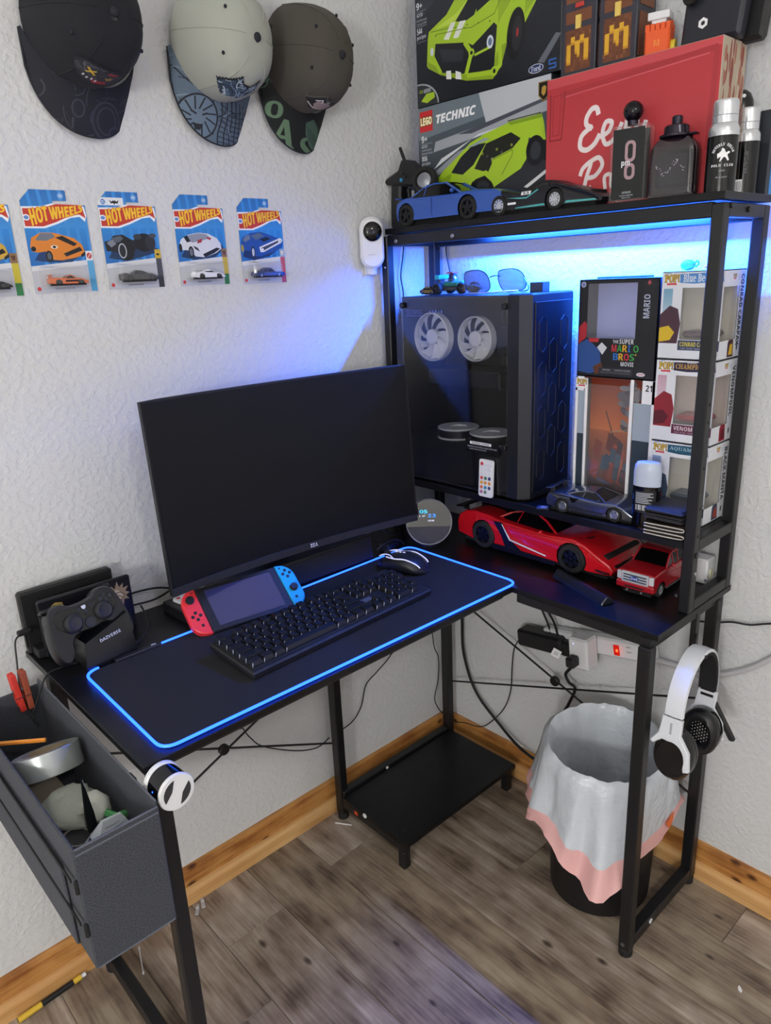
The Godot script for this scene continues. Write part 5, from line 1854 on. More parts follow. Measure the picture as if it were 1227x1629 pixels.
func build_silver_car() -> void:
	var o := thing("silver_model_supercar", "silver blue model supercar with spoked wheels on the middle shelf before the comic cover box", "model car", Vector3(-0.160, MS, 0.590), Vector3(0, 0.10, 0))
	var pt := mt("car_silver", Color("#62666f"), 0.25, 0.85, {"coat": 0.5})
	var dk := mt("car_carbon", Color("#1b1c22"), 0.35)
	car(o, {"L": 200.0, "W": 86.0, "sill": 8.0, "wr": 15.0, "tyre": 11.0, "axles": [-58.0, 56.0], "arch": 1.12, "round": 2.5, "shoulder": 28.0, "taper": 0.14, "tuck": 0.08, "paint": pt,
		"body": [-96, 12, -98, 26, -92, 38, -58, 41, -30, 38, 10, 35, 30, 35, 54, 37, 72, 31, 88, 20, 98, 12, 96, 7, 76, 7],
		"glass": [-62, 37, -30, 46, -12, 49, 4, 48.5, 16, 44, 44, 30], "cabin": [33.0, 21.0], "roof": [0, 1, 2], "pillar": 1.6, "post": [-14.0], "rim": M.silver, "spokes": 5, "mirror": [39.0, 38.0, 22.0]})
	plate(o, "side_blade", [-38, 30, -10, 16, 34, 14, 30, 10, -36, 9, -46, 18], 41.4, dk, true, 1.0)
	plate(o, "rear_intake", [-42, 36, -22, 36, -34, 22], 41.6, M.gloss_black, true, 1.0)
	slab(o, "hood_mark", [-22, 30.5, 50], [14, 0.8, 5], mt("mark_red", Color("#b02028"), 0.4), Vector3(0.16, 0.4, 0.1))
	slab(o, "hood_mark", [22, 30.5, 50], [14, 0.8, 5], M.mark_red, Vector3(0.16, -0.4, -0.1))
	slab(o, "splitter", [0, 6.5, 90], [74, 2, 16], dk)
	for s in [-1.0, 1.0]:
		slab(o, "headlight", [s * 31, 23.0, 77], [7, 2.4, 17], M.gloss_black, Vector3(0.3, s * -0.3, 0))
		slab(o, "seat", [s * 12, 36, -10], [9, 11, 8], mt("seat_red", Color("#a32028"), 0.6), Vector3(-0.2, 0, 0), 0.001)
		slab(o, "wing_strut", [s * 26, 42, -88], [2, 14, 10], dk)
	slab(o, "rear_wing", [0, 49, -90], [80, 2, 16], pt, Vector3(-0.15, 0, 0), 0.0008)


func clear_window(o: Node, b: MB) -> void:
	part(o, "window", b, M.clear_plastic, 0)


func build_film_box() -> void:   # the black toy box with a clear window; the toy in it is left out
	var x := -0.108
	var z0 := 0.4970
	var z1 := 0.6705
	var y0 := MS + 0.2705
	var y1 := y0 + 0.192
	var c := Vector3(-0.074, y0, (z0 + z1) / 2)
	var o := thing("film_toy_box", "black window box for a toy lettered MARIO, standing on the comic cover box", "toy box", c)
	base = -c
	var bk := mt("box_black", Color("#131419"), 0.4)
	var D := 0.068
	part(o, "back_card", nb().box(Vector3(x + D, (y0 + y1) / 2, (z0 + z1) / 2), Vector3(0.002, y1 - y0, z1 - z0), 0.0), mt("back_lilac", Color("#a4aef0"), 0.5))
	part(o, "top_flap", nb().box(Vector3(x + D / 2, y1 - 0.001, (z0 + z1) / 2), Vector3(D, 0.002, z1 - z0), 0.0), bk)
	part(o, "bottom_flap", nb().box(Vector3(x + D / 2, y0 + 0.001, (z0 + z1) / 2), Vector3(D, 0.002, z1 - z0), 0.0), bk)
	for z in [z0 + 0.001, z1 - 0.001]:
		part(o, "side_card", nb().box(Vector3(x + D / 2, (y0 + y1) / 2, z), Vector3(D, y1 - y0, 0.002), 0.0), bk)
	part(o, "tray", nb().box(Vector3(x + 0.030, y0 + 0.052, z0 + 0.09), Vector3(0.05, 0.008, 0.12), 0.003), mt("tray_clear", Color("#aab0e0"), 0.15, 0.0, {"alpha": 0.35}))
	# front card as a frame around the window
	var w := z1 - z0
	var h := y1 - y0
	var a := Art.new(168, 186, 3, Color("#141519"))
	a.grad(0, 110, 168, 76, Color("#141519"), Color("#1c1d24"))
	a.oval(9, 9, 5.5, 5.5, Color("#aeb4cf"))
	a.oval(9, 9, 3.6, 3.6, Color("#6a74a8"))
	a.poly([143, 8, 147, 3, 151, 8, 147, 13], Color("#b04c54"))
	# swash of the print at the lower left
	a.poly([0, 92, 14, 78, 24, 88, 18, 110, 0, 124], Color("#a82630"))
	a.poly([0, 124, 22, 112, 50, 134, 56, 170, 30, 180, 0, 176], Color("#2a4d8c"))
	a.poly([20, 92, 38, 84, 52, 98, 46, 118, 26, 118], Color("#b32b33"))
	a.poly([44, 128, 54, 118, 66, 128, 56, 142], Color("#c9ccd4"))
	a.poly([36, 166, 54, 156, 60, 172, 42, 182], Color("#5a3526"))
	a.text("THE", 78, 113, 12, 6, Color("#d8dae2"))
	a.text("SUPER", 92, 111, 30, 9, Color("#d8dae2"))
	var ws := [["M", "#c8323a"], ["A", "#3a9a48"], ["R", "#d8a828"], ["I", "#2f6fc0"], ["O", "#3a9a48"]]
	for i in 5:
		a.text(ws[i][0], 76 + i * 11.5, 122, 10.5 if i != 3 else 5.5, 13, Color(ws[i][1]))
	var w2 := [["B", "#2f6fc0"], ["R", "#d8a828"], ["O", "#c8323a"], ["S", "#3a9a48"], [".", "#d8a828"]]
	for i in 5:
		a.text(w2[i][0], 80 + i * 11.5, 138, 10.5 if i < 4 else 3.0, 13 if i < 4 else 3.0, Color(w2[i][1]))
	a.text("MOVIE", 97, 154, 27, 8, Color("#d8dae2"))
	a.text("FROM NINTENDO", 78, 106, 36, 3.2, Color("#a8aab4"))
	a.rect(50, 167, 72, 12, Color("#2c2d35"))
	a.text("WARNING", 58, 169, 17, 3.4, Color("#9a9ca6"))
	a.text("CHOKING HAZARD", 84, 169, 34, 3.4, Color("#8a8c96"))
	a.text("SMALL PARTS NOT FOR CHILDREN UNDER 3", 54, 174.5, 64, 2.6, Color("#7a7c86"), "Droid Sans", false)
	a.oval(140, 176, 9, 3.8, Color("#d4d4da"))
	a.text("JAKKS", 134, 174.4, 12, 3.2, Color("#c23a42"))
	var m := printed("film_front", a, 0.35)
	# front pieces share the print; the window is left open and glazed
	var wz0 := 0.020
	var wz1 := 0.128
	var wy := 0.078
	for q in [[0.0, 1.0, 0.0, wy], [0.0, wz0, wy, h - 0.008], [wz1, 1.0, wy, h - 0.008], [0.0, 1.0, h - 0.008, h]]:
		var za: float = q[0] if q[0] < 1.0 else w
		var zb: float = q[1] if q[1] < 1.0 else w
		var b := nb()
		b.quad(Vector3(x, y0 + q[2], z0 + za), Vector3(x, y0 + q[2], z0 + zb), Vector3(x, y0 + q[3], z0 + zb), Vector3(x, y0 + q[3], z0 + za), Vector2(za / w, 1.0 - q[2] / h), Vector2(zb / w, 1.0 - q[2] / h), Vector2(zb / w, 1.0 - q[3] / h), Vector2(za / w, 1.0 - q[3] / h))
		part(o, "front_card", b, m, 0)
	clear_window(o, nb().box(Vector3(x + 0.0006, y0 + (wy + h - 0.008) / 2, z0 + (wz0 + wz1) / 2), Vector3(0.0004, h - 0.008 - wy, wz1 - wz0), 0.0))
	lettering(o, "MARIO", 0.044, 0.0125, looking_left(Vector3(x - 0.0002, y0 + 0.140, z0 + 0.149) + base) * Transform3D(Basis.from_euler(Vector3(0, 0, PI / 2)), Vector3.ZERO), mt("film_grey", Color("#aab0c4"), 0.4))


func pop_logo(a: Art, x: float, y: float, s: float) -> void:
	a.oval(x + 13 * s, y + 8 * s, 15 * s, 10 * s, Color("#f2f2f4"))
	a.text("POP!", x, y, 26 * s, 12 * s, Color("#2a2430"), "Droid Serif", true, 0.8 * s)
	a.text("POP!", x, y, 26 * s, 12 * s, Color("#f0c63c"), "Droid Serif", true)
	a.rect(x + 4 * s, y + 13.5 * s, 18 * s, 3.4 * s, Color("#cf4a50"))


func build_cover_box() -> void:   # tall white framed box with a printed cover; the toy in it is left out
	var x := -0.108
	var z0 := 0.4960
	var z1 := 0.6755
	var y0 := MS
	var y1 := MS + 0.270
	var c := Vector3(-0.074, y0, (z0 + z1) / 2)
	var o := thing("comic_cover_box", "tall white-framed display box with an orange comic cover and the number 21", "toy box", c)
	base = -c
	var D := 0.068
	var w := z1 - z0
	var h := y1 - y0
	var wt: Material = M.print_white
	part(o, "back_card", nb().box(Vector3(x + D, (y0 + y1) / 2, (z0 + z1) / 2), Vector3(0.002, h, w), 0.0), wt)
	part(o, "top_flap", nb().box(Vector3(x + D / 2, y1 - 0.001, (z0 + z1) / 2), Vector3(D, 0.002, w), 0.0), mt("box_red_brown", Color("#5a2a20"), 0.5))
	part(o, "bottom_flap", nb().box(Vector3(x + D / 2, y0 + 0.001, (z0 + z1) / 2), Vector3(D, 0.002, w), 0.0), wt)
	for z in [z0 + 0.001, z1 - 0.001]:
		part(o, "side_card", nb().box(Vector3(x + D / 2, (y0 + y1) / 2, z), Vector3(D, h, 0.002), 0.0), wt)
	# the cover inside: abstract sky, smoke and cloth, without any figure
	var a := Art.new(135, 250, 2, Color("#8a4526"))
	a.grad(0, 0, 135, 110, Color("#7a2f1c"), Color("#c86a2a"))
	a.grad(0, 110, 135, 140, Color("#a5552a"), Color("#3a2a35"))
	rng.seed = 91
	for i in 26:
		a.oval(88 + rng.randf_range(-18, 34), 62 + rng.randf_range(-50, 46), rng.randf_range(5, 15), rng.randf_range(4, 11), [Color("#5a5660"), Color("#6d6a74"), Color("#46434e"), Color("#7d7a80")][i % 4], rng.randf())
	for i in 14:
		var px := rng.randf_range(8, 70)
		var py := rng.randf_range(90, 190)
		a.poly([px, py, px + 16, py + 8, px + 10, py + 46, px - 6, py + 34], [Color("#7a2c1e"), Color("#93351f"), Color("#5c1f1a"), Color("#a8502c")][i % 4])
	for i in 8:
		var px := rng.randf_range(30, 90)
		var py := rng.randf_range(120, 190)
		a.poly([px, py, px + 12, py + 4, px + 8, py + 34, px - 4, py + 30], [Color("#1f3a4c"), Color("#27485a"), Color("#3a5568"), Color("#2a2030")][i % 4])
	a.line([38, 70, 60, 128], 2.5, Color("#2c1c1c"))
	a.line([52, 112, 128, 96], 2.0, Color("#a08a70"))
	for i in 9:
		a.oval(rng.randf_range(10, 125), rng.randf_range(205, 245), rng.randf_range(8, 22), rng.randf_range(3, 9), [Color("#3a2430"), Color("#5a3038"), Color("#46507a"), Color("#2c2a44")][i % 4], rng.randf())
	face_x(o, "cover_print", x + 0.030 + base.x, z0 + 0.018 + base.z, z1 - 0.026 + base.z, y0 + 0.012 + base.y, y1 - 0.003 + base.y, printed("comic_cover", a, 0.4))
	# a raised white frame, in steps
	for q in [[0.0, 0.0055, 0.0, h], [0.0225, 0.0285, 0.014, h - 0.004], [0.126, 0.133, 0.010, h], [w - 0.028, w - 0.0, h - 0.046, h], [w - 0.007, w, 0.0, h]]:
		part(o, "frame_bar", nb().box(Vector3(x, y0 + (q[2] + q[3]) / 2, z0 + (q[0] + q[1]) / 2), Vector3(0.003, q[3] - q[2], q[1] - q[0]), 0.0006), wt)
	for q in [[0.0225, 0.078, 0.0125, 0.018], [0.075, 0.133, 0.006, 0.0115], [0.0, 0.020, h - 0.030, h]]:
		part(o, "frame_bar", nb().box(Vector3(x, y0 + (q[2] + q[3]) / 2, z0 + (q[0] + q[1]) / 2), Vector3(0.003, q[3] - q[2], q[1] - q[0]), 0.0006), wt)
	for q in [[0.0055, 0.0225], [0.134, w - 0.007]]:
		for k in 2:
			var ya := y0 + (0.0 if k == 0 else h * 0.55)
			var yb := y0 + (h * 0.55 if k == 0 else h - (0.030 if q[0] < 0.1 else 0.046))
			part(o, "side_print", nb().box(Vector3(x + 0.002, (ya + yb) / 2, z0 + (q[0] + q[1]) / 2), Vector3(0.001, yb - ya, q[1] - q[0]), 0.0), mt("slate_dark", Color("#2b3844"), 0.4) if k == 0 else mt("slate_pale", Color("#9aa6b4"), 0.4))
	clear_window(o, nb().box(Vector3(x + 0.0025, (y0 + y1) / 2, (z0 + z1) / 2 - 0.01), Vector3(0.0004, h - 0.03, w - 0.05), 0.0))
	lettering(o, "21", 0.0135, 0.0125, looking_left(Vector3(x - 0.0017, y1 - 0.0145, z1 - 0.0135) + base), M.print_black, "Droid Sans", true)
	var lg := Art.new(32, 24, 5, Color("#e9e9ec"))
	pop_logo(lg, 3, 3, 1.0)
	face_x(o, "logo_print", x - 0.0017 + base.x, z0 + 0.001 + base.z, z0 + 0.029 + base.z, y1 - 0.024 + base.y, y1 - 0.003 + base.y, printed("cover_logo", lg, 0.4))
	part(o, "tray", nb().box(Vector3(x + 0.016, y0 + 0.020, (z0 + z1) / 2), Vector3(0.026, 0.010, 0.11), 0.003), mt("tray_smoke", Color("#4a5068"), 0.2, 0.0, {"alpha": 0.5}))
	lettering(o, "SUPERMAN", 0.060, 0.0055, looking_left(Vector3(x - 0.0004, y0 + 0.0035, z0 + 0.132) + base), mt("ink_blue", Color("#1c2438"), 0.5), "Droid Sans", true, "lettering", 0.0003)


func build_figure_boxes() -> void:   # three stacked window boxes; the toys in them are left out
	var x := -0.114
	var z0 := 0.677
	var z1 := 0.792
	var D := 0.087
	var w := z1 - z0
	var h := 0.157
	var info := [
		["BLACK MANTA", "AQUAMAN", "#1f5068", "#3a4a5c", "#a43a30", "white window box of a toy lettered BLACK MANTA, lowest of the stack of three", "#c9c4b8"],
		["VENOMPOOL", "CHAMPIONS", "#2a2740", "#8e2430", "#5a1424", "white window box of a toy lettered VENOMPOOL, middle of the stack of three", "#b8a8a0"],
		["CONRAD CARAPAX", "Blue Beetle", "#4f86c4", "#4a2d3a", "#d8b52a", "white window box of a toy lettered CONRAD CARAPAX, topmost of the stack of three", "#bcb6a8"]]
	for k in 3:
		var q: Array = info[k]
		var y0 := MS + k * (h + 0.0005)
		var c := Vector3(x + D / 2, y0, (z0 + z1) / 2)
		var o := thing("window_toy_box", q[5], "toy box", c, Vector3.ZERO, "stacked window boxes")
		base = -c
		var y1 := y0 + h
		var wt := mt("card_white", Color("#e2e4ea"), 0.45)
		part(o, "bottom_card", nb().box(Vector3(x + D / 2, y0 + 0.0008, (z0 + z1) / 2), Vector3(D, 0.0016, w), 0.0), wt)
		part(o, "top_card", nb().box(Vector3(x + D / 2, y1 - 0.0008, (z0 + z1) / 2), Vector3(D, 0.0016, w), 0.0), wt)
		part(o, "back_card", nb().box(Vector3(x + D - 0.0008, (y0 + y1) / 2, (z0 + z1) / 2), Vector3(0.0016, h - 0.003, w), 0.0), wt)
		part(o, "side_card", nb().box(Vector3(x + D / 2, (y0 + y1) / 2, z0 + 0.0008), Vector3(D - 0.002, h - 0.003, 0.0016), 0.0), wt)
		part(o, "inner_tray", nb().box(Vector3(x + D - 0.018, (y0 + y1) / 2, (z0 + z1) / 2), Vector3(0.002, h - 0.02, w - 0.008), 0.0), mt("tray_card_%d" % k, Color(q[6]), 0.6))
		part(o, "pedestal", nb().box(Vector3(x + 0.045, y0 + 0.044, (z0 + z1) / 2 + 0.006), Vector3(0.05, 0.012, 0.06), 0.004), mt("tray_tint_%d" % k, Color(q[3]), 0.3))
		# the printed front card with its window left open
		var a := Art.new(115, 157, 4, Color("#e2e4ea"))
		a.poly([34, 5, 112, 3, 114, 20, 60, 22, 34, 20], Color(q[2]))
		if k == 2:
			a.text(q[1], 40, 5, 60, 14, Color("#e6ecf4"), "Droid Serif", true)
		else:
			a.text(q[1], 38, 8, 62, 8.5, Color("#d0a24a") if k == 1 else Color("#a8c4d0"), "Droid Serif", true)
		if k == 1:
			a.text("MARVEL", 60, 3.5, 18, 3, Color("#d8d8dc"))
		pop_logo(a, 5, 6, 1.05)
		a.grad(4, 30, 18, 84, [Color("#8aa0c8"), Color("#c8a0b0"), Color("#7aa8c0")][k], Color("#dfe0e8"))
		# colour fields where the print shows its picture
		a.poly([0, 76, 18, 60, 34, 66, 40, 92, 36, 128, 0, 132], Color(q[3]))
		a.poly([0, 100, 18, 96, 30, 108, 22, 122, 0, 126], Color(q[4]))
		a.rect(0, 128, 115, 29, Color("#dfe2e8"))
		a.rect(38, 122, 77, 18, Color("#39415e") if k == 2 else Color("#5c2038") if k == 1 else Color("#2a4654"))
		a.text(q[0], 42, 125, 66, 8, Color("#d8c63a") if k == 2 else Color("#e0d2d6"))
		if k == 1:
			a.text("GAMERVERSE", 42, 114, 40, 6, Color("#3a3440"))
		a.text("VINYL FIGURE  FIGURINE EN VINYLE", 44, 135.5, 60, 2.6, Color("#c8ccd8"), "Droid Sans", false)
		a.text("FUNKO", 5, 1.6, 12, 2.6, Color("#7a86a8"))
		var m := printed("figure_front_%d" % k, a, 0.42)
		var wz := 0.040
		var wy0 := 0.036
		var wy1 := 0.128
		for e in [[0.0, w, 0.0, wy0], [0.0, wz, wy0, wy1], [w - 0.004, w, wy0, wy1], [0.0, w, wy1, h]]:
			var b := nb()
			b.quad(Vector3(x, y0 + e[2], z0 + e[0]), Vector3(x, y0 + e[2], z0 + e[1]), Vector3(x, y0 + e[3], z0 + e[1]), Vector3(x, y0 + e[3], z0 + e[0]), Vector2(e[0] / w, 1 - e[2] / h), Vector2(e[1] / w, 1 - e[2] / h), Vector2(e[1] / w, 1 - e[3] / h), Vector2(e[0] / w, 1 - e[3] / h))
			part(o, "front_card", b, m, 0)
		clear_window(o, nb().box(Vector3(x + 0.0006, y0 + (wy0 + wy1) / 2, z0 + (wz + w) / 2), Vector3(0.0004, wy1 - wy0, w - wz), 0.0))
		# the side face that looks to the room
		var s := Art.new(87, 157, 4, Color("#e2e4ea"))
		pop_logo(s, 34, 8, 0.55)
		s.rect(56, 9, 7, 10, Color("#c8d2e4"))
		s.poly([36, 154, 36, 128, 46, 116, 58, 120, 62, 154], Color(q[3]))
		s.poly([42, 150, 46, 132, 56, 130, 58, 150], Color(q[4]))
		s.oval(76, 138, 3.0, 6, Color("#2a2c36"))
		var sm := printed("figure_side_%d" % k, s, 0.42)
		for e in [[0.0, D, 0.0, 0.034], [D - 0.022, D, 0.034, 0.128], [0.0, D, 0.128, h]]:
			var b := nb()
			b.quad(Vector3(x + e[0], y0 + e[2], z1), Vector3(x + e[1], y0 + e[2], z1), Vector3(x + e[1], y0 + e[3], z1), Vector3(x + e[0], y0 + e[3], z1), Vector2(e[0] / D, 1 - e[2] / h), Vector2(e[1] / D, 1 - e[2] / h), Vector2(e[1] / D, 1 - e[3] / h), Vector2(e[0] / D, 1 - e[3] / h))
			part(o, "side_face", b, sm, 0)
		clear_window(o, nb().box(Vector3(x + (D - 0.022) / 2, y0 + 0.081, z1 - 0.0006), Vector3(D - 0.022, 0.094, 0.0004), 0.0))
		lettering(o, q[0], [0.106, 0.094, 0.126][k], 0.0125, Transform3D(Basis.from_euler(Vector3(0, 0, -PI / 2)), Vector3(x + D - 0.012, y0 + h - [0.066, 0.062, 0.072][k], z1 + 0.0001) + base), mt("ink_dark", Color("#23262e"), 0.5))
	# two tiny toys on top of the stack
	var t := thing("tiny_toy", "tiny teal rubber toy on top of the stacked window boxes", "toy", Vector3(-0.070, MS + 3 * 0.1575, 0.7025))
	part(t, "body", MB.new().ball(Vector3(0, 0.0095, 0), Vector3(0.011, 0.0095, 0.014), 14, 8), mt("toy_teal", Color("#3f9ea0"), 0.45))
	part(t, "tail", MB.new().tube(curve(v3([0, 0.012, 0.012, 0.0, 0.016, 0.017, 0.0, 0.011, 0.020, 0.0, 0.006, 0.015]), 4), 0.0018, 6), M.toy_teal)
	var t2 := thing("tiny_toy", "tiny orange toy on top of the stacked window boxes, partly behind the post", "toy", Vector3(-0.070, MS + 3 * 0.1575, 0.7495))
	part(t2, "body", MB.new().ball(Vector3(0, 0.006, 0), Vector3(0.010, 0.006, 0.017), 14, 8), mt("toy_orange", Color("#dc6a26"), 0.45))
	part(t2, "cap", MB.new().ball(Vector3(0, 0.011, -0.002), Vector3(0.006, 0.005, 0.008), 12, 6), M.toy_orange)


func build_pc_top() -> void:
	var y := 1.3352
	# small yellow and black toy racer
	var o := thing("toy_racer", "tiny yellow and black toy car at the rear left corner of the PC's top", "toy car", Vector3(-0.115, y, 0.082), Vector3(0, 0.12, 0))
	car(o, {"L": 48.0, "W": 24.0, "sill": 3.0, "wr": 5.0, "tyre": 5.0, "axles": [-15.0, 15.0], "arch": 1.1, "round": 1.5, "shoulder": 8.0, "paint": mt("toy_yellow", Color("#7a6524"), 0.4),
		"body": [-23, 3, -24, 9, -20, 11, 8, 10.5, 20, 8, 24, 5, 24, 3], "glass": [-16, 11, -10, 16, 4, 16, 12, 10.5], "cabin": [10.0, 7.5], "roof": [1], "pillar": 0.7, "rim": M.silver, "spokes": 5})
	# a larger open-wheel toy
	var f := thing("toy_buggy", "small dark toy racing buggy with teal blocks on the PC's top", "toy car", Vector3(-0.120, y, 0.175), Vector3(0, 0.06, 0))
	var wm := wheel_meshes(0.0125, 0.012, M.dark_plastic, M.rubber, 5)
	for s in [-1.0, 1.0]:
		for z in [-0.040, 0.032]:
			share(share(f, "wheel", wm[0], Transform3D(Basis.from_euler(Vector3(0, 0.0 if s < 0 else PI, 0)), Vector3(s * 0.024, 0.0125, z))), "rim", wm[1], Transform3D.IDENTITY)
	part(f, "chassis", MB.new().box(Vector3(0, 0.012, 0.0), Vector3(0.03, 0.010, 0.105), 0.002), mt("toy_grey", Color("#3a3c40"), 0.5))
	part(f, "engine_block", MB.new().box(Vector3(0, 0.022, -0.008), Vector3(0.026, 0.012, 0.05), 0.003), mt("toy_green", Color("#2f7a6c"), 0.4))
	part(f, "rear_wing", MB.new().box(Vector3(0, 0.038, -0.046), Vector3(0.036, 0.010, 0.014), 0.001), mt("toy_cyan", Color("#2aa0b4"), 0.4))
	part(f, "wing_post", MB.new().box(Vector3(0, 0.026, -0.047), Vector3(0.02, 0.018, 0.006), 0.001), M.toy_grey)
	part(f, "driver_pod", MB.new().at(Vector3(0, 0.028, -0.012)).lathe([Vector2(0.011, 0), Vector2(0.013, 0.006), Vector2(0.009, 0.011), Vector2(0.011, 0.014), Vector2(0.004, 0.018), Vector2(0.0, 0.019)], 16), M.silver)
	part(f, "spoiler", MB.new().box(Vector3(0, 0.047, -0.014), Vector3(0.022, 0.003, 0.018), 0.0008), mt("toy_red", Color("#a03a34"), 0.4))
	part(f, "nose", MB.new().loft([PackedVector3Array([Vector3(-0.010, 0.008, 0.05), Vector3(0.010, 0.008, 0.05), Vector3(0.010, 0.020, 0.045), Vector3(-0.010, 0.020, 0.045)]), PackedVector3Array([Vector3(-0.006, 0.008, 0.070), Vector3(0.006, 0.008, 0.070), Vector3(0.006, 0.013, 0.068), Vector3(-0.006, 0.013, 0.068)])]), M.toy_grey, 20)
	part(f, "side_pod", MB.new().box(Vector3(-0.017, 0.022, 0.022), Vector3(0.008, 0.012, 0.018), 0.001), M.toy_cyan)
	# sunglasses standing on their lenses' lower edge
	var g := thing("sunglasses", "dark sunglasses with a pale wire rim standing on the PC's top", "sunglasses", Vector3(-0.135, y, 0.292))
	var lens := [Vector2(-0.030, 0.040), Vector2(-0.026, 0.047), Vector2(-0.004, 0.050), Vector2(0.014, 0.046), Vector2(0.026, 0.034), Vector2(0.031, 0.014), Vector2(0.022, 0.004), Vector2(-0.006, 0.0015), Vector2(-0.020, 0.006), Vector2(-0.029, 0.024)]
	var lm := mt("lens_dark", Color("#23262f"), 0.06, 0.0, {"alpha": 0.55})
	for k in 2:
		var b := Basis(Vector3(0.30 if k == 0 else 0.70, 0, 0.95 if k == 0 else 0.70).normalized(), Vector3(0.06, 1, 0).normalized(), Vector3(-0.95 if k == 0 else -0.7, 0.05, 0.30 if k == 0 else 0.7).normalized()).orthonormalized()
		var xf := Transform3D(b, Vector3(-0.02, 0.0, -0.028) if k == 0 else Vector3(0.028, 0.0, 0.032))
		var lb := MB.new()
		lb.x = xf
		lb.extrude(curve_closed(lens), -0.0006, 0.0006, 0.0)
		part(g, "lens", lb, lm, 30)
		var ring := []
		for p in curve_closed(lens):
			ring.append(xf * Vector3(p.x, p.y, 0))
		part(g, "rim", MB.new().tube(ring, 0.0011, 6, true), mt("rim_dark", Color("#1c1d22"), 0.3, 0.4))
	part(g, "bridge", MB.new().tube(curve(v3([-0.012, 0.034, 0.002, 0.0, 0.037, 0.010, 0.012, 0.034, 0.012]), 4), 0.0012, 6), M.rim_dark)
	part(g, "temple", MB.new().tube(curve(v3([-0.030, 0.008, -0.052, -0.036, 0.003, -0.040, -0.040, 0.0018, -0.020, -0.036, 0.0028, 0.020, -0.030, 0.0045, 0.062, -0.020, 0.005, 0.085]), 5), 0.0014, 6), mt("temple_pale", Color("#b8bcd0"), 0.3, 0.6))
	part(g, "temple", MB.new().tube(curve(v3([0.040, 0.030, 0.055, 0.030, 0.012, 0.075, 0.012, 0.004, 0.085, -0.008, 0.003, 0.080]), 5), 0.0014, 6), M.rim_dark)
	part(g, "nose_pad", MB.new().ball(Vector3(-0.03, 0.012, -0.058), Vector3(0.004, 0.010, 0.006), 10, 6), mt("toy_brown", Color("#3a2a24"), 0.5))
	# small dark box
	var bx := thing("tiny_box", "tiny dark square box on the front edge of the PC's top", "box", Vector3(-0.112, y, 0.4015), Vector3(0, 0.05, 0))
	part(bx, "body", MB.new().box(Vector3(0, 0.0102, 0), Vector3(0.028, 0.0205, 0.032), 0.001), mt("tiny_navy", Color("#272b3c"), 0.4))
	part(bx, "lid", MB.new().box(Vector3(-0.0142, 0.0102, 0), Vector3(0.0008, 0.017, 0.026), 0.0), mt("tiny_navy_2", Color("#343a52"), 0.35))


static func curve_closed(pts: Array) -> Array:
	var a := pts.duplicate()
	a.append(pts[0])
	var n := pts.size()
	var o := []
	for i in n:
		var p0: Vector2 = pts[(i - 1 + n) % n]
		var p1: Vector2 = pts[i]
		var p2: Vector2 = pts[(i + 1) % n]
		var p3: Vector2 = pts[(i + 2) % n]
		for k in 4:
			var s := k / 4.0
			o.append(0.5 * (2.0 * p1 + (p2 - p0) * s + (2.0 * p0 - 5.0 * p1 + 4.0 * p2 - p3) * s * s + (3.0 * p1 - p0 - 3.0 * p2 + p3) * s * s * s))
	return o


# ------------------------------------------------------------------ things on the top shelf
const TS := 1.4862   # height of the top shelf

func carton(nm: String, label: String, cat: String, x0: float, x1: float, y0: float, y1: float, z0: float, z1: float, col: Color, front: Material, group := "") -> Node3D:   # a box whose printed front looks to -x
	var c := Vector3((x0 + x1) / 2, y0, (z0 + z1) / 2)
	var o := thing(nm, label, cat, c, Vector3.ZERO, group)
	base = -c
	part(o, "carton", nb().box(Vector3((x0 + x1) / 2, (y0 + y1) / 2, (z0 + z1) / 2), Vector3(x1 - x0, y1 - y0, z1 - z0), 0.0012), mt("carton_" + col.to_html(false), col, 0.4))
	face_x(o, "printed_front", x0 - 0.0003 + base.x, z0 + 0.001 + base.z, z1 - 0.001 + base.z, y0 + 0.001 + base.y, y1 - 0.001 + base.y, front)
	return o


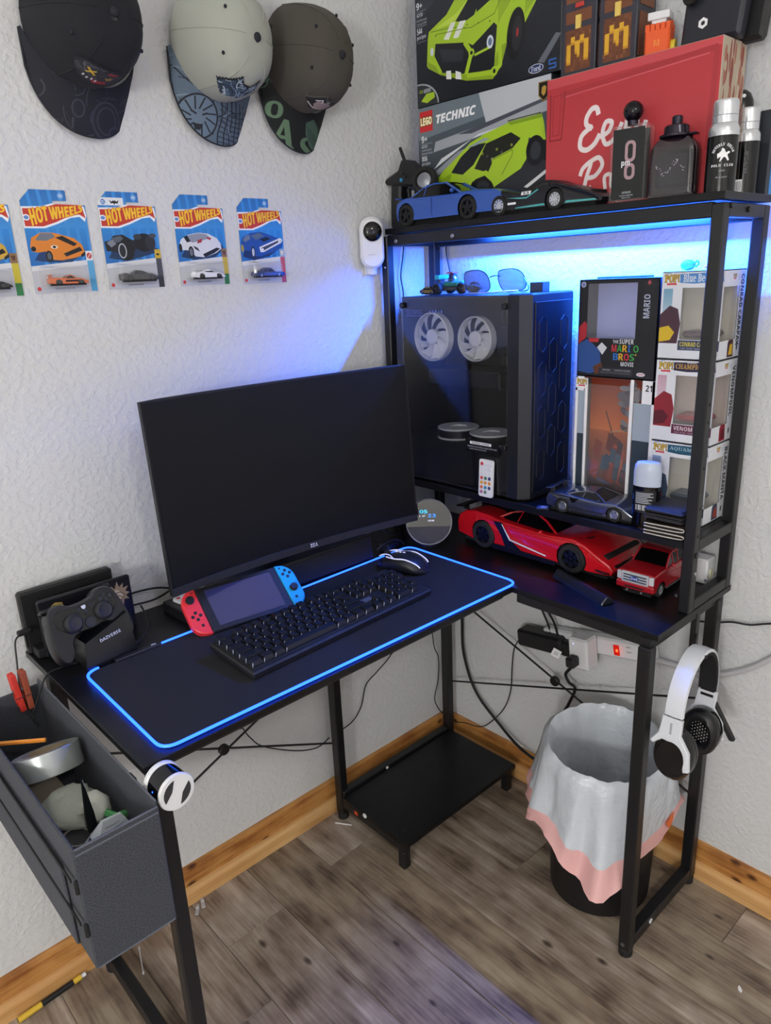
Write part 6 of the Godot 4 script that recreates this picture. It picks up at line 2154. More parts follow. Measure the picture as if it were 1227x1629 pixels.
func build_top_things() -> void:
	# two flat boxes of building sets, one on the other
	var lime := Color("#a4c62c")
	var dk := Color("#171a20")
	var a := Art.new(382, 262, 2, Color("#1c2029"))
	a.grad(0, 0, 382, 130, Color("#2a2f3a"), Color("#20242e"))
	a.poly([0, 60, 120, 0, 170, 0, 0, 100], Color("#30353f"))
	a.poly([330, 239, 371, 197, 383, 201, 345, 243], Color("#6b6f78"))
	a.poly([0, 205, 382, 150, 382, 262, 0, 262], Color("#191c24"))
	a.poly([330, 239, 371, 197, 383, 201, 345, 243], Color("#5f636c"))
	a.poly([32, 184, 36, 134, 40, 120, 92, 100, 148, 50, 250, 20, 340, 40, 335, 120, 295, 168, 255, 188, 240, 227, 218, 246, 146, 235, 73, 210, 36, 190], lime)
	a.poly([231, 92, 335, 60, 335, 120, 297, 150, 300, 120, 270, 112, 240, 140, 232, 150], Color("#8fae24"))
	a.poly([255, 188, 240, 227, 218, 246, 146, 235, 73, 210, 36, 190, 34, 176, 76, 200, 150, 222, 215, 226, 236, 190], Color("#88a522"))
	a.poly([60, 118, 120, 104, 150, 88, 132, 112, 100, 120], Color("#bcd94a"))
	a.line([46, 122, 100, 126, 160, 140, 222, 130], 1.4, Color("#5d7416"))
	a.line([222, 130, 236, 110, 300, 84], 1.4, Color("#5d7416"))
	for i in 6:
		a.oval(60 + i * 30, 132 + (i % 3) * 4, 1.6, 1.6, Color("#3d4c12"))
	a.poly([118, 118, 162, 80, 200, 70, 169, 119, 140, 126], dk)
	a.poly([170, 60, 240, 40, 232, 96, 176, 116], dk)
	a.poly([59, 147, 147, 164, 165, 173, 190, 161, 221, 145, 229, 152, 224, 200, 221, 228, 153, 223, 77, 206, 55, 171], dk)
	a.poly([70, 160, 140, 176, 136, 196, 80, 186], Color("#2c3038"))
	a.line([143, 163, 161, 186, 146, 222], 10, lime)
	a.line([55, 146, 45, 161, 73, 205], 8, lime)
	a.line([149, 226, 221, 234, 238, 224, 236, 182], 9, lime)
	a.line([170, 192, 215, 186], 5, lime)
	a.oval(161, 186, 8, 8, lime)
	a.oval(161, 186, 3.5, 3.5, dk)
	a.oval(222, 232, 9, 9, lime)
	a.oval(222, 232, 3.5, 4, dk)
	a.oval(276, 178, 22, 45, Color("#0c0d10"), 0.12)
	a.oval(279, 178, 12, 30, Color("#24262c"), 0.12)
	a.oval(280, 176, 3, 8, Color("#a02c30"), 0.12)
	a.poly([83, 144, 98, 148, 118, 119, 105, 118], Color("#dfe3da"))
	a.poly([110, 148, 125, 150, 147, 123, 129, 121], Color("#dfe3da"))
	a.poly([89, 205, 103, 207, 104, 224, 89, 221], Color("#e4e6e2"))
	a.poly([116, 210, 131, 216, 133, 230, 116, 226], Color("#e4e6e2"))
	a.oval(211, 177, 9, 12, Color("#cfd6e2"))
	a.oval(211, 177, 5, 7, Color("#5f7392"))
	a.oval(48, 160, 5, 8, Color("#c8d0dc"))
	a.line([60, 130, 150, 138], 1.5, Color("#6f8a1c"))
	a.oval(326, 249, 18, 8, Color("#d5d9e4"))
	a.oval(326, 249, 16.5, 6.8, Color("#1f2c5e"))
	a.text("Ford", 315, 244.5, 22, 9, Color("#e0e4ee"), "Droid Serif")
	a.line([373, 241, 357, 241, 357, 248, 372, 248, 372, 255, 356, 255], 3, Color("#2d5fae"))
	a.text("9+", 4, 58, 17, 13, Color("#e4e6ea"))
	a.text("42138", 4, 78, 18, 7, Color("#c8cad0"))
	a.text("Ford Mustang", 4, 90, 30, 5.5, Color("#a8abb4"))
	a.text("Shelby GT500", 4, 97, 30, 5.5, Color("#a8abb4"))
	a.line([4, 75, 32, 75], 0.8, Color("#8a8d96"))
	a.line([4, 104, 34, 104], 0.8, Color("#8a8d96"))
	a.text("544", 4, 107, 16, 11, Color("#e4e6ea"))
	a.text("pcs/pzs", 4, 121, 27, 9, Color("#d0d2d8"))
	a.line([4, 134, 32, 134], 0.8, Color("#8a8d96"))
	a.oval(4, 262, 62, 47, Color("#9fa3a8"))
	a.oval(3, 263, 59, 45, Color("#2a2d31"))
	a.poly([11, 251, 28, 238, 52, 238, 54, 249, 30, 257], lime)
	a.text("AR", 6, 228, 12, 7, Color("#8fb02a"))
	a.rect(20, 228, 22, 8, Color("#8a8d92"))
	var b := Art.new(362, 253, 2, Color("#3a3f47"))
	b.grad(0, 0, 362, 253, Color("#56636c"), Color("#22252b"))
	b.poly([0, 0, 382, 0, 382, 40, 200, 46, 0, 66], Color("#6d7a82"))
	b.poly([180, 0, 382, 0, 382, 46, 200, 60], Color("#b9bec4"))
	b.poly([53, 75, 300, 50, 382, 42, 382, 60, 200, 81, 46, 96], Color("#9ea3aa"))
	b.poly([120, 70, 382, 34, 382, 40, 160, 74], Color("#494e57"))
	b.poly([45, 132, 178, 78, 241, 73, 156, 86, 70, 112], Color("#d4d7da"))
	b.poly([0, 160, 120, 104, 150, 100, 0, 176], Color("#8d929a"))
	b.poly([0, 185, 170, 130, 382, 110, 382, 253, 0, 253], Color("#26282e"))
	b.poly([300, 196, 350, 171, 382, 158, 382, 162, 310, 199], Color("#d6d8dc"))
	b.poly([49, 159, 75, 138, 105, 122, 156, 92, 194, 81, 266, 68, 343, 69, 348, 83, 353, 115, 311, 105, 306, 144, 292, 160, 221, 188, 215, 174, 127, 178, 50, 176], lime)
	b.poly([99, 145, 128, 117, 162, 98, 200, 98, 164, 137, 133, 153], dk)
	b.poly([140, 102, 195, 88, 210, 92, 168, 100], Color("#8fa0a8"))
	b.poly([167, 145, 200, 100, 266, 88, 291, 103, 267, 121, 221, 133, 205, 157], Color("#1d2018"))
	for i in 7:
		b.oval(190 + i * 13, 118 + (i % 3) * 8 - i, 3, 3, [Color("#7d8a30"), Color("#4a4d52"), Color("#8a8d92")][i % 3])
	b.oval(328, 131, 23, 28, Color("#0d0e11"))
	b.oval(328, 131, 13, 17, Color("#2c2f35"))
	b.oval(352, 135, 8, 18, Color("#0d0e11"))
	b.oval(188, 182, 32, 22, Color("#0d0e11"))
	b.oval(190, 184, 18, 12, Color("#2c2f35"))
	b.poly([150, 176, 170, 156, 200, 152, 222, 166, 224, 190, 214, 176, 196, 162, 172, 166], lime)
	b.poly([215, 132, 272, 118, 272, 132, 242, 169, 221, 188], lime)
	b.line([216, 134, 270, 121, 270, 131, 242, 166], 1.6, Color("#5d7416"))
	b.poly([256, 68, 343, 66, 343, 73, 266, 75], Color("#7fa01e"))
	b.line([258, 66, 340, 64], 2, Color("#39400f"))
	b.poly([52, 160, 100, 146, 96, 160, 60, 172], Color("#86a822"))
	b.rect(5, 8, 40, 42, Color("#c8262c"))
	b.text("LEGO", 8, 21, 34, 15, Color("#101010"), "Droid Sans", true, 2.2)
	b.text("LEGO", 8, 21, 34, 15, Color("#f2d23a"), "Droid Sans", true, 1.2)
	b.text("LEGO", 8, 21, 34, 15, Color("#f4f4f4"))
	b.text("TECHNIC", 55, 22, 116, 15, Color("#f2f3f5"), "Droid Sans", true, 0.7, [Vector2(57, 22), Vector2(172, 21), Vector2(168, 38), Vector2(54, 38), 0.0])
	b.poly([333, 10, 359, 10, 359, 36, 346, 46, 333, 34], Color("#8a6a2c"))
	b.poly([335, 12, 357, 12, 357, 35, 346, 43, 335, 33], Color("#14120e"))
	b.poly([341, 20, 347, 17, 352, 21, 350, 32, 345, 36, 340, 30], Color("#b8923c"))
	b.text("9+", 9, 58, 18, 14, Color("#e4e6ea"))
	b.line([8, 75, 43, 75], 0.8, Color("#a0a3aa"))
	b.text("42161", 9, 77, 18, 6.5, Color("#d0d2d8"))
	b.text("Lamborghini", 9, 86, 32, 5, Color("#b8bbc2"))
	b.text("Huracan Tecnica", 9, 92, 34, 5, Color("#b8bbc2"))
	b.text("806", 9, 100, 17, 11, Color("#e4e6ea"))
	b.text("pcs/pzs", 9, 113, 26, 8, Color("#d0d2d8"))
	carton("building_set_box", "dark box with a lime green sports car seen from the front, topmost of two", "toy box", -0.1245, -0.0545, 1.7392, 2.0010, 0.0665, 0.4485, Color("#14161b"), printed("set_front", a, 0.35), "building set boxes")
	carton("building_set_box", "grey box with a lime green car with its door open, lettered TECHNIC", "toy box", -0.1245, -0.0545, TS, 1.7388, 0.0665, 0.4285, Color("#20242a"), printed("set_front_low", b, 0.35), "building set boxes")
	# the red box
	var r := Art.new(330, 231, 2, Color("#b8363c"))
	r.grad(0, 0, 330, 231, Color("#b23238"), Color("#c04248"))
	r.poly([0, 0, 330, 0, 330, 12, 0, 16], Color("#c4484e"))
	r.line([30, 30, 322, 14, 318, 160], 9, Color("#a62e36"))
	r.line([40, 34, 310, 20], 2, Color("#c85860"))
	r.line([8, 26, 8, 104, 34, 104, 40, 24], 3, Color("#8f242c"))
	r.line([14, 30, 14, 96, 28, 96, 32, 28, 14, 30], 2, Color("#9c2a32"))
	var ink := Color("#e6dcdc")
	r.line(flat(curve(v2([112, 74, 108, 64, 98, 64, 88, 76, 88, 88, 98, 94, 92, 96, 78, 106, 76, 124, 90, 130, 106, 122, 116, 108]), 5)), 9, ink)
	r.line(flat(curve(v2([118, 112, 134, 106, 140, 92, 128, 90, 122, 108, 130, 126, 148, 118, 160, 96]), 5)), 8, ink)
	r.line(flat(curve(v2([166, 128, 170, 92, 172, 108, 184, 88, 190, 98, 186, 124, 200, 116, 206, 100]), 5)), 8, ink)
	r.line(flat(curve(v2([86, 200, 92, 176, 100, 152, 84, 160, 78, 172]), 5)), 8, ink)
	r.line(flat(curve(v2([96, 152, 116, 146, 124, 160, 110, 176, 94, 178]), 5)), 8, ink)
	r.poly([84, 212, 100, 190, 116, 212], Color("#dfd2d4"))
	r.line(flat(curve(v2([132, 200, 130, 180, 142, 178, 144, 196, 152, 202]), 5)), 7, ink)
	var rb := carton("red_gift_box", "red cardboard box with white script lettering behind the perfume bottles", "box", -0.140, -0.052, TS, 1.7230, 0.430, 0.7665, Color("#b5a18e"), printed("red_front", r, 0.45))
	var sd := Art.new(113, 231, 2, Color("#b3a592"))
	rng.seed = 5
	for i in 60:
		var px := rng.randf_range(0, 113)
		var py := rng.randf_range(0, 231)
		sd.oval(px, py, rng.randf_range(2, 8), rng.randf_range(8, 26), [Color("#8d4a40"), Color("#a06a58"), Color("#c0b29c")][i % 3], 0.1)
	face_z(rb, "worn_side", 0.7665 + 0.0003 + base.z, -0.139 + base.x, -0.053 + base.x, TS + 0.001 + base.y, 1.7220 + base.y, printed("red_side", sd, 0.7))
	# meal boxes with a pixel letter
	for k in 2:
		var m := Art.new(74, 150, 3, Color("#34343f"))
		m.rect(9, 72, 56, 70, Color("#6b3d24"))
		m.rect(9, 42, 56, 20, Color("#74442a"))
		m.rect(9, 0, 56, 28, Color("#7a4a2c"))
		rng.seed = 30 + k
		for i in 40:
			m.rect(9 + rng.randi_range(0, 11) * 4.6, 73 + rng.randi_range(0, 10) * 6.2, 4.6, 6.2, [Color("#5f351f"), Color("#7a482c"), Color("#84502f")][i % 3])
		var yl := Color("#d9a62c")
		m.rect(33, 50, 10, 22, Color("#e0c060"))
		m.rect(33, 67, 10, 5, Color("#c8901c"))
		for q in [[12, 96, 9, 34], [21, 84, 9, 14], [30, 92, 5, 22], [35, 92, 6, 28], [41, 84, 9, 14], [50, 92, 10, 36]]:
			m.rect(q[0], q[1], q[2], q[3], yl)
			m.rect(q[0], q[1] + q[3] - 4, q[2], 4, Color("#c08a20"))
		m.rect(30, 30, 18, 8, Color("#c0452e"))
		m.rect(34, 32, 4, 4, Color("#e8d8c8"))
		m.rect(42, 32, 4, 4, Color("#e8d8c8"))
		var z0: float = [0.447, 0.5275][k]
		var h := 0.148
		var o := carton("meal_box", ["meal box with a yellow pixel M, the left one on the red box", "meal box with a yellow pixel M and visible brown side, right on the red box"][k], "box", -0.122, -0.058, 1.7233, 1.7233 + h, z0, z0 + 0.074, Color("#2c2d38"), printed("meal_front_%d" % k, m, 0.4), "pixel letter meal boxes")
		part(o, "latch", nb().box(Vector3(-0.1235, 1.7233 + h - 0.061, z0 + 0.037), Vector3(0.004, 0.022, 0.010), 0.0005), mt("latch_yellow", Color("#e2c464"), 0.45))
		part(o, "side_panel", nb().box(Vector3(-0.090, 1.7233 + 0.044, z0 + 0.0743), Vector3(0.046, 0.068, 0.0012), 0.0), mt("side_brown", Color("#6e3f25"), 0.5))
		part(o, "side_panel", nb().box(Vector3(-0.090, 1.7233 + 0.098, z0 + 0.0743), Vector3(0.046, 0.020, 0.0012), 0.0), M.side_brown)
		part(o, "clasp", nb().box(Vector3(-0.1232, 1.7233 + h - 0.034, z0 + 0.039), Vector3(0.003, 0.008, 0.018), 0.001), mt("clasp_red", Color("#c03a34"), 0.4))
	# orange block toy
	var t := thing("block_toy", "orange block toy with a white square cap on the red box", "toy", Vector3(-0.105, 1.7233, 0.637), Vector3(0, 0.25, 0))
	var og := mt("block_orange", Color("#e2561c"), 0.45)
	part(t, "body", MB.new().box(Vector3(0, 0.020, 0), Vector3(0.036, 0.040, 0.042), 0.003), og)
	var st := MB.new()
	for i in 5:
		for j in 4:
			st.box(Vector3(-0.0135 + j * 0.009, 0.042 + ((i * 3 + j) % 3) * 0.002, -0.017 + i * 0.0085), Vector3(0.0078, 0.012, 0.0074), 0.0006)
	part(t, "sticks", st, og)
	part(t, "neck", MB.new().box(Vector3(0, 0.051, 0), Vector3(0.022, 0.010, 0.024), 0.001), M.white_plastic)
	part(t, "cap", MB.new().box(Vector3(0, 0.060, 0), Vector3(0.030, 0.012, 0.036), 0.001), M.white_plastic)
	part(t, "side_disc", MB.new().cyl(Vector3(0.0, 0.012, 0.021), Vector3(0.0, 0.012, 0.028), 0.011, 18), mt("disc_yellow", Color("#d8c032"), 0.45))
	lettering(t, "M", 0.009, 0.010, looking_left(Vector3(-0.0185, 0.018, 0.0)), mt("block_pale", Color("#f08a3a"), 0.5))
	# black gamepad leaning on the red box's right end
	var g := thing("black_gamepad", "black gamepad with a white hexagon mark standing on the red box by the wall", "game controller", Vector3(-0.100, 1.7233, 0.728), Vector3(0, 0, -0.10))
	var gm := mt("gamepad_shell", Color("#1b1d28"), 0.4)
	var gp := [Vector2(-0.050, 0.004), Vector2(-0.046, 0.0), Vector2(0.046, 0.0), Vector2(0.050, 0.006), Vector2(0.054, 0.070), Vector2(0.046, 0.092), Vector2(0.030, 0.102), Vector2(-0.022, 0.102), Vector2(-0.040, 0.090), Vector2(-0.048, 0.066)]
	var gb := MB.new()
	gb.x = looking_left(Vector3.ZERO)
	gb.extrude(gp, -0.016, 0.014, 0.006)
	part(g, "shell", gb, gm, 40)
	var g2 := MB.new()
	g2.x = looking_left(Vector3(0.034, 0, 0.022))
	g2.extrude(gp, -0.012, 0.012, 0.006)
	part(g, "rear_shell", g2, M.black_plastic, 40)
	for q in [[-0.034, 0.072], [0.022, 0.090]]:
		var s := MB.new()
		s.x = looking_left(Vector3(-0.014, q[1], q[0])) * Transform3D(Basis.from_euler(Vector3(PI / 2, 0, 0)), Vector3.ZERO)
		s.lathe([Vector2(0.011, 0), Vector2(0.010, 0.006), Vector2(0.0135, 0.009), Vector2(0.0125, 0.013), Vector2(0.008, 0.012), Vector2(0.0, 0.011)], 22)
		part(g, "thumb_stick", s, M.rubber)
	var hx := MB.new()
	hx.x = looking_left(Vector3(-0.0142, 0.030, -0.012))
	for k in 6:
		var p0 := Vector2(cos(TAU * k / 6 + PI / 6), sin(TAU * k / 6 + PI / 6))
		var p1 := Vector2(cos(TAU * (k + 1) / 6 + PI / 6), sin(TAU * (k + 1) / 6 + PI / 6))
		hx.extrude([p0 * 0.0085, p1 * 0.0085, p1 * 0.0038, p0 * 0.0038], 0, 0.0008)
	part(g, "hexagon_mark", hx, M.print_white, 0)
	build_bottles()
	build_top_cars()


static func flat(p: Array) -> Array:
	var o := []
	for q in p:
		o.append(q.x)
		o.append(q.y)
	return o


func build_bottles() -> void:
	var clear := mt("bottle_glass", Color("#f4eef0"), 0.03, 0.0, {"alpha": 0.04, "spec": 0.8})
	# flat clear flask with a black front and a ball stopper
	var o := thing("perfume_bottle", "flat clear perfume bottle with black front plate, number 9 and ball stopper", "perfume", Vector3(-0.176, TS, 0.6355), Vector3(0, 0.12, 0))
	var fl := MB.new()
	fl.x = looking_left(Vector3.ZERO)
	fl.extrude(roundrect_at(0.0, 0.062, 0.070, 0.124, 0.007), -0.013, 0.013, 0.003)
	part(o, "glass", fl, clear)
	part(o, "front_plate", MB.new().box(Vector3(-0.0133, 0.0625, 0.0), Vector3(0.0012, 0.112, 0.056), 0.0003), mt("plate_black", Color("#0c0f10"), 0.4))
	part(o, "rear_plate", MB.new().box(Vector3(0.010, 0.0625, 0.0), Vector3(0.001, 0.112, 0.056), 0.0003), M.plate_black)
	var nine := MB.new()
	nine.x = looking_left(Vector3(-0.0138, 0.066, 0.004))
	for q in [[0.013, 0.028, 0.0, 0.016], [0.013, 0.020, 0.0, -0.016]]:
		var outer := roundrect_at(q[2], q[3], q[0] + 0.006, q[1] + 0.006, 0.0085)
		var inner := roundrect_at(q[2], q[3], q[0] - 0.004, q[1] - 0.004, 0.0045)
		for i in outer.size():
			var j: int = (i + 1) % outer.size()
			nine.extrude([outer[i], outer[j], inner[j], inner[i]], 0, 0.0004)
	part(o, "printed_nine", nine, mt("nine_pink", Color("#a88a90"), 0.3), 0)
	lettering(o, "pm", 0.015, 0.010, looking_left(Vector3(-0.0140, 0.062, -0.0035)), M.print_white)
	lettering(o, "AFNAN", 0.016, 0.0036, looking_left(Vector3(-0.0139, 0.0165, 0.0)), mt("print_dim", Color("#9a9ca4"), 0.5))
	lettering(o, "EAU DE PARFUM", 0.024, 0.0024, looking_left(Vector3(-0.0139, 0.0115, 0.0)), M.print_dim)
	lettering(o, "100ml 3.4 fl.oz", 0.016, 0.0022, looking_left(Vector3(-0.0139, 0.0082, 0.0)), M.print_dim)
	part(o, "collar", MB.new().cyl(Vector3(0, 0.124, 0), Vector3(0, 0.131, 0), 0.009, 20), mt("gun_metal", Color("#3a3742"), 0.2, 0.9))
	part(o, "ball_stopper", MB.new().ball(Vector3(0, 0.1455, 0), Vector3(0.0168, 0.0168, 0.0168), 24, 16), mt("stopper", Color("#121018"), 0.08, 0.3), 60)
	# stout dark bottle with a tiered cap
	var b := thing("perfume_bottle", "stout dark glass perfume bottle with tiered black spray cap, right of the clear flask", "perfume", Vector3(-0.176, TS, 0.7165), Vector3(0, 0.1, 0))
	var sm := mt("dark_glass", Color("#15121a"), 0.05, 0.0, {"alpha": 0.7, "spec": 0.8})
	var bl := MB.new()
	bl.x = looking_left(Vector3.ZERO)
	var rings := []
	for q in [[0.002, 0.92, 0.9], [0.006, 1.0, 1.0], [0.070, 1.0, 1.0], [0.080, 0.93, 0.95], [0.090, 0.72, 0.80], [0.0935, 0.60, 0.70]]:
		var ring := PackedVector3Array()
		for p in MB.inset(PackedVector2Array(rrect(0.078, 0.036, 0.010, 4)), 0.0):
			ring.append(Vector3(p.x * q[1], q[0], p.y * q[2]))
		rings.append(ring)
	bl.loft(rings)
	part(b, "glass", bl, sm, 30)
	part(b, "glass_foot", MB.new().at(Vector3.ZERO).box(Vector3(0, 0.004, 0), Vector3(0.034, 0.007, 0.074), 0.002), clear)
	part(b, "inner_fill", MB.new().box(Vector3(0.002, 0.044, 0), Vector3(0.022, 0.058, 0.060), 0.006), mt("perfume_grey", Color("#1a161c"), 0.3))
	part(b, "cap", MB.new().at(Vector3(0, 0.0935, 0)).lathe([Vector2(0.027, 0.0), Vector2(0.027, 0.003), Vector2(0.0205, 0.0045), Vector2(0.0195, 0.016), Vector2(0.017, 0.018), Vector2(0.0085, 0.019), Vector2(0.0085, 0.030), Vector2(0.007, 0.032), Vector2(0.0, 0.032)], 28), mt("cap_gun", Color("#26222e"), 0.22, 0.5))
	part(b, "cap_plate", MB.new().box(Vector3(0.0, 0.0955, 0.022), Vector3(0.016, 0.003, 0.026), 0.001), M.cap_gun)
	var sp := MB.new()
	rng.seed = 12
	for i in 46:
		var zz := rng.randf_range(-0.024, 0.024)
		sp.ball(Vector3(-0.0186, 0.046 + 0.008 * sin(zz * 160.0) + rng.randf_range(-0.004, 0.004), zz), Vector3(0.0006, 0.0008, 0.0008), 5, 3)
	part(b, "carved_script", sp, mt("script_pale", Color("#b8b0c0"), 0.3)).set_meta("kind", "stuff")
	# two cylinders with silver caps
	for k in 2:
		var c := thing("cologne_bottle", ["black cologne cylinder with silver cap and white rider crest at the shelf's end", "black cologne cylinder with silver cap and small barcode, nearest the wall"][k], "cologne", Vector3([-0.170, -0.068][k], TS, [0.793, 0.787][k]), Vector3(0, [0.0, 0.9][k], 0))
		var k2 := 1.0 if k == 0 else 0.93
		part(c, "body", MB.new().lathe([Vector2(0.0225 * k2, 0), Vector2(0.0235 * k2, 0.0015), Vector2(0.0235 * k2, 0.082), Vector2(0.022 * k2, 0.084)], 32), M.gloss_black)
		part(c, "collar", MB.new().lathe([Vector2(0.0232 * k2, 0.083), Vector2(0.0232 * k2, 0.094), Vector2(0.0195 * k2, 0.101), Vector2(0.0185 * k2, 0.101)], 32), M.chrome)
		part(c, "cap", MB.new().lathe([Vector2(0.0188 * k2, 0.101), Vector2(0.0195 * k2, 0.1015), Vector2(0.0195 * k2, 0.112), Vector2(0.0180 * k2, 0.1125), Vector2(0.0195 * k2, 0.113), Vector2(0.0195 * k2, 0.131), Vector2(0.0178 * k2, 0.135), Vector2(0.0, 0.1362)], 32), M.chrome)
		var dir := Vector3(-0.88, 0, 0.47).rotated(Vector3.UP, -0.9 * k).normalized()
		var bs := Basis(Vector3.UP.cross(dir), Vector3.UP, dir)
		if k == 0:
			var cr := MB.new()
			cr.x = Transform3D(bs, dir * 0.0237 + Vector3(0, 0.053, 0))
			cr.extrude(v2([-0.008, -0.004, -0.003, -0.001, -0.005, -0.008, -0.003, -0.008, 0.001, -0.002, 0.004, -0.003, 0.007, -0.008, 0.009, -0.007, 0.006, 0.001, 0.010, 0.004, 0.008, 0.006, 0.004, 0.004, 0.001, 0.010, -0.002, 0.011, -0.003, 0.007, -0.006, 0.004, -0.009, 0.003]), 0, 0.0004)
			part(c, "rider_crest", cr, M.print_white, 0)
			var word := "BEVERLY HILLS"
			for i in word.length():
				var f := lerpf(2.75, 0.39, i / 12.0)
				if word[i] == " ":
					continue
				var p2 := Vector2(cos(f) * 0.0165, sin(f) * 0.0165)
				var ang := p2.x / 0.0236
				var bs2 := bs.rotated(Vector3.UP, ang)
				lettering(c, word[i], 0.0030, 0.0038, Transform3D(bs2, bs2.z * 0.0236 + Vector3(0, 0.053 + p2.y, 0)) * Transform3D(Basis.from_euler(Vector3(0, 0, f - PI / 2)), Vector3.ZERO), M.print_white, "Droid Serif")
			word = "POLO CLUB"
			for i in word.length():
				if word[i] == " ":
					continue
				var bs2 := bs.rotated(Vector3.UP, (i - 4) * 0.165)
				lettering(c, word[i], 0.0029, 0.0036, Transform3D(bs2, bs2.z * 0.0236 + Vector3(0, 0.039, 0)), M.print_white, "Droid Serif")
			lettering(c, "SPORT", 0.009, 0.0022, Transform3D(bs, dir * 0.0237 + Vector3(0, 0.031, 0)), M.print_dim)
			lettering(c, "EAU DE TOILETTE", 0.016, 0.0020, Transform3D(bs, dir * 0.0237 + Vector3(0, 0.0215, 0)), M.print_dim)
		else:
			var bc := MB.new()
			bc.x = Transform3D(bs, dir * 0.0212 + Vector3(-0.004, 0.010, 0))
			bc.box(Vector3(-0.010, 0.004, -0.0016), Vector3(0.010, 0.020, 0.001), 0.0)
			part(c, "barcode_label", bc, M.print_white, 0)
			var bb := MB.new()
			bb.x = bc.x
			for i in 6:
				bb.box(Vector3(-0.0135 + i * 0.0014, 0.004, -0.0009), Vector3(0.0006, 0.015, 0.0003), 0.0)
			part(c, "barcode", bb, M.print_black, 0)
			lettering(c, "RALPH CLUB", 0.034, 0.006, Transform3D(bs, dir * 0.0222 + Vector3(0, 0.050, 0)) * Transform3D(Basis.from_euler(Vector3(0, 0, PI / 2)), Vector3.ZERO), mt("print_low", Color("#55565c"), 0.5))
	# black domed bottle and the blue box behind it
	var d := thing("domed_bottle", "tall black bottle with a domed cap behind the silver-capped cylinders", "bottle", Vector3(-0.030, TS, 0.755))
	part(d, "body", MB.new().lathe([Vector2(0.019, 0), Vector2(0.020, 0.002), Vector2(0.020, 0.128)], 24), M.black_plastic)
	part(d, "cap", MB.new().lathe([Vector2(0.0215, 0.128), Vector2(0.0215, 0.142), Vector2(0.020, 0.155), Vector2(0.015, 0.166), Vector2(0.008, 0.1715), Vector2(0.0, 0.173)], 24), mt("dome_black", Color("#0c0c0e"), 0.25))
	var dot := Vector3(-0.75, 0.35, 0.55).normalized()
	part(d, "button", MB.new().cyl(Vector3(0, 0.153, 0) + dot * 0.016, Vector3(0, 0.153, 0) + dot * 0.0205, 0.0032, 14), M.white_plastic)
	var cb := thing("slim_carton", "slim dark carton with a bright blue edge at the shelf end by the wall", "box", Vector3(-0.027, TS, 0.799))
	part(cb, "carton", MB.new().box(Vector3(0, 0.066, 0), Vector3(0.032, 0.132, 0.034), 0.0008), mt("carton_dark", Color("#23262e"), 0.4))
	part(cb, "blue_edge", MB.new().box(Vector3(0.004, 0.042, 0.0174), Vector3(0.012, 0.082, 0.0008), 0.0), mt("edge_blue", Color("#3d8ad0"), 0.4))
	lettering(cb, "ER", 0.011, 0.030, Transform3D(Basis.IDENTITY, Vector3(0.0, 0.104, 0.0172)), M.print_white)


static func roundrect_at(cx: float, cy: float, w: float, h: float, r: float) -> Array:
	return rrect(w, h, r, 5, Vector2(cx, cy))


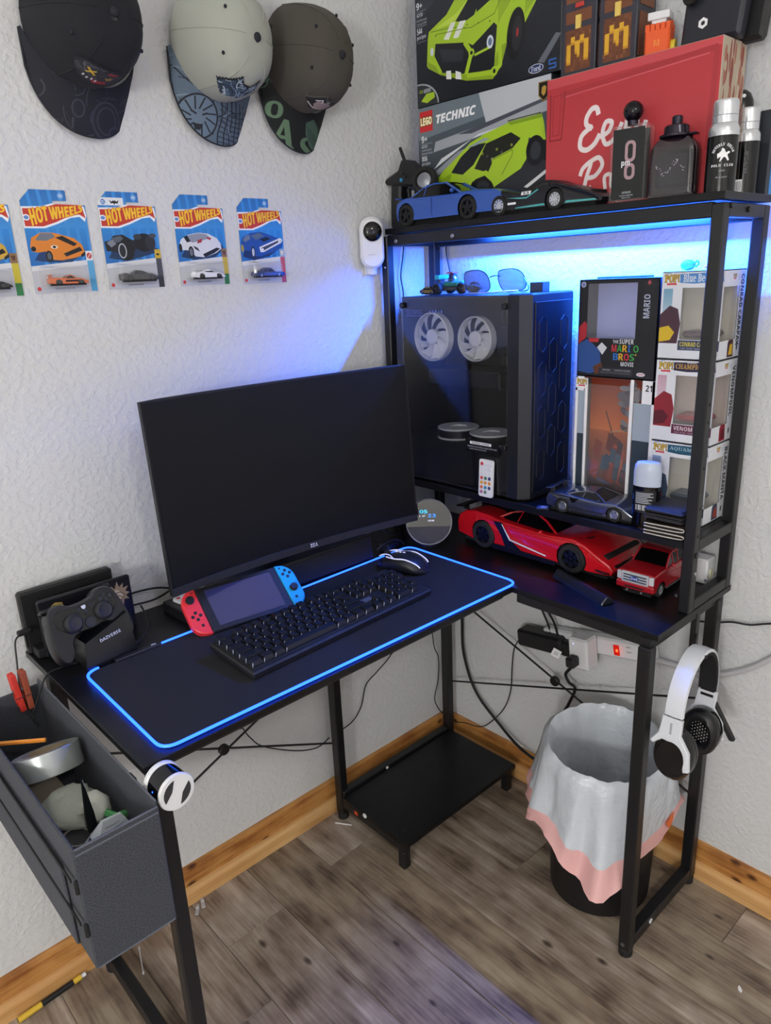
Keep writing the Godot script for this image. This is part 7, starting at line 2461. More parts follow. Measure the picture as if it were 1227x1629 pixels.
func build_top_cars() -> void:
	var o := thing("blue_model_coupe", "blue model muscle coupe with black wheels on the top shelf beside the pistol grip", "model car", Vector3(-0.168, TS, 0.221))
	var bp := mt("coupe_blue", Color("#2350a6"), 0.3, 0.0, {"coat": 0.6})
	car(o, {"L": 305.0, "W": 80.0, "sill": 12.0, "wr": 23.5, "tyre": 16.0, "axles": [-121.0, 62.0], "arch": 1.12, "round": 3.5, "shoulder": 44.0, "taper": 0.08, "tuck": 0.05, "paint": bp,
		"body": [-150, 14, -154, 34, -152, 50, -140, 56, -120, 60, -90, 58, -20, 56, 40, 56, 62, 57, 92, 56, 132, 53, 149, 47, 153, 30, 149, 12],
		"glass": [-106, 58, -70, 77, -40, 82, -6, 80, 46, 54], "cabin": [36.5, 27.0], "roof": [0, 1, 2], "pillar": 2.6, "post": [-62.0], "rim": mt("coupe_rim", Color("#15161a"), 0.35, 0.4), "spokes": 5, "mirror": [41.0, 61.0, 22.0], "mirror_size": 1.8})
	for s in [-1.0, 1.0]:
		slab(o, "headlight", [s * 27, 43, 146], [18, 8, 6], M.chrome, Vector3(0, s * 0.3, 0))
		slab(o, "fog_light", [s * 32, 24, 146], [7, 9, 5], M.lamp_clear, Vector3(0, s * 0.3, 0))
	slab(o, "grille", [0, 42, 150], [44, 8, 3], M.gloss_black)
	slab(o, "lower_grille", [0, 22, 150], [60, 9, 3], M.gloss_black)
	slab(o, "splitter", [0, 11, 144], [78, 3, 16], M.matte_black)
	plate(o, "fuel_line", [-40, 54, -39, 54, -39, 18, -40, 18], 40.2, mt("coupe_seam", Color("#14306a"), 0.4), true, 0.4)
	slab(o, "tail_spoiler", [0, 60, -148], [80, 3, 10], bp, Vector3(0.15, 0, 0), 0.001)
	var p := thing("black_concept_car", "low black model concept car with teal lines and white wheels on the top shelf", "model car", Vector3(-0.175, TS, 0.466), Vector3(0, 0.0, 0))
	var kp := mt("concept_black", Color("#12131a"), 0.4)
	car(p, {"L": 250.0, "W": 66.0, "sill": 8.0, "wr": 19.0, "tyre": 13.0, "axles": [-100.0, 33.0], "arch": 1.12, "round": 4.0, "shoulder": 30.0, "taper": 0.22, "tuck": 0.08, "paint": kp,
		"body": [-124, 12, -128, 34, -118, 46, -98, 48, -72, 43, -40, 36, -4, 46, 30, 49, 66, 40, 110, 25, 130, 14, 128, 8],
		"glass": [-60, 36, -24, 52, 4, 55, 30, 51, 66, 36], "cabin": [25.0, 15.0], "roof": [0, 1, 2, 3], "pillar": 2.0, "roof_paint": kp, "rim": mt("concept_rim", Color("#c6c9d0"), 0.35, 0.4), "spokes": 10, "mirror": [32.0, 46.0, 20.0], "mirror_size": 1.0})
	var tl := mt("teal_line", Color("#4fa8a8"), 0.4)
	plate(p, "teal_line", [-78, 31, -50, 27, -30, 26, -4, 38, -2, 40, -6, 40, -30, 28.5, -50, 29.5], 33.2, tl, true, 0.8)
	plate(p, "teal_line", [-58, 10, 12, 10, 10, 14, -56, 12], 32.6, tl, true, 1.0)
	plate(p, "teal_line", [56, 10, 124, 9, 120, 12, 60, 14], 31.6, tl, true, 1.6)
	plate(p, "white_mark", [-44, 33, -22, 33, -20, 39, -42, 39], 32.4, M.print_white, true, 0.6)
	plate(p, "white_mark", [-76, 18, -56, 18, -56, 22, -76, 22], 33.0, M.print_white, true, 0.6)
	lettering(p, "53", 0.014, 0.0045, looking_left(Vector3(-0.0328, 0.036, -0.032)), M.print_black)
	# pistol-grip remote of a model car
	var g := thing("pistol_grip_remote", "black pistol-grip radio remote with a round wheel at the left end of the top shelf", "remote control", Vector3(-0.150, TS, 0.033), Vector3(0, 0.08, 0))
	var bk: Material = M.black_plastic
	var gx := MB.new()
	gx.x = looking_left(Vector3.ZERO)
	gx.extrude([Vector2(-0.024, 0.0), Vector2(0.022, 0.0), Vector2(0.024, 0.006), Vector2(0.012, 0.030), Vector2(0.006, 0.075), Vector2(0.010, 0.100), Vector2(-0.022, 0.106), Vector2(-0.026, 0.060), Vector2(-0.028, 0.010)], -0.016, 0.016, 0.005)
	part(g, "handle", gx, bk, 40)
	var hd := MB.new()
	hd.x = looking_left(Vector3.ZERO)
	hd.extrude([Vector2(-0.042, 0.104), Vector2(-0.034, 0.112), Vector2(0.004, 0.126), Vector2(0.014, 0.146), Vector2(0.030, 0.146), Vector2(0.052, 0.128), Vector2(0.076, 0.116), Vector2(0.080, 0.100), Vector2(0.050, 0.086), Vector2(0.012, 0.092), Vector2(-0.030, 0.098)], -0.022, 0.022, 0.006)
	part(g, "head", hd, bk, 40)
	part(g, "aerial", MB.new().cyl(Vector3(0, 0.140, 0.014), Vector3(0, 0.176, -0.002), 0.0042, 12, 0.0036), bk)
	var wh := MB.new()
	wh.x = looking_left(Vector3(-0.020, 0.094, 0.088)) * Transform3D(Basis.from_euler(Vector3(PI / 2 - 0.2, 0.3, 0)), Vector3.ZERO)
	wh.lathe([Vector2(0.020, -0.012), Vector2(0.027, -0.012), Vector2(0.029, -0.008), Vector2(0.029, 0.008), Vector2(0.027, 0.012), Vector2(0.021, 0.012), Vector2(0.018, 0.006)], 28)
	part(g, "steering_wheel", wh, M.rubber)
	var hb := MB.new()
	hb.x = wh.x
	hb.lathe([Vector2(0.018, 0.004), Vector2(0.016, 0.010), Vector2(0.008, 0.013), Vector2(0.0, 0.0135)], 24)
	part(g, "wheel_hub", hb, mt("hub_grey", Color("#8c9098"), 0.3, 0.4))
	part(g, "trigger", MB.new().at(Vector3(0, 0.066, 0.036)).box(Vector3.ZERO, Vector3(0.012, 0.036, 0.010), 0.003), M.silver)
	part(g, "trigger_guard", MB.new().tube(curve(v3([0, 0.086, 0.020, 0, 0.060, 0.026, 0, 0.046, 0.040, 0, 0.052, 0.060, 0, 0.086, 0.066]), 5), 0.005, 8), bk)
	for q in [[0.022, 0.118], [0.030, 0.110], [0.020, 0.104]]:
		part(g, "knob", MB.new().cyl(Vector3(-0.021, q[1], q[0]), Vector3(-0.026, q[1], q[0]), 0.004, 12), mt("knob_blue", Color("#3a8ab8"), 0.4) if q[1] < 0.106 else M.dark_plastic)


# ------------------------------------------------------------------ things on the left wall
func build_wall_things() -> void:
	build_caps()
	build_cards()
	build_camera()


func cap_thing(label: String, p: Vector3, euler: Vector3, crown: Material, brim: Material, button: Material, flatten: float) -> Node3D:
	# the opening lies on the wall, the crown stands out from it (+z), the brim hangs down (-y)
	var o := thing("baseball_cap", label, "cap", p, euler, "caps on the wall")
	var rings := []
	var a := 0.088
	var b := 0.098
	var h := 0.128
	for i in 11:
		var t := i / 10.0
		var f := pow(cos(t * PI / 2 * 0.995), flatten)
		var g := sin(t * PI / 2)
		var ring := PackedVector3Array()
		for k in 36:
			var ph := TAU * k / 36
			var front := maxf(0.0, -sin(ph))
			var ff := pow(cos(t * PI / 2 * 0.995), flatten * (1.0 - 0.30 * front))
			ring.append(Vector3(cos(ph) * a * ff, sin(ph) * b * ff, h * g + 0.004 * front * sin(t * PI)))
		rings.append(ring)
	part(o, "crown", MB.new().loft(rings, false), crown, 50)
	# sweat band inside the rim
	part(o, "band", MB.new().loft([circle3(a * 0.97, b * 0.97, 0.0), circle3(a * 0.97, b * 0.97, 0.02), circle3(a * 0.95, b * 0.95, 0.02), circle3(a * 0.95, b * 0.95, 0.0)], false), M.matte_black)
	# seams of the six panels
	for k in 6:
		var ph := TAU * (k + 0.5) / 6 + PI / 6.0 * 0.0 + PI / 2
		var pts := []
		for i in 10:
			var t := i / 10.0
			var front := maxf(0.0, -sin(ph))
			var ff := pow(cos(t * PI / 2 * 0.995), flatten * (1.0 - 0.30 * front)) * 1.004
			pts.append(Vector3(cos(ph) * a * ff, sin(ph) * b * ff, h * sin(t * PI / 2) + 0.004 * front * sin(t * PI) + 0.0005))
		part(o, "seam", MB.new().tube(pts, 0.0009, 5), crown)
		var pe := ph + PI / 6.0
		var fr := maxf(0.0, -sin(pe))
		var te := 0.58
		var fe := pow(cos(te * PI / 2), flatten * (1.0 - 0.30 * fr))
		part(o, "eyelet", MB.new().ball(Vector3(cos(pe) * a * fe, sin(pe) * b * fe, h * sin(te * PI / 2) + 0.004), Vector3(0.0034, 0.0034, 0.0022), 10, 6), button)
	part(o, "button", MB.new().ball(Vector3(0, 0, h + 0.001), Vector3(0.0078, 0.0078, 0.0045), 16, 8), button)
	# brim
	var top := []
	var nx := 20
	var ny := 10
	var bm := MB.new()
	for layer in 2:
		for i in nx:
			for j in ny:
				var q := []
				for e in [[i, j], [i + 1, j], [i + 1, j + 1], [i, j + 1]]:
					var s := float(e[0]) / nx * 2.0 - 1.0
					var w := float(e[1]) / ny
					var x0 := s * 0.101 + 0.012
					var y0 := -sqrt(maxf(0.0, 1.0 - s * s * 0.92)) * 0.096 + 0.004
					var len := 0.076 * pow(maxf(1.0 - pow(absf(s), 3.6), 0.0), 0.34)
					q.append([Vector3(x0 * (1.0 - 0.03 * w), y0 - len * w, 0.030 - 0.030 * s * s - 0.012 * w + (0.0015 if layer == 0 else -0.0015)), Vector2(s * 0.5 + 0.5, 1.0 - (y0 - len * w + 0.180) / 0.180)])
				if layer == 0:
					bm.quad(q[0][0], q[3][0], q[2][0], q[1][0], q[0][1], q[3][1], q[2][1], q[1][1])
				else:
					bm.quad(q[0][0], q[1][0], q[2][0], q[3][0], q[0][1], q[1][1], q[2][1], q[3][1])
	part(o, "brim", bm, brim, 60)
	var edge := []
	for i in 41:
		var s := i / 40.0 * 2.0 - 1.0
		var y0 := -sqrt(maxf(0.0, 1.0 - s * s * 0.92)) * 0.096 + 0.004
		var len := 0.076 * pow(maxf(1.0 - pow(absf(s), 3.6), 0.0), 0.34)
		edge.append(Vector3((s * 0.101 + 0.012) * 0.97, y0 - len, 0.018 - 0.030 * s * s))
	part(o, "brim_edge", MB.new().tube(edge, 0.0018, 6), button)
	part(o, "hook", MB.new().cyl(Vector3(0, 0.085, -0.02), Vector3(0, 0.085, 0.008), 0.004, 10), M.white_plastic)
	return o


func circle3(a: float, b: float, z: float) -> PackedVector3Array:
	var r := PackedVector3Array()
	for k in 36:
		r.append(Vector3(cos(TAU * k / 36) * a, sin(TAU * k / 36) * b, z))
	return r


func cap_patch(o: Node3D, nm: String, pts: Array, m: Material, edge: Material, flatten: float, x_off := 0.0) -> void:   # an embroidered patch that follows the front of the crown
	for lay in 2:
		var b := MB.new()
		var P := PackedVector2Array()
		var grow := 1.10 if lay == 0 else 1.0
		for p in pts:
			P.append(Vector2(p.x, p.y) * grow)
		var bb := Rect2(P[0], Vector2.ZERO)
		for p in P:
			bb = bb.expand(p)
		# fine strips so that the patch bends with the crown
		var n := 28
		for i in n:
			for j in n:
				var q := []
				var inside := true
				for e in [[i, j], [i + 1, j], [i + 1, j + 1], [i, j + 1]]:
					var uv := Vector2(float(e[0]) / n, float(e[1]) / n)
					q.append(uv)
				var mid: Vector2 = bb.position + (q[0] + q[2]) * 0.5 * bb.size
				if not Geometry2D.is_point_in_polygon(mid, P):
					continue
				var V := []
				for uv in q:
					var p: Vector2 = bb.position + uv * bb.size
					# p.x along the crown's width, p.y up the front panel from the brim
					var ph := -PI / 2 + (p.x + x_off) / 0.085
					var t := clampf((p.y + 0.040) / 0.155, 0.0, 0.9)
					var front := maxf(0.0, -sin(ph))
					var ff := pow(cos(t * PI / 2 * 0.995), flatten * (1.0 - 0.30 * front)) * 1.012
					V.append(Vector3(cos(ph) * 0.088 * ff, sin(ph) * 0.098 * ff, 0.128 * sin(t * PI / 2) + 0.004 * front * sin(t * PI) + 0.0012 + 0.0008 * lay))
				b.quad(V[0], V[1], V[2], V[3], Vector2(q[0].x, 1 - q[0].y), Vector2(q[1].x, 1 - q[1].y), Vector2(q[2].x, 1 - q[2].y), Vector2(q[3].x, 1 - q[3].y))
		part(o, nm if lay == 1 else nm + "_edge", b, m if lay == 1 else edge, 40)


func scribble(a: Art, n: int, cols: Array, w: float, h: float, seed_: int, thick: float) -> void:
	rng.seed = seed_
	for i in n:
		var p := Vector2(rng.randf_range(0, w), rng.randf_range(0, h))
		var ang := rng.randf() * TAU
		var bend := rng.randf_range(-0.6, 0.6)
		var pts := []
		for k in rng.randi_range(4, 9):
			pts.append(p.x)
			pts.append(p.y)
			p += Vector2(cos(ang), sin(ang)) * 5.0
			ang += bend
		a.line(pts, thick * rng.randf_range(0.6, 1.3), cols[i % cols.size()])


func build_caps() -> void:
	var dk := mt("cap_button", Color("#1c1e28"), 0.8)
	var weave := noise_tex(0.35, 2, FastNoiseLite.TYPE_SIMPLEX, 256)
	# black cap
	var a := Art.new(176, 180, 2, Color("#1d1e28"))
	scribble(a, 40, [Color("#33343f"), Color("#2a2b36"), Color("#3c3e48")], 176, 180, 3, 2.0)
	for q in [[112, 140, 26, 30], [112, 140, 18, 22], [128, 158, 12, 12], [66, 128, 10, 14]]:
		a.oval(q[0], q[1], q[2], q[3], Color("#383a46"))
		a.oval(q[0], q[1], q[2] - 2.5, q[3] - 2.5, Color("#20212c"))
	var c1 := cap_thing("black flat-brim cap with a red and yellow patch, leftmost of the three caps", Vector3(-0.872, 1.800, 0.012), Vector3(0.10, 0.10, -0.05), mt("cap_black", Color("#14151c"), 0.9, 0.0, {"sheen": 0.3, "bump": weave, "tri": 12.0, "deep": 0.02, "world": false}), printed("brim_black", a, 0.85), dk, 0.62)
	var p := Art.new(80, 50, 4, Color("#2a2a33"))
	scribble(p, 40, [Color("#55565e"), Color("#3f4048"), Color("#24242c")], 80, 50, 8, 2.0)
	p.line([18, 16, 34, 26], 4, Color("#c8a02c"))
	p.line([20, 28, 32, 14], 3, Color("#d4b23c"))
	p.line([52, 24, 64, 28], 3, Color("#b08e28"))
	p.line([56, 30, 62, 20], 2.5, Color("#c8a02c"))
	p.poly([50, 4, 72, 8, 70, 14, 52, 12], Color("#8c2a30"))
	p.poly([34, 40, 58, 36, 62, 46, 42, 50], Color("#92262e"))
	for i in 4:
		p.rect(20 + i * 7, 36 + (i % 2) * 2, 3, 6, Color("#cfd2d4"))
	cap_patch(c1, "patch", ngon(0.042, 20, Vector2(0.0, 0.030), 0.0, 0.021), printed("patch_red", p, 0.8), dk, 0.62, -0.012)
	# pale cap with a blue brim
	var b := Art.new(176, 180, 2, Color("#5b6b7c"))
	var ln := Color("#22262f")
	for i in 9:
		b.line(flat(curve(v2([80 + i * 11, 90, 86 + i * 11, 120, 80 + i * 13, 150, 84 + i * 14, 180]), 4)), 2.6, ln)
		b.line(flat(curve(v2([80, 100 + i * 9, 110, 108 + i * 8, 150, 102 + i * 9, 176, 112 + i * 8]), 4)), 1.4, ln)
	scribble(b, 70, [ln, Color("#2c323d"), Color("#7a8a9a")], 176, 180, 15, 1.6)
	b.oval(44, 128, 34, 38, ln)
	b.oval(44, 128, 31, 35, Color("#65768a"))
	for i in 12:
		var f := TAU * i / 12
		b.line([44 + cos(f) * 12, 128 + sin(f) * 13, 44 + cos(f + 0.25) * 30, 128 + sin(f + 0.25) * 33], 2.4, ln)
	b.line([32, 120, 40, 124], 3, ln)
	b.line([50, 124, 58, 120], 3, ln)
	b.poly([36, 140, 52, 140, 48, 150, 40, 150], ln)
	var c2 := cap_thing("pale grey cap with a patterned slate blue brim, middle of the three caps", Vector3(-0.617, 1.806, 0.012), Vector3(0.10, 0.16, -0.08), mt("cap_grey", Color("#a3a69d"), 0.9, 0.0, {"sheen": 0.2, "bump": weave, "tri": 12.0, "deep": 0.02, "world": false}), printed("brim_slate", b, 0.85), dk, 0.72)
	var p2 := Art.new(70, 60, 4, Color("#39495c"))
	scribble(p2, 60, [Color("#8aa0b4"), Color("#22303f"), Color("#5a7088"), Color("#b8c6d0")], 70, 60, 22, 2.2)
	cap_patch(c2, "patch", v2([-0.040, 0.020, -0.022, 0.044, -0.012, 0.060, 0.0, 0.048, 0.018, 0.050, 0.038, 0.066, 0.034, 0.036, 0.020, 0.014, -0.012, 0.006]), printed("patch_slate", p2, 0.8), dk, 0.72, -0.014)
	# brown cap with green letters on its brim
	var g := Art.new(176, 180, 2, Color("#15181a"))
	var gr := Color("#5f7a62")
	for q in [[14, 90, 26, 28, "O"], [26, 118, 46, 50, "A"], [86, 138, 40, 44, "S"], [128, 106, 44, 46, "A"], [8, 150, 30, 30, "V"]]:
		g.text(q[4], q[0], q[1], q[2], q[3], gr, "Droid Serif", true, 1.2)
	scribble(g, 34, [Color("#4f675a"), Color("#6c8878")], 60, 60, 31, 1.6)
	g.poly([92, 112, 112, 100, 134, 112, 146, 136, 136, 160, 112, 150, 96, 132], Color("#4b6458"))
	for i in 6:
		g.line([98 + i * 7, 116 + i * 3, 108 + i * 6, 140 + i * 2], 1.6, Color("#20282a"))
	var c3 := cap_thing("dark brown cap with green letters on a black brim, rightmost of the three caps", Vector3(-0.422, 1.806, 0.012), Vector3(0.10, 0.16, -0.12), mt("cap_brown", Color("#47433d"), 0.9, 0.0, {"sheen": 0.2, "bump": weave, "tri": 12.0, "deep": 0.02, "world": false}), printed("brim_green", g, 0.85), dk, 0.72)
	var p3 := Art.new(60, 50, 4, Color("#1a1a1f"))
	p3.poly([20, 20, 40, 14, 56, 20, 50, 40, 30, 44, 20, 34], Color("#a08a88"))
	p3.line([10, 40, 30, 44, 44, 40], 3, Color("#c0b4b0"))
	p3.line([16, 24, 26, 12, 30, 20], 3, Color("#d0ccc8"))
	p3.poly([36, 6, 46, 10, 44, 22, 38, 18], Color("#8a8480"))
	cap_patch(c3, "patch", v2([-0.034, 0.018, -0.016, 0.040, -0.006, 0.050, 0.006, 0.040, 0.030, 0.046, 0.034, 0.030, 0.018, 0.012, -0.010, 0.006]), printed("patch_dark", p3, 0.8), mt("patch_rim", Color("#5a5a50"), 0.8), 0.72, -0.008)


func card_art(k: int) -> Art:
	var a := Art.new(108, 166, 4, Color("#2f7fc8"))
	a.grad(0, 0, 108, 60, Color("#2a6fb6"), Color("#3b8fd6"))
	a.grad(0, 60, 108, 60, Color("#2f86d0"), Color("#2468b0"))
	for i in 6:
		a.poly([10 + i * 18, 0, 16 + i * 18, 0, 30 + i * 16, 120, 24 + i * 16, 120], Color("#3a8cd4"))
	a.poly([0, 122, 108, 112, 108, 166, 0, 166], Color("#b9bcc6"))
	a.poly([0, 122, 108, 112, 108, 120, 0, 130], Color("#d6d8de"))
	# flame banner
	a.poly([0, 27, 34, 26, 66, 17, 92, 17, 106, 26, 108, 40, 104, 50, 96, 42, 80, 44, 56, 54, 34, 61, 0, 61], Color("#eceef2"))
	a.poly([2, 30, 34, 29, 66, 20, 90, 20, 103, 28, 106, 44, 96, 38, 78, 41, 54, 51, 32, 58, 2, 58], Color("#c2382c"))
	a.oval(6, 44, 6, 5, Color("#e8eaf0"))
	a.oval(6, 44, 4, 3, Color("#5f86c4"))
	a.text("HOT WHEELS", 0, 0, 1, 1, Color("#c2382c"), "Droid Sans", true, 1.4, [Vector2(12, 31), Vector2(103, 22), Vector2(102, 33), Vector2(14, 57), 1.5])
	a.text("HOT WHEELS", 0, 0, 1, 1, Color("#efc22c"), "Droid Sans", true, 0.5, [Vector2(12, 31), Vector2(103, 22), Vector2(102, 33), Vector2(14, 57), 1.5])
	a.oval(68, 9, 5, 5, Color("#7aa6d8"))
	a.text("HW", 65, 7, 6, 4, Color("#d8e6f4"))
	# the printed car
	var dark := Color("#14161b")
	if k == 0 or k == 1:
		var c := Color("#d8802a") if k == 1 else Color("#c8a03c")
		a.poly([8, 112, 30, 116, 70, 116, 96, 100, 94, 92, 20, 96], Color("#1a3a66"))
		a.poly([4, 90, 8, 76, 24, 68, 46, 68, 62, 72, 80, 77, 92, 87, 95, 98, 92, 105, 78, 109, 54, 113, 40, 112, 34, 106, 28, 98, 16, 100, 6, 98], c)
		a.poly([14, 80, 24, 69, 44, 69, 48, 75, 32, 81], Color("#6d7480"))
		a.poly([48, 76, 60, 73, 84, 86, 78, 90], dark)
		a.poly([58, 102, 88, 91, 92, 97, 62, 107], dark)
		a.oval(44, 91, 6, 3, Color("#e6d8c8"))
		a.oval(44, 91, 3, 2, dark)
		a.oval(33, 106, 6, 9, dark)
		a.oval(33, 106, 3.5, 6, Color("#585c64"))
		a.poly([88, 104, 97, 98, 96, 104, 88, 109], dark)
		a.oval(9, 94, 4, 4, dark)
	elif k == 2:
		a.poly([6, 112, 40, 118, 100, 104, 104, 96, 20, 92], Color("#173457"))
		a.poly([2, 84, 14, 82, 20, 74, 38, 72, 52, 80, 66, 84, 62, 98, 40, 104, 4, 100], Color("#1c1e24"))
		a.poly([16, 78, 34, 74, 40, 82, 24, 86], Color("#585c66"))
		a.poly([6, 86, 18, 80, 24, 88, 14, 94], Color("#7d828c"))
		a.oval(78, 86, 20, 16, Color("#0e0f13"))
		a.oval(90, 86, 10, 14, Color("#26282f"))
		a.oval(42, 98, 15, 19, Color("#0e0f13"))
		a.oval(34, 100, 8, 13, Color("#b8bcc2"))
		a.oval(34, 100, 6, 11, Color("#1e2026"))
		a.oval(66, 76, 8, 5, Color("#33363e"))
		a.oval(96, 74, 7, 4, Color("#44474f"))
		a.rect(0, 10, 48, 13, Color("#e2e5ea"))
		a.oval(10, 17, 4.5, 4.5, Color("#4a7ab8"))
		a.text("DC", 7, 14.5, 6, 5, Color("#e8ecf2"))
		a.poly([22, 14, 27, 17, 29, 14, 31, 16, 33, 14, 35, 17, 40, 14, 37, 20, 33, 19, 31, 22, 29, 19, 25, 20], dark)
	elif k == 3:
		a.poly([6, 112, 34, 118, 80, 114, 102, 98, 98, 90, 20, 94], Color("#173457"))
		a.poly([4, 92, 10, 80, 26, 72, 48, 68, 70, 70, 88, 78, 96, 88, 97, 98, 84, 106, 58, 114, 38, 112, 30, 104, 20, 100, 6, 100], Color("#d5d8e2"))
		a.poly([18, 82, 26, 73, 48, 69, 66, 71, 74, 78, 50, 84, 34, 86], Color("#8d93a0"))
		a.poly([16, 76, 24, 73, 30, 84, 22, 86], dark)
		a.poly([46, 82, 56, 79, 54, 86, 44, 88], Color("#a8303a"))
		a.poly([68, 76, 76, 78, 74, 82, 66, 79], Color("#a8303a"))
		a.poly([34, 92, 44, 96, 48, 103, 38, 98], Color("#2c2f38"))
		a.poly([54, 108, 86, 96, 94, 98, 80, 106, 58, 114], dark)
		a.oval(29, 104, 6, 11, dark)
		a.oval(29, 104, 3.5, 7, Color("#6a6e78"))
		a.oval(7, 96, 3.5, 8, dark)
	else:
		a.poly([4, 112, 30, 120, 70, 112, 106, 92, 98, 86, 12, 92], Color("#152c52"))
		a.poly([2, 86, 8, 74, 28, 66, 52, 64, 74, 70, 100, 78, 106, 86, 102, 96, 80, 104, 50, 112, 34, 112, 26, 102, 8, 100], Color("#1f4c94"))
		a.poly([8, 80, 14, 72, 24, 70, 26, 78, 12, 84], Color("#6d7888"))
		a.poly([26, 72, 48, 66, 60, 72, 40, 80], Color("#5a6878"))
		a.poly([48, 78, 66, 74, 76, 78, 58, 84], dark)
		a.poly([46, 94, 100, 76, 106, 80, 102, 86, 56, 104, 48, 104], Color("#dfe2e8"))
		a.poly([50, 96, 98, 80, 102, 82, 56, 101], Color("#3a3f4c"))
		a.oval(54, 99, 3, 3, Color("#e4e6ea"))
		a.oval(97, 82, 2.5, 2.5, Color("#e4e6ea"))
		a.oval(30, 104, 5, 11, dark)
		a.oval(30, 104, 3, 8, Color("#c4c8d0"))
		a.oval(5, 96, 3, 7, Color("#b0942c"))
	# strip and marks at the right, red dot at the lower left
	var st: Array = [["#c8b83a", "#2f7a44", "#8a6a4c"], ["#5aa8d8", "#4a9ccc", "#e2e4ea"], ["#4a4c52", "#2a2a30", "#c8a82c"], ["#c8b03a", "#2f7a44", "#8a6a4c"], ["#c2503a", "#a83a34", "#9ab0cc"]][k]
	a.rect(97, 112, 11, 54, Color(st[0]))
	a.rect(97, 146, 11, 20, Color(st[1]))
	a.rect(96, 98, 12, 16, Color(st[2]))
	if k == 1:
		a.oval(102, 106, 4.5, 5, Color("#b83a3a"))
		a.line([100, 109, 104, 103], 1.2, Color("#f0e8e8"))
	elif k == 2:
		a.oval(102, 106, 5.5, 4.5, Color("#d8b42c"))
		a.poly([98, 105, 100, 106, 102, 104, 104, 106, 106, 105, 105, 108, 102, 109, 99, 108], dark)
	else:
		a.poly([98, 102, 106, 102, 104, 110, 100, 110], Color("#e4dcc8") if k == 4 else Color("#5a3a28"))
	a.oval(7, 159, 3.4, 3.4, Color("#c23a3a"))
	a.text("ORANGE RACER", 34, 158, 34, 3, Color("#7a7e8a")) if k == 1 else a.rect(36, 159, 30, 2, Color("#8a8e9a"))
	return a


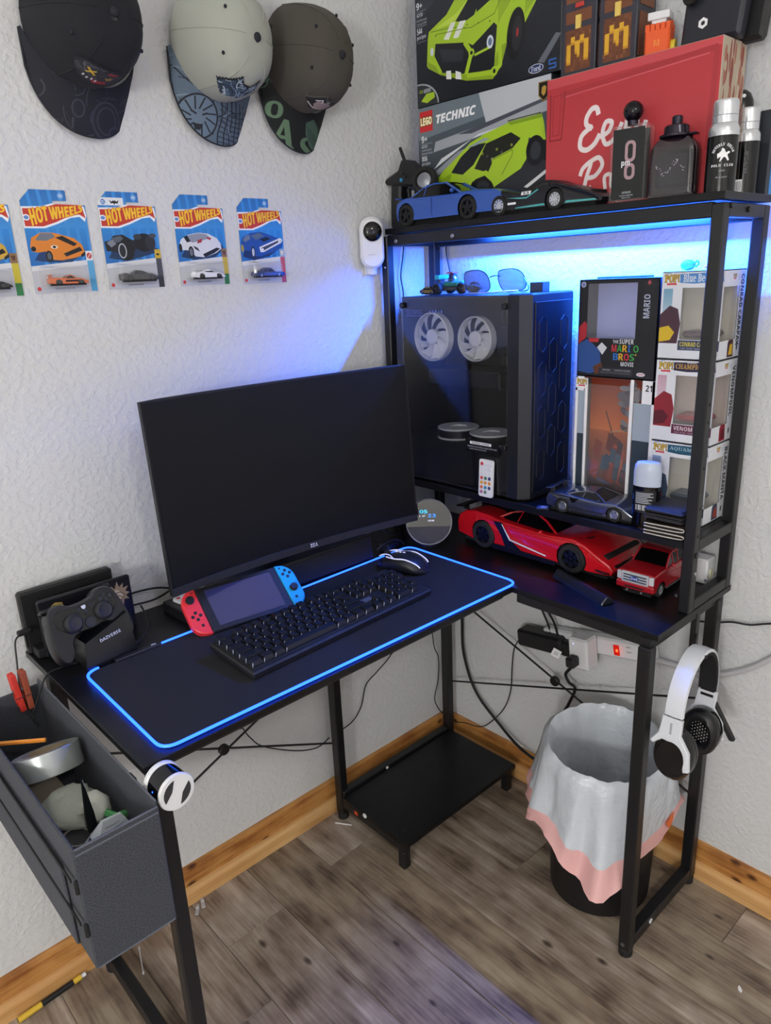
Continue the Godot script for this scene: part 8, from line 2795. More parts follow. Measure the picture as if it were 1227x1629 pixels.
func build_cards() -> void:
	var xs := [-1.1325, -1.0045, -0.8732, -0.7291, -0.5875]
	var ys := [1.3774, 1.3795, 1.3808, 1.3807, 1.3788]
	var labels := ["blue blister card with a yellow car, cut off by the left edge", "blue blister card with an orange roadster on the wall", "blue blister card with a black big-wheeled toy car on the wall", "blue blister card with a white toy supercar on the wall", "blue blister card with a dark blue muscle car, nearest the white camera"]
	var paints := [mt("die_black", Color("#1a1b20"), 0.3), mt("die_orange", Color("#d2642a"), 0.35), mt("die_charcoal", Color("#26272d"), 0.4), mt("die_white", Color("#dcdfe8"), 0.3), mt("die_blue", Color("#1d3570"), 0.3, 0.3)]
	var outline := v2([0, 0, 108, 0, 108, 143, 53, 144, 53, 149, 77, 149, 77, 165, 76, 166, 18, 166, 0, 148])
	for k in 5:
		var o := thing("toy_car_card", labels[k], "toy pack", Vector3(xs[k], ys[k], 0.001), Vector3(0, 0, 0.0), "toy car cards on the wall")
		var pts := []
		for p in outline:
			pts.append(p * 0.001)
		part(o, "card", MB.new().extrude(pts, 0.0, 0.0008, 0.0), printed("card_art_%d" % k, card_art(k), 0.35), 20)
		# clear blister
		var bl := MB.new()
		var rings := []
		for q in [[0.0008, 0.0], [0.0, 0.0], [0.020, 0.004], [0.024, 0.008]]:
			var z: float = 0.0009 if q[1] == 0.0 else q[0]
			var e: float = q[1]
			var ring := PackedVector3Array()
			for p in rrect(0.080 - 2 * e, 0.038 - 2 * e, 0.006, 3, Vector2(0.051, 0.026)):
				ring.append(Vector3(p.x, p.y, z + 0.0002))
			rings.append(ring)
		bl.loft(rings.slice(1))
		part(o, "blister", bl, M.clear_plastic, 30)
		# the toy car in it
		var t := Node3D.new()
		t.name = "toy_car"
		o.add_child(t, true)
		t.transform = Transform3D(Basis.from_euler(Vector3(0, PI / 2, 0)), Vector3(0.053, 0.011, 0.0135))
		var rim: Material = M.silver if k != 2 else M.dark_plastic
		if k == 2:
			car(t, {"L": 72.0, "W": 21.0, "sill": 3.5, "wr": 6.2, "tyre": 6.0, "axles": [-22.0, 22.0], "arch": 1.05, "round": 1.0, "shoulder": 9.0, "paint": paints[k], "body": [-34, 4, -36, 14, -28, 16, -22, 14, 0, 14, 22, 14, 32, 10, 36, 6, 35, 3], "glass": [-14, 14, -6, 19, 6, 18, 18, 13], "cabin": [8.0, 5.0], "roof": [1], "pillar": 0.8, "rim": rim, "spokes": 5})
		elif k == 4:
			car(t, {"L": 74.0, "W": 21.0, "sill": 3.5, "wr": 5.0, "tyre": 4.5, "axles": [-22.0, 22.0], "arch": 1.1, "round": 1.2, "shoulder": 8.0, "paint": paints[k], "body": [-35, 4, -37, 9, -35, 12, -10, 12, 10, 11.5, 35, 10.5, 37, 7, 36, 3], "glass": [-22, 12, -10, 18, 4, 18, 12, 11.5], "cabin": [9.0, 7.0], "roof": [0, 1], "pillar": 0.8, "post": [-4.0], "rim": rim, "spokes": 5})
		elif k == 1:
			car(t, {"L": 66.0, "W": 21.0, "sill": 3.0, "wr": 5.2, "tyre": 4.5, "axles": [-19.0, 19.0], "arch": 1.1, "round": 1.2, "shoulder": 8.0, "paint": paints[k], "body": [-32, 4, -33, 12, -28, 13, -19, 13, 0, 11.5, 19, 12, 30, 8, 33, 5, 32, 3], "glass": [-8, 12, -4, 15, 4, 17, 12, 11.8], "cabin": [8.5, 7.0], "roof": [], "pillar": 0.8, "rim": M.dark_plastic, "spokes": 5})
			slab(t, "rear_wing", [0, 18, -30], [20, 1, 6], paints[k])
			slab(t, "wing_strut", [0, 15, -30], [14, 5, 1], paints[k])
			plate(t, "side_mark", [-8, 6, 14, 6, 14, 9, -8, 9], 10.6, M.print_black, true, 0.4)
		else:
			car(t, {"L": 68.0, "W": 22.0, "sill": 3.0, "wr": 5.4, "tyre": 5.0, "axles": [-19.0, 19.0], "arch": 1.1, "round": 1.2, "shoulder": 8.0, "paint": paints[k], "body": [-33, 4, -34, 10, -31, 13.5, -19, 14, 0, 12.5, 19, 12.5, 30, 8, 34, 4, 33, 3], "glass": [-18, 13.5, -8, 17, 2, 17, 14, 12], "cabin": [8.5, 6.0], "roof": [0, 1], "pillar": 0.8, "rim": M.dark_plastic, "spokes": 5})


func build_camera() -> void:
	var o := thing("security_camera", "white pill-shaped security camera on the wall at the hutch's left end", "camera", Vector3(-0.235, 1.456, 0.004), Vector3(0, -0.55, 0))
	var b := MB.new()
	b.extrude(rrect(0.055, 0.112, 0.0262, 8), 0.016, 0.040, 0.005)
	part(o, "body", b, M.white_plastic, 40)
	var e := MB.new()
	e.x = Transform3D(Basis.from_euler(Vector3(PI / 2, 0, 0)), Vector3(0.001, 0.024, 0.0395))
	e.lathe([Vector2(0.0215, 0.0), Vector2(0.0215, 0.003), Vector2(0.0195, 0.006), Vector2(0.012, 0.009), Vector2(0.0, 0.0105)], 32)
	part(o, "lens_dome", e, M.gloss_black, 50)
	var r := MB.new()
	r.x = Transform3D(Basis.from_euler(Vector3(PI / 2, 0, 0)), Vector3(0.001, 0.024, 0.0490))
	r.lathe([Vector2(0.0052, 0.0), Vector2(0.0045, 0.0016), Vector2(0.0028, 0.0012), Vector2(0.0, 0.0008)], 20)
	part(o, "lens", r, mt("lens_ring", Color("#2e3038"), 0.15, 0.3))
	part(o, "slot", MB.new().box(Vector3(-0.002, -0.026, 0.0403), Vector3(0.019, 0.0012, 0.0006), 0.0), mt("slot_grey", Color("#b4b6bc"), 0.5))
	part(o, "mount", MB.new().cyl(Vector3(0, -0.045, 0.018), Vector3(0, -0.064, 0.010), 0.011, 18, 0.013), M.white_plastic)
	part(o, "mount_plate", MB.new().box(Vector3(0.0, -0.058, 0.004), Vector3(0.030, 0.024, 0.006), 0.002), M.white_plastic)
	cable("camera_cable", [-0.212, 1.402, 0.030, -0.200, 1.392, 0.028, -0.188, 1.366, 0.020, -0.183, 1.330, 0.017, -0.190, 1.285, 0.016, -0.200, 1.235, 0.016, -0.190, 1.190, 0.016, -0.172, 1.140, 0.016, -0.165, 1.06, 0.016, -0.165, 0.95, 0.016], 0.0030, "white cable hanging from the security camera down behind the PC", M.white_cable)
	cable("thin_cable", [-0.130, 1.452, 0.012, -0.134, 1.42, 0.010, -0.142, 1.38, 0.010, -0.136, 1.34, 0.010, -0.138, 1.30, 0.010], 0.0016, "thin dark cable hanging down the wall left of the rear hutch post", M.cable_black)
	cable("thin_cable", [-0.022, 1.4520, 0.075, -0.022, 1.450, 0.055, -0.020, 1.430, 0.050, -0.018, 1.39, 0.058, -0.018, 1.34, 0.068], 0.0016, "thin dark cable of the light strip hanging beside the rear hutch post", M.cable_black)


# ------------------------------------------------------------------ under and beside the desk
func build_under_desk() -> void:
	build_bin()
	build_waste()
	build_headset()
	# round puck on the corner of the desk
	var ax := Vector3(0.05, 0.0, 1.0).normalized()
	var p := thing("round_clip_speaker", "small round black and white clip speaker on the desk's front left corner", "speaker", Vector3(-1.1220, 0.7260, 0.5030))
	var up := Transform3D(Basis(ax.cross(Vector3.UP).normalized(), ax, ax.cross(ax.cross(Vector3.UP)).normalized()), Vector3.ZERO)
	var pb := MB.new()
	pb.x = up
	pb.lathe([Vector2(0.024, 0.0), Vector2(0.027, 0.002), Vector2(0.027, 0.007), Vector2(0.025, 0.009)], 32)
	part(p, "base", pb, M.white_plastic)
	var pm := MB.new()
	pm.x = up
	pm.lathe([Vector2(0.024, 0.0085), Vector2(0.0255, 0.011), Vector2(0.0255, 0.038), Vector2(0.024, 0.040)], 32)
	part(p, "barrel", pm, M.gloss_black)
	var pf := MB.new()
	pf.x = up
	pf.lathe([Vector2(0.0225, 0.0395), Vector2(0.0265, 0.040), Vector2(0.0272, 0.043), Vector2(0.026, 0.0455), Vector2(0.020, 0.0458), Vector2(0.0, 0.0455)], 36)
	part(p, "front_disc", pf, M.white_plastic)
	for s in [-1.0, 1.0]:
		var leaf := []
		for i in 9:
			var f := lerpf(-0.95, 0.95, i / 8.0)
			leaf.append(Vector2(s * 0.0205 * cos(f), 0.0205 * sin(f)))
		leaf.append(Vector2(s * 0.0085, 0.0))
		var lb := MB.new()
		lb.x = up * Transform3D(Basis.from_euler(Vector3(-PI / 2, 0, 0)), Vector3(0, 0.0457, 0)) * Transform3D(Basis.from_euler(Vector3(0, 0, 0.5)), Vector3.ZERO)
		lb.extrude(leaf, 0.0, 0.0005)
		part(p, "opening", lb, mt("opening_dark", Color("#2c2c2e"), 0.7))
	part(p, "status_light", MB.new().ball(up * Vector3(0.0, 0, 0) + ax * 0.022 + Vector3(-0.0245, 0.004, 0.004), Vector3(0.0014, 0.0014, 0.0014), 8, 5), M.blue_glow)
	# mains strip, adapter and plugs on the right wall
	var st := thing("power_strip", "white power strip with a lit red switch under the right wing of the desk", "power strip", Vector3(-0.020, 0.515, 0.545))
	var sx := Transform3D(Basis.from_euler(Vector3(-0.18, 0, 0)), Vector3.ZERO)
	var sm := MB.new()
	sm.x = sx
	sm.box(Vector3(0, 0, -0.02), Vector3(0.032, 0.046, 0.30), 0.005)
	part(st, "body", sm, M.white_plastic)
	var sw := MB.new()
	sw.x = sx
	sw.box(Vector3(-0.0165, -0.002, 0.040), Vector3(0.004, 0.026, 0.015), 0.001)
	part(st, "switch", sw, mt("red_switch", Color("#5a0c08"), 0.25, 0.0, {"emit": Color("#e01808"), "power": 0.7}))
	var sg := MB.new()
	sg.x = sx
	sg.ball(Vector3(-0.0188, -0.002, 0.042), Vector3(0.0012, 0.004, 0.003), 10, 6)
	part(st, "switch_lamp", sg, mt("switch_lamp", Color("#ff6a3a"), 0.3, 0.0, {"emit": Color("#ff5a28"), "power": 2.5}))
	var rl := OmniLight3D.new()
	rl.name = "switch_light"
	rl.position = Vector3(-0.0188, 0.0055, 0.042)
	rl.light_color = Color(1.0, 0.15, 0.05)
	rl.light_energy = 0.0003
	rl.light_size = 0.002
	rl.omni_range = 2.0
	rl.omni_attenuation = 2.0
	rl.shadow_enabled = true
	st.add_child(rl)
	for i in 2:
		var sl := MB.new()
		sl.x = sx
		sl.box(Vector3(-0.0163, 0.010 - i * 0.012, 0.072), Vector3(0.001, 0.002, 0.012), 0.0)
		part(st, "printed_line", sl, mt("mid_grey", Color("#8c8e96"), 0.5))
	var cu := thing("cube_adapter", "white cube adapter with a black plug on the power strip", "power adapter", Vector3(-0.063, 0.502, 0.512), Vector3(-0.10, 0, 0))
	part(cu, "body", MB.new().box(Vector3(0, 0, 0), Vector3(0.048, 0.080, 0.052), 0.005), M.white_plastic)
	part(cu, "status_light", MB.new().cyl(Vector3(-0.0242, 0.026, -0.01), Vector3(-0.0248, 0.026, -0.01), 0.0018, 10), mt("cold_lamp", Color("#c8d4ff"), 0.3, 0.0, {"emit": Color("#c8d8ff"), "power": 1.0}))
	part(cu, "plug", MB.new().box(Vector3(-0.038, -0.014, -0.006), Vector3(0.028, 0.026, 0.024), 0.004), M.black_plastic)
	var ad := thing("power_adapter", "long black power adapter hanging on the wall left of the power strip", "power adapter", Vector3(-0.040, 0.477, 0.380), Vector3(-0.12, 0, 0))
	part(ad, "body", MB.new().box(Vector3(0, 0, 0), Vector3(0.046, 0.046, 0.135), 0.006), M.black_plastic)
	part(ad, "plug", MB.new().box(Vector3(0.0, -0.004, 0.080), Vector3(0.034, 0.040, 0.036), 0.005), M.black_plastic)
	var tg := MB.new().at(Vector3(-0.030, -0.012, 0.060), Vector3(0.5, 0.4, 0.0))
	tg.box(Vector3.ZERO, Vector3(0.001, 0.022, 0.022), 0.0002)
	var tp := part(ad, "paper_tag", tg, M.print_white)
	lettering(tp, "IIII", 0.010, 0.008, tg.x * looking_left(Vector3(-0.0008, 0, 0)), M.print_dim)
	var lw := "black"
	cable("mains_cable", [-0.018, 0.735, 0.075, -0.018, 0.52, 0.080, -0.018, 0.429, 0.084, -0.018, 0.319, 0.089, -0.018, 0.212, 0.134, -0.022, 0.145, 0.225, -0.035, 0.113, 0.310, -0.05, 0.11, 0.40], 0.0042, "thick black mains cable hanging down the right wall behind the foot shelf", M.cable_black)
	cable("adapter_cable", [-0.025, 0.735, 0.325, -0.025, 0.60, 0.345, -0.025, 0.554, 0.363, -0.028, 0.522, 0.384, -0.035, 0.500, 0.400], 0.0028, "left black cable dropping from the desk to the long adapter", M.cable_black)
	cable("adapter_cable", [-0.025, 0.735, 0.345, -0.025, 0.61, 0.362, -0.025, 0.559, 0.379, -0.030, 0.530, 0.405, -0.040, 0.502, 0.425], 0.0032, "right black cable dropping from the desk to the long adapter", M.cable_black)
	cable("plug_cable", [-0.105, 0.487, 0.506, -0.085, 0.470, 0.495, -0.05, 0.440, 0.475, -0.04, 0.406, 0.451, -0.04, 0.386, 0.461, -0.04, 0.375, 0.480, -0.04, 0.324, 0.463, -0.04, 0.268, 0.442, -0.036, 0.15, 0.43], 0.0040, "black plug cable looping from the white cube adapter down behind the waste bin", M.cable_black)
	cable("thin_cable", [-0.030, 0.470, 0.315, -0.015, 0.455, 0.300, -0.015, 0.405, 0.271, -0.015, 0.344, 0.263, -0.015, 0.263, 0.258, -0.018, 0.19, 0.232, -0.022, 0.110, 0.165, -0.03, 0.096, 0.10, -0.05, 0.098, 0.078], 0.0016, "thin black cable from the long adapter down to the foot shelf", M.cable_black)
	cable("thin_cable", [-0.20, 0.735, 0.03, -0.215, 0.42, 0.012, -0.236, 0.373, 0.010, -0.29, 0.343, 0.010, -0.331, 0.321, 0.010, -0.353, 0.263, 0.010, -0.39, 0.231, 0.010, -0.455, 0.226, 0.012], 0.0016, "thin black cable sagging along the left wall to the middle leg", M.cable_black)
	cable("thin_cable", [-0.10, 0.735, 0.03, -0.074, 0.377, 0.018, -0.052, 0.296, 0.018, -0.055, 0.223, 0.018, -0.072, 0.166, 0.018, -0.062, 0.130, 0.020, -0.040, 0.098, 0.024, -0.022, 0.092, 0.05], 0.0016, "thin black cable hanging beside the corner leg", M.cable_black)
	cable("thin_cable", [-0.735, 0.735, 0.05, -0.740, 0.43, 0.03, -0.726, 0.386, 0.028, -0.709, 0.352, 0.028, -0.678, 0.313, 0.028, -0.59, 0.255, 0.028, -0.523, 0.229, 0.028, -0.480, 0.238, 0.028], 0.0016, "thin black cable sagging from the crossed rods to the middle leg", M.cable_black)
	cable("wall_cable", [-0.08, 0.690, 0.70, -0.035, 0.655, 0.747, -0.018, 0.654, 0.790, -0.018, 0.668, 0.829, -0.018, 0.674, 0.866, -0.018, 0.690, 0.906, -0.018, 0.72, 1.0, -0.018, 0.74, 1.15], 0.0022, "thin dark cable running along the right wall from the desk's corner", mt("cable_grey", Color("#2c2d31"), 0.5))
	cable("wall_cable", [-0.020, 0.520, 0.66, -0.012, 0.521, 0.714, -0.012, 0.518, 0.771, -0.012, 0.541, 0.824, -0.012, 0.574, 0.873, -0.012, 0.613, 0.914, -0.012, 0.70, 1.0, -0.012, 0.80, 1.12], 0.0065, "thick pale cable of the power strip running along the right wall", mt("cable_pale", Color("#c0bfc2"), 0.5))


func build_bin() -> void:
	var o := thing("fabric_bin", "grey felt bin hanging on the left end of the desk", "storage bin", Vector3(-1.2085, 0.535, 0.327))
	base = -Vector3(-1.2085, 0.535, 0.327)
	var felt := mt("felt_grey", Color("#474a52"), 0.95, 0.0, {"sheen": 0.2, "bump": noise_tex(0.3, 2, FastNoiseLite.TYPE_SIMPLEX, 256), "tri": 9.0, "deep": 0.03, "tex": noise_tex(0.16, 3, FastNoiseLite.TYPE_SIMPLEX, 256, [0.2, Color(0.66, 0.66, 0.68), 0.8, Color(1, 1, 1)], 8), "world": false})
	var x0 := -1.263
	var x1 := -1.153
	var z0 := 0.100
	var z1 := 0.553
	var y0 := 0.535
	var y1 := 0.726
	var t := 0.0045
	part(o, "long_side", nb().box(Vector3(x0, (y0 + y1) / 2, (z0 + z1) / 2), Vector3(t, y1 - y0, z1 - z0), 0.002), felt)
	part(o, "long_side", nb().box(Vector3(x1, (y0 + y1) / 2 + 0.004, (z0 + z1) / 2), Vector3(t, y1 - y0 + 0.008, z1 - z0), 0.002), felt)
	part(o, "end_side", nb().box(Vector3((x0 + x1) / 2, (y0 + y1) / 2, z1), Vector3(x1 - x0 + t, y1 - y0, t), 0.002), felt)
	part(o, "end_side", nb().box(Vector3((x0 + x1) / 2, (y0 + y1) / 2, z0), Vector3(x1 - x0 + t, y1 - y0, t), 0.002), felt)
	part(o, "bottom", nb().box(Vector3((x0 + x1) / 2, y0 + 0.002, (z0 + z1) / 2), Vector3(x1 - x0, 0.004, z1 - z0), 0.001), felt)
	part(o, "divider", nb().box(Vector3((x0 + x1) / 2, y0 + 0.065, 0.215), Vector3(x1 - x0 - 0.006, 0.13, 0.003), 0.001), felt)
	part(o, "pocket", nb().box(Vector3(x0 - 0.005, y0 + 0.070, (z0 + z1) / 2 - 0.02), Vector3(0.004, 0.132, z1 - z0 - 0.06), 0.002), felt)
	var trim := mt("felt_seam", Color("#5a5d66"), 0.9)
	for q in [[Vector3(x0, y1, z1 + 0.0026), Vector3(x1, y1, z1 + 0.0026)], [Vector3(x0, y1 - 0.009, z1 + 0.0026), Vector3(x1, y1 - 0.009, z1 + 0.0026)], [Vector3(x0, y0 + 0.002, z1 + 0.002), Vector3(x1, y0 + 0.002, z1 + 0.002)], [Vector3(x1, y1 + 0.008, z0), Vector3(x1, y1 + 0.008, z1)]]:
		part(o, "seam", nb().cyl(q[0], q[1], 0.0014, 6), trim)
	for q in [[0.142, 0.545], [0.075, 0.548]]:
		part(o, "strap", nb().box(Vector3(x0 - 0.0078, y0 + q[0], (z0 + q[1]) / 2), Vector3(0.0018, 0.006, q[1] - z0), 0.0004), M.matte_black)
		part(o, "strap_knot", nb().box(Vector3(x0 - 0.004, y0 + q[0] - 0.008, q[1] + 0.006), Vector3(0.006, 0.022, 0.006), 0.002), M.matte_black)
	for z in [0.18, 0.47]:
		part(o, "hanger", nb().box(Vector3(x1 + 0.004, y1 - 0.024, z), Vector3(0.006, 0.05, 0.02), 0.001), M.black_steel)
	# clothes pegs on the far end
	for k in 2:
		var cp := thing("clothes_peg", ["bright red wooden clothes peg clipped on the felt bin", "brown red wooden clothes peg clipped on the felt bin"][k], "clothes peg", Vector3([-1.1915, -1.1765][k], 0.727, 0.108), Vector3(0.06, 0.1, [0.10, 0.04][k]), "pegs on the bin")
		var wood := mt("peg_red", Color("#d03a30"), 0.5) if k == 0 else mt("peg_brown", Color("#9a4a34"), 0.6)
		for s in [-1.0, 1.0]:
			var pg := MB.new().at(Vector3(0, 0.002, s * 0.0058), Vector3(s * -0.045, 0, 0))
			pg.box(Vector3(0, 0, 0), Vector3(0.0095, 0.074, 0.0065), 0.001)
			part(cp, "jaw", pg, wood)
		part(cp, "spring", MB.new().cyl(Vector3(-0.006, 0.004, 0), Vector3(0.006, 0.004, 0), 0.0034, 12), M.silver)
		part(cp, "spring_wire", MB.new().box(Vector3(0.0, -0.006, 0.0105), Vector3(0.011, 0.0012, 0.0012), 0.0), M.silver)
	# things in the bin
	var tr := thing("tape_roll", "silver grey roll of tape lying in the felt bin", "tape", Vector3(-1.2090, 0.694, 0.295), Vector3(-0.42, 0, -0.04))
	part(tr, "roll", MB.new().lathe([Vector2(0.034, -0.018), Vector2(0.0485, -0.018), Vector2(0.049, -0.017), Vector2(0.049, 0.017), Vector2(0.0485, 0.018), Vector2(0.034, 0.018), Vector2(0.034, -0.018)], 40, false), mt("tape_grey", Color("#a5aaa8"), 0.32, 0.5))
	part(tr, "core", MB.new().lathe([Vector2(0.0325, -0.0178), Vector2(0.0340, -0.0178), Vector2(0.0340, 0.0178), Vector2(0.0325, 0.0178), Vector2(0.0325, -0.0178)], 32, false), mt("card_core", Color("#8a7a62"), 0.8))
	for q in [[-1.2240, 0.585, 0.300]]:
		var bx := thing("carton_block", "small carton under the tape roll in the felt bin", "box", Vector3(q[0], 0.539, q[2]))
		part(bx, "carton", MB.new().box(Vector3(0, 0.058, 0), Vector3(0.05, 0.116, 0.09), 0.002), mt("kraft", Color("#6d6557"), 0.8))
	var sk := thing("work_glove", "crumpled pale grey work glove in the felt bin under the tape roll", "glove", Vector3(-1.212, 0.652, 0.372))
	var gm := mt("glove_grey", Color("#a7ab9f"), 0.9, 0.0, {"bump": noise_tex(0.12, 3, FastNoiseLite.TYPE_SIMPLEX, 256), "tri": 14.0, "deep": 0.12, "world": false})
	part(sk, "palm", lumpy(Vector3(0.040, 0.030, 0.045), 21, 0.14), gm, 60)
	var cf := lumpy(Vector3(0.022, 0.024, 0.024), 22, 0.10)
	part(sk, "cuff", cf, mt("glove_pale", Color("#c4c6bc"), 0.9), 60).position = Vector3(0.026, 0.004, 0.030)
	var ro := thing("paper_roll", "pale paper roll with small dark marks at the bottom of the felt bin", "paper roll", Vector3(-1.207, 0.590, 0.420), Vector3(0, 0.6, 0.6))
	part(ro, "roll", MB.new().cyl(Vector3(0, -0.04, 0), Vector3(0, 0.045, 0), 0.022, 22, -1, 0.002), mt("paper_cream", Color("#cfcabb"), 0.8))
	var mk := MB.new()
	rng.seed = 44
	for i in 22:
		var f := rng.randf() * TAU
		mk.ball(Vector3(cos(f) * 0.022, rng.randf_range(-0.04, 0.04), sin(f) * 0.022), Vector3(0.0012, 0.002, 0.0012), 5, 3)
	part(ro, "marks", mk, M.print_black).set_meta("kind", "stuff")
	var jr := thing("round_tin", "round black tin with a grey ring on its lid in the felt bin", "tin", Vector3(-1.228, 0.628, 0.430), Vector3(0.1, 0, -0.15))
	part(jr, "disc", MB.new().cyl(Vector3(0, -0.03, 0), Vector3(0, 0.018, 0), 0.029, 32, -1, 0.002), M.black_plastic)
	part(jr, "ring", MB.new().lathe([Vector2(0.0175, 0.0175), Vector2(0.0175, 0.019), Vector2(0.0195, 0.019), Vector2(0.0195, 0.0175)], 32), mt("ring_grey", Color("#85847c"), 0.5))
	var pk := thing("foil_packet", "white printed packet standing in the front of the felt bin", "packet", Vector3(-1.203, 0.642, 0.480), Vector3(0.15, 0.3, -0.12))
	var pa := Art.new(60, 70, 3, Color("#c3cad0"))
	rng.seed = 9
	for i in 12:
		pa.rect(rng.randf_range(2, 34), 6 + i * 5, rng.randf_range(8, 24), 1.4, Color("#8a949e"))
	pa.line([44, 2, 52, 30, 46, 68], 1.5, Color("#2c3038"))
	for i in 5:
		pa.line([50, 14 + i * 8, 58, 10 + i * 8], 2.0, Color("#3a4048"))
	var pkm := MB.new()
	pkm.loft([PackedVector3Array([Vector3(-0.034, -0.07, 0.018), Vector3(0.036, -0.07, 0.018), Vector3(0.036, -0.07, -0.014), Vector3(-0.034, -0.07, -0.014)]), PackedVector3Array([Vector3(-0.036, 0.02, 0.020), Vector3(0.036, 0.02, 0.016), Vector3(0.034, 0.02, -0.016), Vector3(-0.030, 0.02, -0.012)]), PackedVector3Array([Vector3(-0.012, 0.054, 0.003), Vector3(0.020, 0.048, 0.003), Vector3(0.020, 0.048, -0.001), Vector3(-0.012, 0.054, -0.001)])])
	part(pk, "packet", pkm, printed("packet_print", pa, 0.3), 20)
	var sc := thing("craft_knife", "dark pointed craft knife standing up in the felt bin", "knife", Vector3(-1.2035, 0.672, 0.432), Vector3(0, 0.3, 0.04))
	part(sc, "blade", MB.new().loft([PackedVector3Array([Vector3(-0.0075, -0.05, 0.002), Vector3(0.0075, -0.05, 0.002), Vector3(0.0075, -0.05, -0.002), Vector3(-0.0075, -0.05, -0.002)]), PackedVector3Array([Vector3(-0.0065, 0.0, 0.002), Vector3(0.0065, 0.0, 0.002), Vector3(0.0065, 0.0, -0.002), Vector3(-0.0065, 0.0, -0.002)]), PackedVector3Array([Vector3(0.0, 0.062, 0.0006), Vector3(0.0015, 0.062, 0.0006), Vector3(0.0015, 0.062, -0.0006), Vector3(0.0, 0.062, -0.0006)])]), mt("blade_dark", Color("#26282a"), 0.3, 0.6), 20)
	part(sc, "edge", MB.new().cyl(Vector3(0.0070, -0.04, 0.0), Vector3(0.0018, 0.058, 0.0), 0.0011, 6), mt("edge_pale", Color("#a8aaa8"), 0.3, 0.6))
	var gp := thing("green_clip", "green plastic clip at the desk side of the felt bin", "clip", Vector3(-1.176, 0.655, 0.430), Vector3(0.2, 0.5, -0.5))
	part(gp, "arm", MB.new().box(Vector3(0, 0, 0), Vector3(0.008, 0.010, 0.05), 0.002), mt("clip_green", Color("#4f9a5c"), 0.5))
	part(gp, "jaw", MB.new().box(Vector3(0.004, 0.004, 0.018), Vector3(0.018, 0.010, 0.010), 0.002), M.clip_green)
	part(gp, "stem", MB.new().box(Vector3(0, -0.03, 0), Vector3(0.006, 0.06, 0.006), 0.001), mt("clip_blue", Color("#2a5a78"), 0.5))
	var pc := thing("orange_pencil", "orange pencil with a pink eraser lying in the rear of the felt bin", "pencil", Vector3(-1.232, 0.714, 0.235), Vector3(0, 0.9, 0.05))
	part(pc, "shaft", MB.new().cyl(Vector3(-0.005, 0, 0.045), Vector3(-0.005, 0, -0.035), 0.0036, 6), mt("pencil_orange", Color("#d8862c"), 0.4))
	part(pc, "ferrule", MB.new().cyl(Vector3(-0.005, 0, -0.035), Vector3(-0.005, 0, -0.046), 0.0037, 12), M.silver)
	part(pc, "eraser", MB.new().cyl(Vector3(-0.005, 0, -0.046), Vector3(-0.005, 0, -0.055), 0.0035, 12, -1, 0.001), mt("eraser_pink", Color("#b06a68"), 0.7))


func lumpy(r: Vector3, seed_: int, amp: float) -> MB:
	var n := FastNoiseLite.new()
	n.seed = seed_
	n.frequency = 1.2
	var rings := []
	for i in 15:
		var a := -PI / 2 * 0.98 + PI * 0.98 * i / 14.0
		var ring := PackedVector3Array()
		for k in 22:
			var f := TAU * k / 22
			var d := Vector3(cos(a) * cos(f), sin(a), cos(a) * sin(f))
			ring.append(d * r * (1.0 + amp * 2.0 * n.get_noise_3dv(d)))
		rings.append(ring)
	return MB.new().loft(rings)


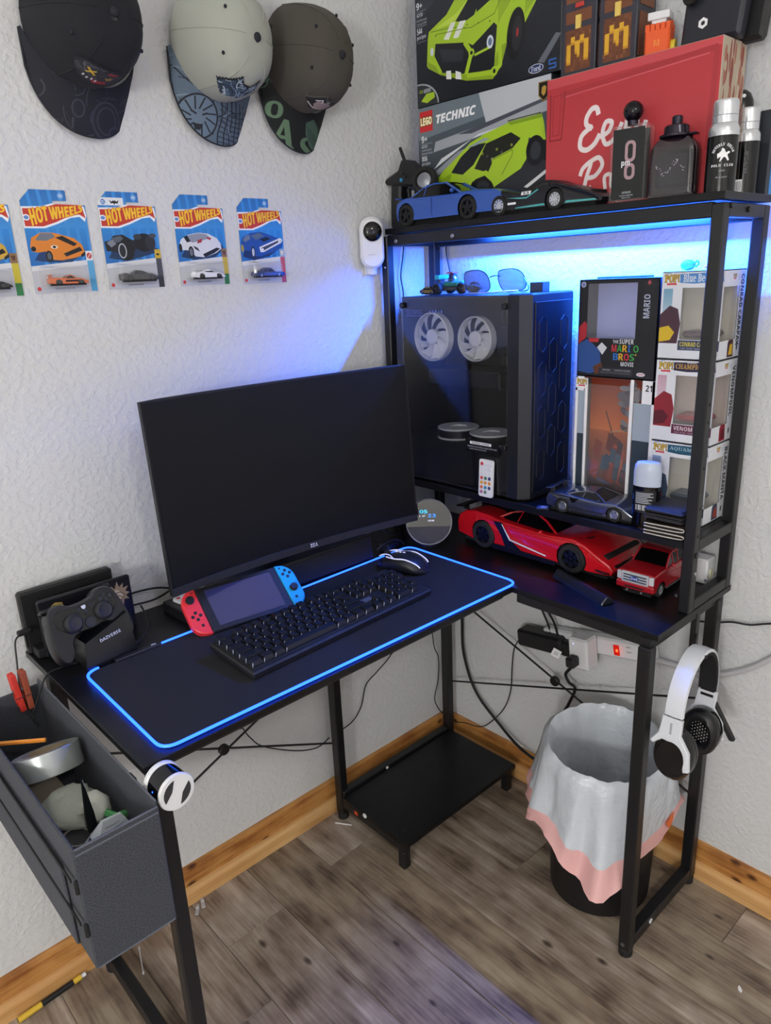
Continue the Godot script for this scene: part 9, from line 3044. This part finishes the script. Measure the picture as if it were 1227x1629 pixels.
func build_waste() -> void:
	var c := Vector3(-0.185, 0, 0.655)
	var o := thing("waste_bin", "black plastic waste bin standing inside the desk's right end frame", "waste bin", c)
	var prof := []
	var rings := []
	for q in [[0.0, 0.92], [0.004, 0.95], [0.34, 1.05], [0.345, 1.07], [0.352, 1.07], [0.352, 1.03], [0.34, 1.01], [0.012, 0.91]]:
		var ring := PackedVector3Array()
		for k in 40:
			var f := TAU * k / 40
			ring.append(Vector3(cos(f) * 0.122 * q[1], q[0], sin(f) * 0.116 * q[1]))
		rings.append(ring)
	part(o, "body", MB.new().loft(rings), mt("bin_black", Color("#101012"), 0.45), 30)
	# the bag hangs over the rim with folds; its hem carries a pink band
	var b := thing("bin_bag", "white bin bag with pink hem draped over the black waste bin", "bin bag", Vector3(c.x, 0.012, c.z))
	var n := FastNoiseLite.new()
	n.seed = 6
	n.frequency = 1.0
	var bag := []
	var hem := []
	var K := 96
	# height above the floor, radius factor, fold strength, 1 where it belongs to the outside
	var lev := [[0.030, 0.78, 0.02], [0.10, 0.86, 0.02], [0.20, 0.92, 0.02], [0.28, 0.95, 0.015], [0.335, 0.965, 0.01], [0.366, 0.99, 0.01], [0.384, 1.08, 0.012], [0.376, 1.17, 0.02], [0.345, 1.22, 0.045], [0.315, 1.24, 0.06], [0.28, 1.29, 0.085], [0.245, 1.36, 0.11]]
	for li in lev.size() + 3:
		var q: Array = lev[mini(li, lev.size() - 1)]
		var extra: float = maxf(0.0, li - lev.size() + 1.0)
		var ring := PackedVector3Array()
		for k in K:
			var f := TAU * k / K
			var d := Vector2(cos(f), sin(f))
			var fold: float = (absf(sin(f * 4.5 + 0.65 * sin(f * 2.0))) * 2.0 - 1.2) * 0.75 + sin(f * 17.0 + 0.8) * 0.35 + n.get_noise_2d(d.x * 2.0 + li * 0.12, d.y * 2.0) * 1.2
			var r: float = q[1] + q[2] * fold + extra * 0.035
			var toward := maxf(0.0, d.dot(Vector2(-0.80, 0.60)))   # the front corner hangs out furthest
			r += (0.16 * pow(toward, 6.0) if li > 8 else 0.0) * (float(li - 8) / 4.0)
			var y: float = q[0] - extra * 0.0105
			if li >= 4:
				y += 0.012 * d.dot(Vector2(0.5, -0.86)) + 0.006 * n.get_noise_2d(d.x * 3.0, d.y * 3.0)
			if li > 8:
				y -= (0.030 * pow(toward, 4.0) + 0.012 * sin(f * 5.0 + 0.5)) * (float(li - 8) / 4.0)
			var p := Vector3(d.x * 0.122 * r, y - 0.012, d.y * 0.116 * r)
			p.z = minf(p.z, 0.1335 + 0.0005 * fold)
			p.x = minf(p.x, 0.150)
			ring.append(p)
		if li < lev.size():
			bag.append(ring)
		if li >= lev.size() - 1:
			hem.append(ring)
	part(b, "bag", MB.new().loft(bag, false), mt("bag_white", Color("#ccd2da"), 0.30, 0.0, {"back": Color(0.35, 0.36, 0.38), "twoside": true, "bump": noise_tex(0.03, 4, FastNoiseLite.TYPE_SIMPLEX, 256), "tri": 4.0, "deep": 0.2, "world": false}), 60)
	part(b, "hem", MB.new().loft(hem, false), mt("hem_pink", Color("#e6b2b0"), 0.4, 0.0, {"back": Color(0.3, 0.25, 0.25), "twoside": true}), 60)
	part(b, "pull_tab", MB.new().at(Vector3(0.045, 0.205, 0.1365), Vector3(0, 0.0, 0.2)).extrude(v2([-0.014, 0.008, 0.018, 0.016, 0.012, -0.004, 0.006, -0.012, -0.008, -0.010]), 0.0, 0.0015), mt("tab_orange", Color("#dc6a2c"), 0.5))


func build_headset() -> void:
	var hk := thing("headset_hook", "dark metal hook bar under the desk's right end that carries the headset", "hook", Vector3(-0.140, 0.66, 0.803))
	part(hk, "bar", MB.new().box(Vector3(0, 0.010, 0.004), Vector3(0.016, 0.13, 0.012), 0.002), M.black_steel)
	part(hk, "arm", MB.new().tube(curve(v3([0.0, 0.020, 0.008, -0.03, 0.026, 0.020, -0.075, 0.031, 0.040, -0.098, 0.031, 0.062, -0.104, 0.037, 0.074]), 5), 0.0036, 8), M.black_steel)
	var o := thing("headset", "white and black gaming headset hanging at the desk's right end", "headset", Vector3(-0.240, 0.606, 0.858), Vector3(0.0, 0.06, -0.12))
	var wt := mt("headset_white", Color("#d5d8de"), 0.3)
	# headband: a flat strip bent in the xy plane
	var rings := []
	var inner := []
	for i in 27:
		var a := lerpf(-0.12, PI + 0.12, i / 26.0)
		var d := Vector3(cos(a) * 0.080, sin(a) * 0.092, 0)
		var nn := Vector3(cos(a), sin(a), 0)
		var w := 0.0175
		rings.append(PackedVector3Array([d + nn * 0.0 + Vector3(0, 0, -w), d + nn * 0.005 + Vector3(0, 0, -w * 0.9), d + nn * 0.0065, d + nn * 0.005 + Vector3(0, 0, w * 0.9), d + Vector3(0, 0, w)]))
		inner.append(PackedVector3Array([d - nn * 0.007 + Vector3(0, 0, -w * 0.9), d - nn * 0.0005 + Vector3(0, 0, -w * 0.95), d - nn * 0.0005 + Vector3(0, 0, w * 0.95), d - nn * 0.007 + Vector3(0, 0, w * 0.9)]))
	part(o, "headband", MB.new().loft(rings), wt, 50)
	part(o, "headband_pad", MB.new().loft(inner), M.matte_black, 40)
	for s in [-1.0, 1.0]:
		var sl := MB.new().at(Vector3(s * 0.081, -0.012, 0), Vector3(0, 0, s * -0.06))
		sl.box(Vector3.ZERO, Vector3(0.005, 0.030, 0.026), 0.001)
		part(o, "slider", sl, mt("slider_dark", Color("#2a2322"), 0.35, 0.4))
		# yoke: a white bracket that widens towards the cup
		var yk := MB.new()
		yk.x = Transform3D(Basis(Vector3(0, 0, 1), Vector3(0, 1, 0), Vector3(-1, 0, 0)), Vector3(s * 0.083, -0.036, 0))
		yk.extrude(v2([-0.018, 0.022, 0.018, 0.022, 0.018, -0.010, 0.036, -0.036, 0.040, -0.070, 0.030, -0.074, 0.024, -0.046, 0.006, -0.026, -0.014, -0.024, -0.030, -0.038, -0.036, -0.034, -0.022, -0.012]), -0.005, 0.005, 0.0015)
		part(o, "yoke", yk, wt, 30)
		var cup := MB.new()
		cup.x = Transform3D(Basis.from_euler(Vector3(0, 0, -s * PI / 2)), Vector3(s * 0.060, -0.092, 0.004)) * Transform3D(Basis.from_scale(Vector3(1.15, 1, 0.9)), Vector3.ZERO)
		cup.lathe([Vector2(0.034, -0.004), Vector2(0.041, 0.0), Vector2(0.041, 0.014), Vector2(0.034, 0.024), Vector2(0.0, 0.026)], 30)
		part(o, "ear_cup", cup, M.gloss_black, 40)
		var pad := MB.new()
		pad.x = cup.x
		pad.lathe([Vector2(0.020, -0.004), Vector2(0.022, -0.016), Vector2(0.030, -0.021), Vector2(0.039, -0.016), Vector2(0.042, -0.006), Vector2(0.040, 0.0)], 30, false)
		part(o, "ear_pad", pad, mt("pad_leather", Color("#121214"), 0.4), 60)
		var ms := MB.new()
		ms.x = cup.x
		for i in 7:
			for j in 7:
				var px := (i - 3) * 0.0058 + (j % 2) * 0.0029
				var py := (j - 3) * 0.0054
				if px * px + py * py < 0.0004:
					ms.ball(Vector3(px, -0.0052, py), Vector3(0.0016, 0.0008, 0.0016), 5, 3)
		part(o, "ear_mesh", ms, mt("mesh_silver", Color("#b5b6ba"), 0.4, 0.3)).set_meta("kind", "stuff")
		var ov := MB.new()
		ov.x = cup.x
		ov.lathe([Vector2(0.030, 0.0255), Vector2(0.028, 0.029), Vector2(0.0, 0.0295)], 28)
		part(o, "cup_plate", ov, M.gloss_black, 40)
	part(o, "microphone", MB.new().at(Vector3(0.088, -0.070, 0.034), Vector3(-0.55, 0, 0.1)).box(Vector3.ZERO, Vector3(0.009, 0.085, 0.014), 0.004), M.black_plastic)
	lettering(o, "GAMING", 0.022, 0.0042, Transform3D(Basis(Vector3(0, -1, 0), Vector3(0, 0, 1), Vector3(-1, 0, 0)), Vector3(-0.0882, -0.034, 0.0)), M.print_dim)


# ------------------------------------------------------------------ small things on the floor
func build_small_things() -> void:
	var sw := thing("cotton_swab", "cotton swab lying on the floor under the felt bin", "cotton swab", Vector3(-1.066, 0.0022, 0.085), Vector3(0, 1.26, 0))
	part(sw, "stick", MB.new().cyl(Vector3(-0.036, 0, 0), Vector3(0.036, 0, 0), 0.0013, 8), M.print_white)
	for s in [-1.0, 1.0]:
		part(sw, "tip", MB.new().ball(Vector3(s * 0.033, 0.0004, 0), Vector3(0.006, 0.0026, 0.0026), 10, 6), M.print_white)
	var pn := thing("marker_pen", "black and yellow marker pen on the floor along the skirting", "pen", Vector3(-1.245, 0.0062, 0.0385), Vector3(0, 0.06, 0))
	part(pn, "barrel", MB.new().cyl(Vector3(-0.06, 0, 0), Vector3(0.055, 0, 0), 0.0058, 14), M.black_plastic)
	part(pn, "cap", MB.new().cyl(Vector3(-0.060, 0, 0), Vector3(-0.012, 0, 0), 0.0062, 14, -1, 0.001), mt("pen_yellow", Color("#d8b23a"), 0.4))
	part(pn, "tail", MB.new().cyl(Vector3(0.052, 0, 0), Vector3(0.070, 0, 0), 0.0060, 14, -1, 0.001), M.pen_yellow)
	part(pn, "end_plug", MB.new().cyl(Vector3(0.070, 0, 0), Vector3(0.080, 0, 0), 0.0045, 12, -1, 0.001), M.white_plastic)
	solo("white_string", MB.new().tube(curve(v3([-0.506, 0.0020, 0.060, -0.496, 0.0020, 0.076, -0.482, 0.0020, 0.098])), 0.0016, 6), M.print_white, "short piece of white string on the floor beside the middle leg", "string")
	for k in 2:
		var cl := thing("adhesive_hook", ["clear adhesive strip on the floor by the skirting, the upper of two", "clear adhesive strip on the floor by the skirting, the lower of two"][k], "adhesive strip", Vector3([-0.893, -0.912][k], 0.0015, [0.043, 0.052][k]), Vector3(0, [1.2, 0.9][k], 0), "strips by the skirting")
		part(cl, "strip", MB.new().box(Vector3.ZERO, Vector3(0.028, 0.0025, 0.009), 0.0008), mt("strip_clear", Color("#cfd0d4"), 0.2, 0.0, {"alpha": 0.6}))
		part(cl, "knob", MB.new().box(Vector3(0.006, 0.0035, 0), Vector3(0.010, 0.005, 0.007), 0.001), M.strip_clear)
	var cr := MB.new()
	cr.extrude(v2([-0.008, -0.002, -0.002, -0.004, 0.008, 0.001, 0.004, 0.004, -0.004, 0.003]), 0.0, 0.0016)
	solo("paper_scrap", cr, M.print_white, "tiny white paper scrap alone on the floor at the right", "scrap", Vector3(-0.237, 0.0002, 1.005), Vector3(-PI / 2, 0, 0.4))
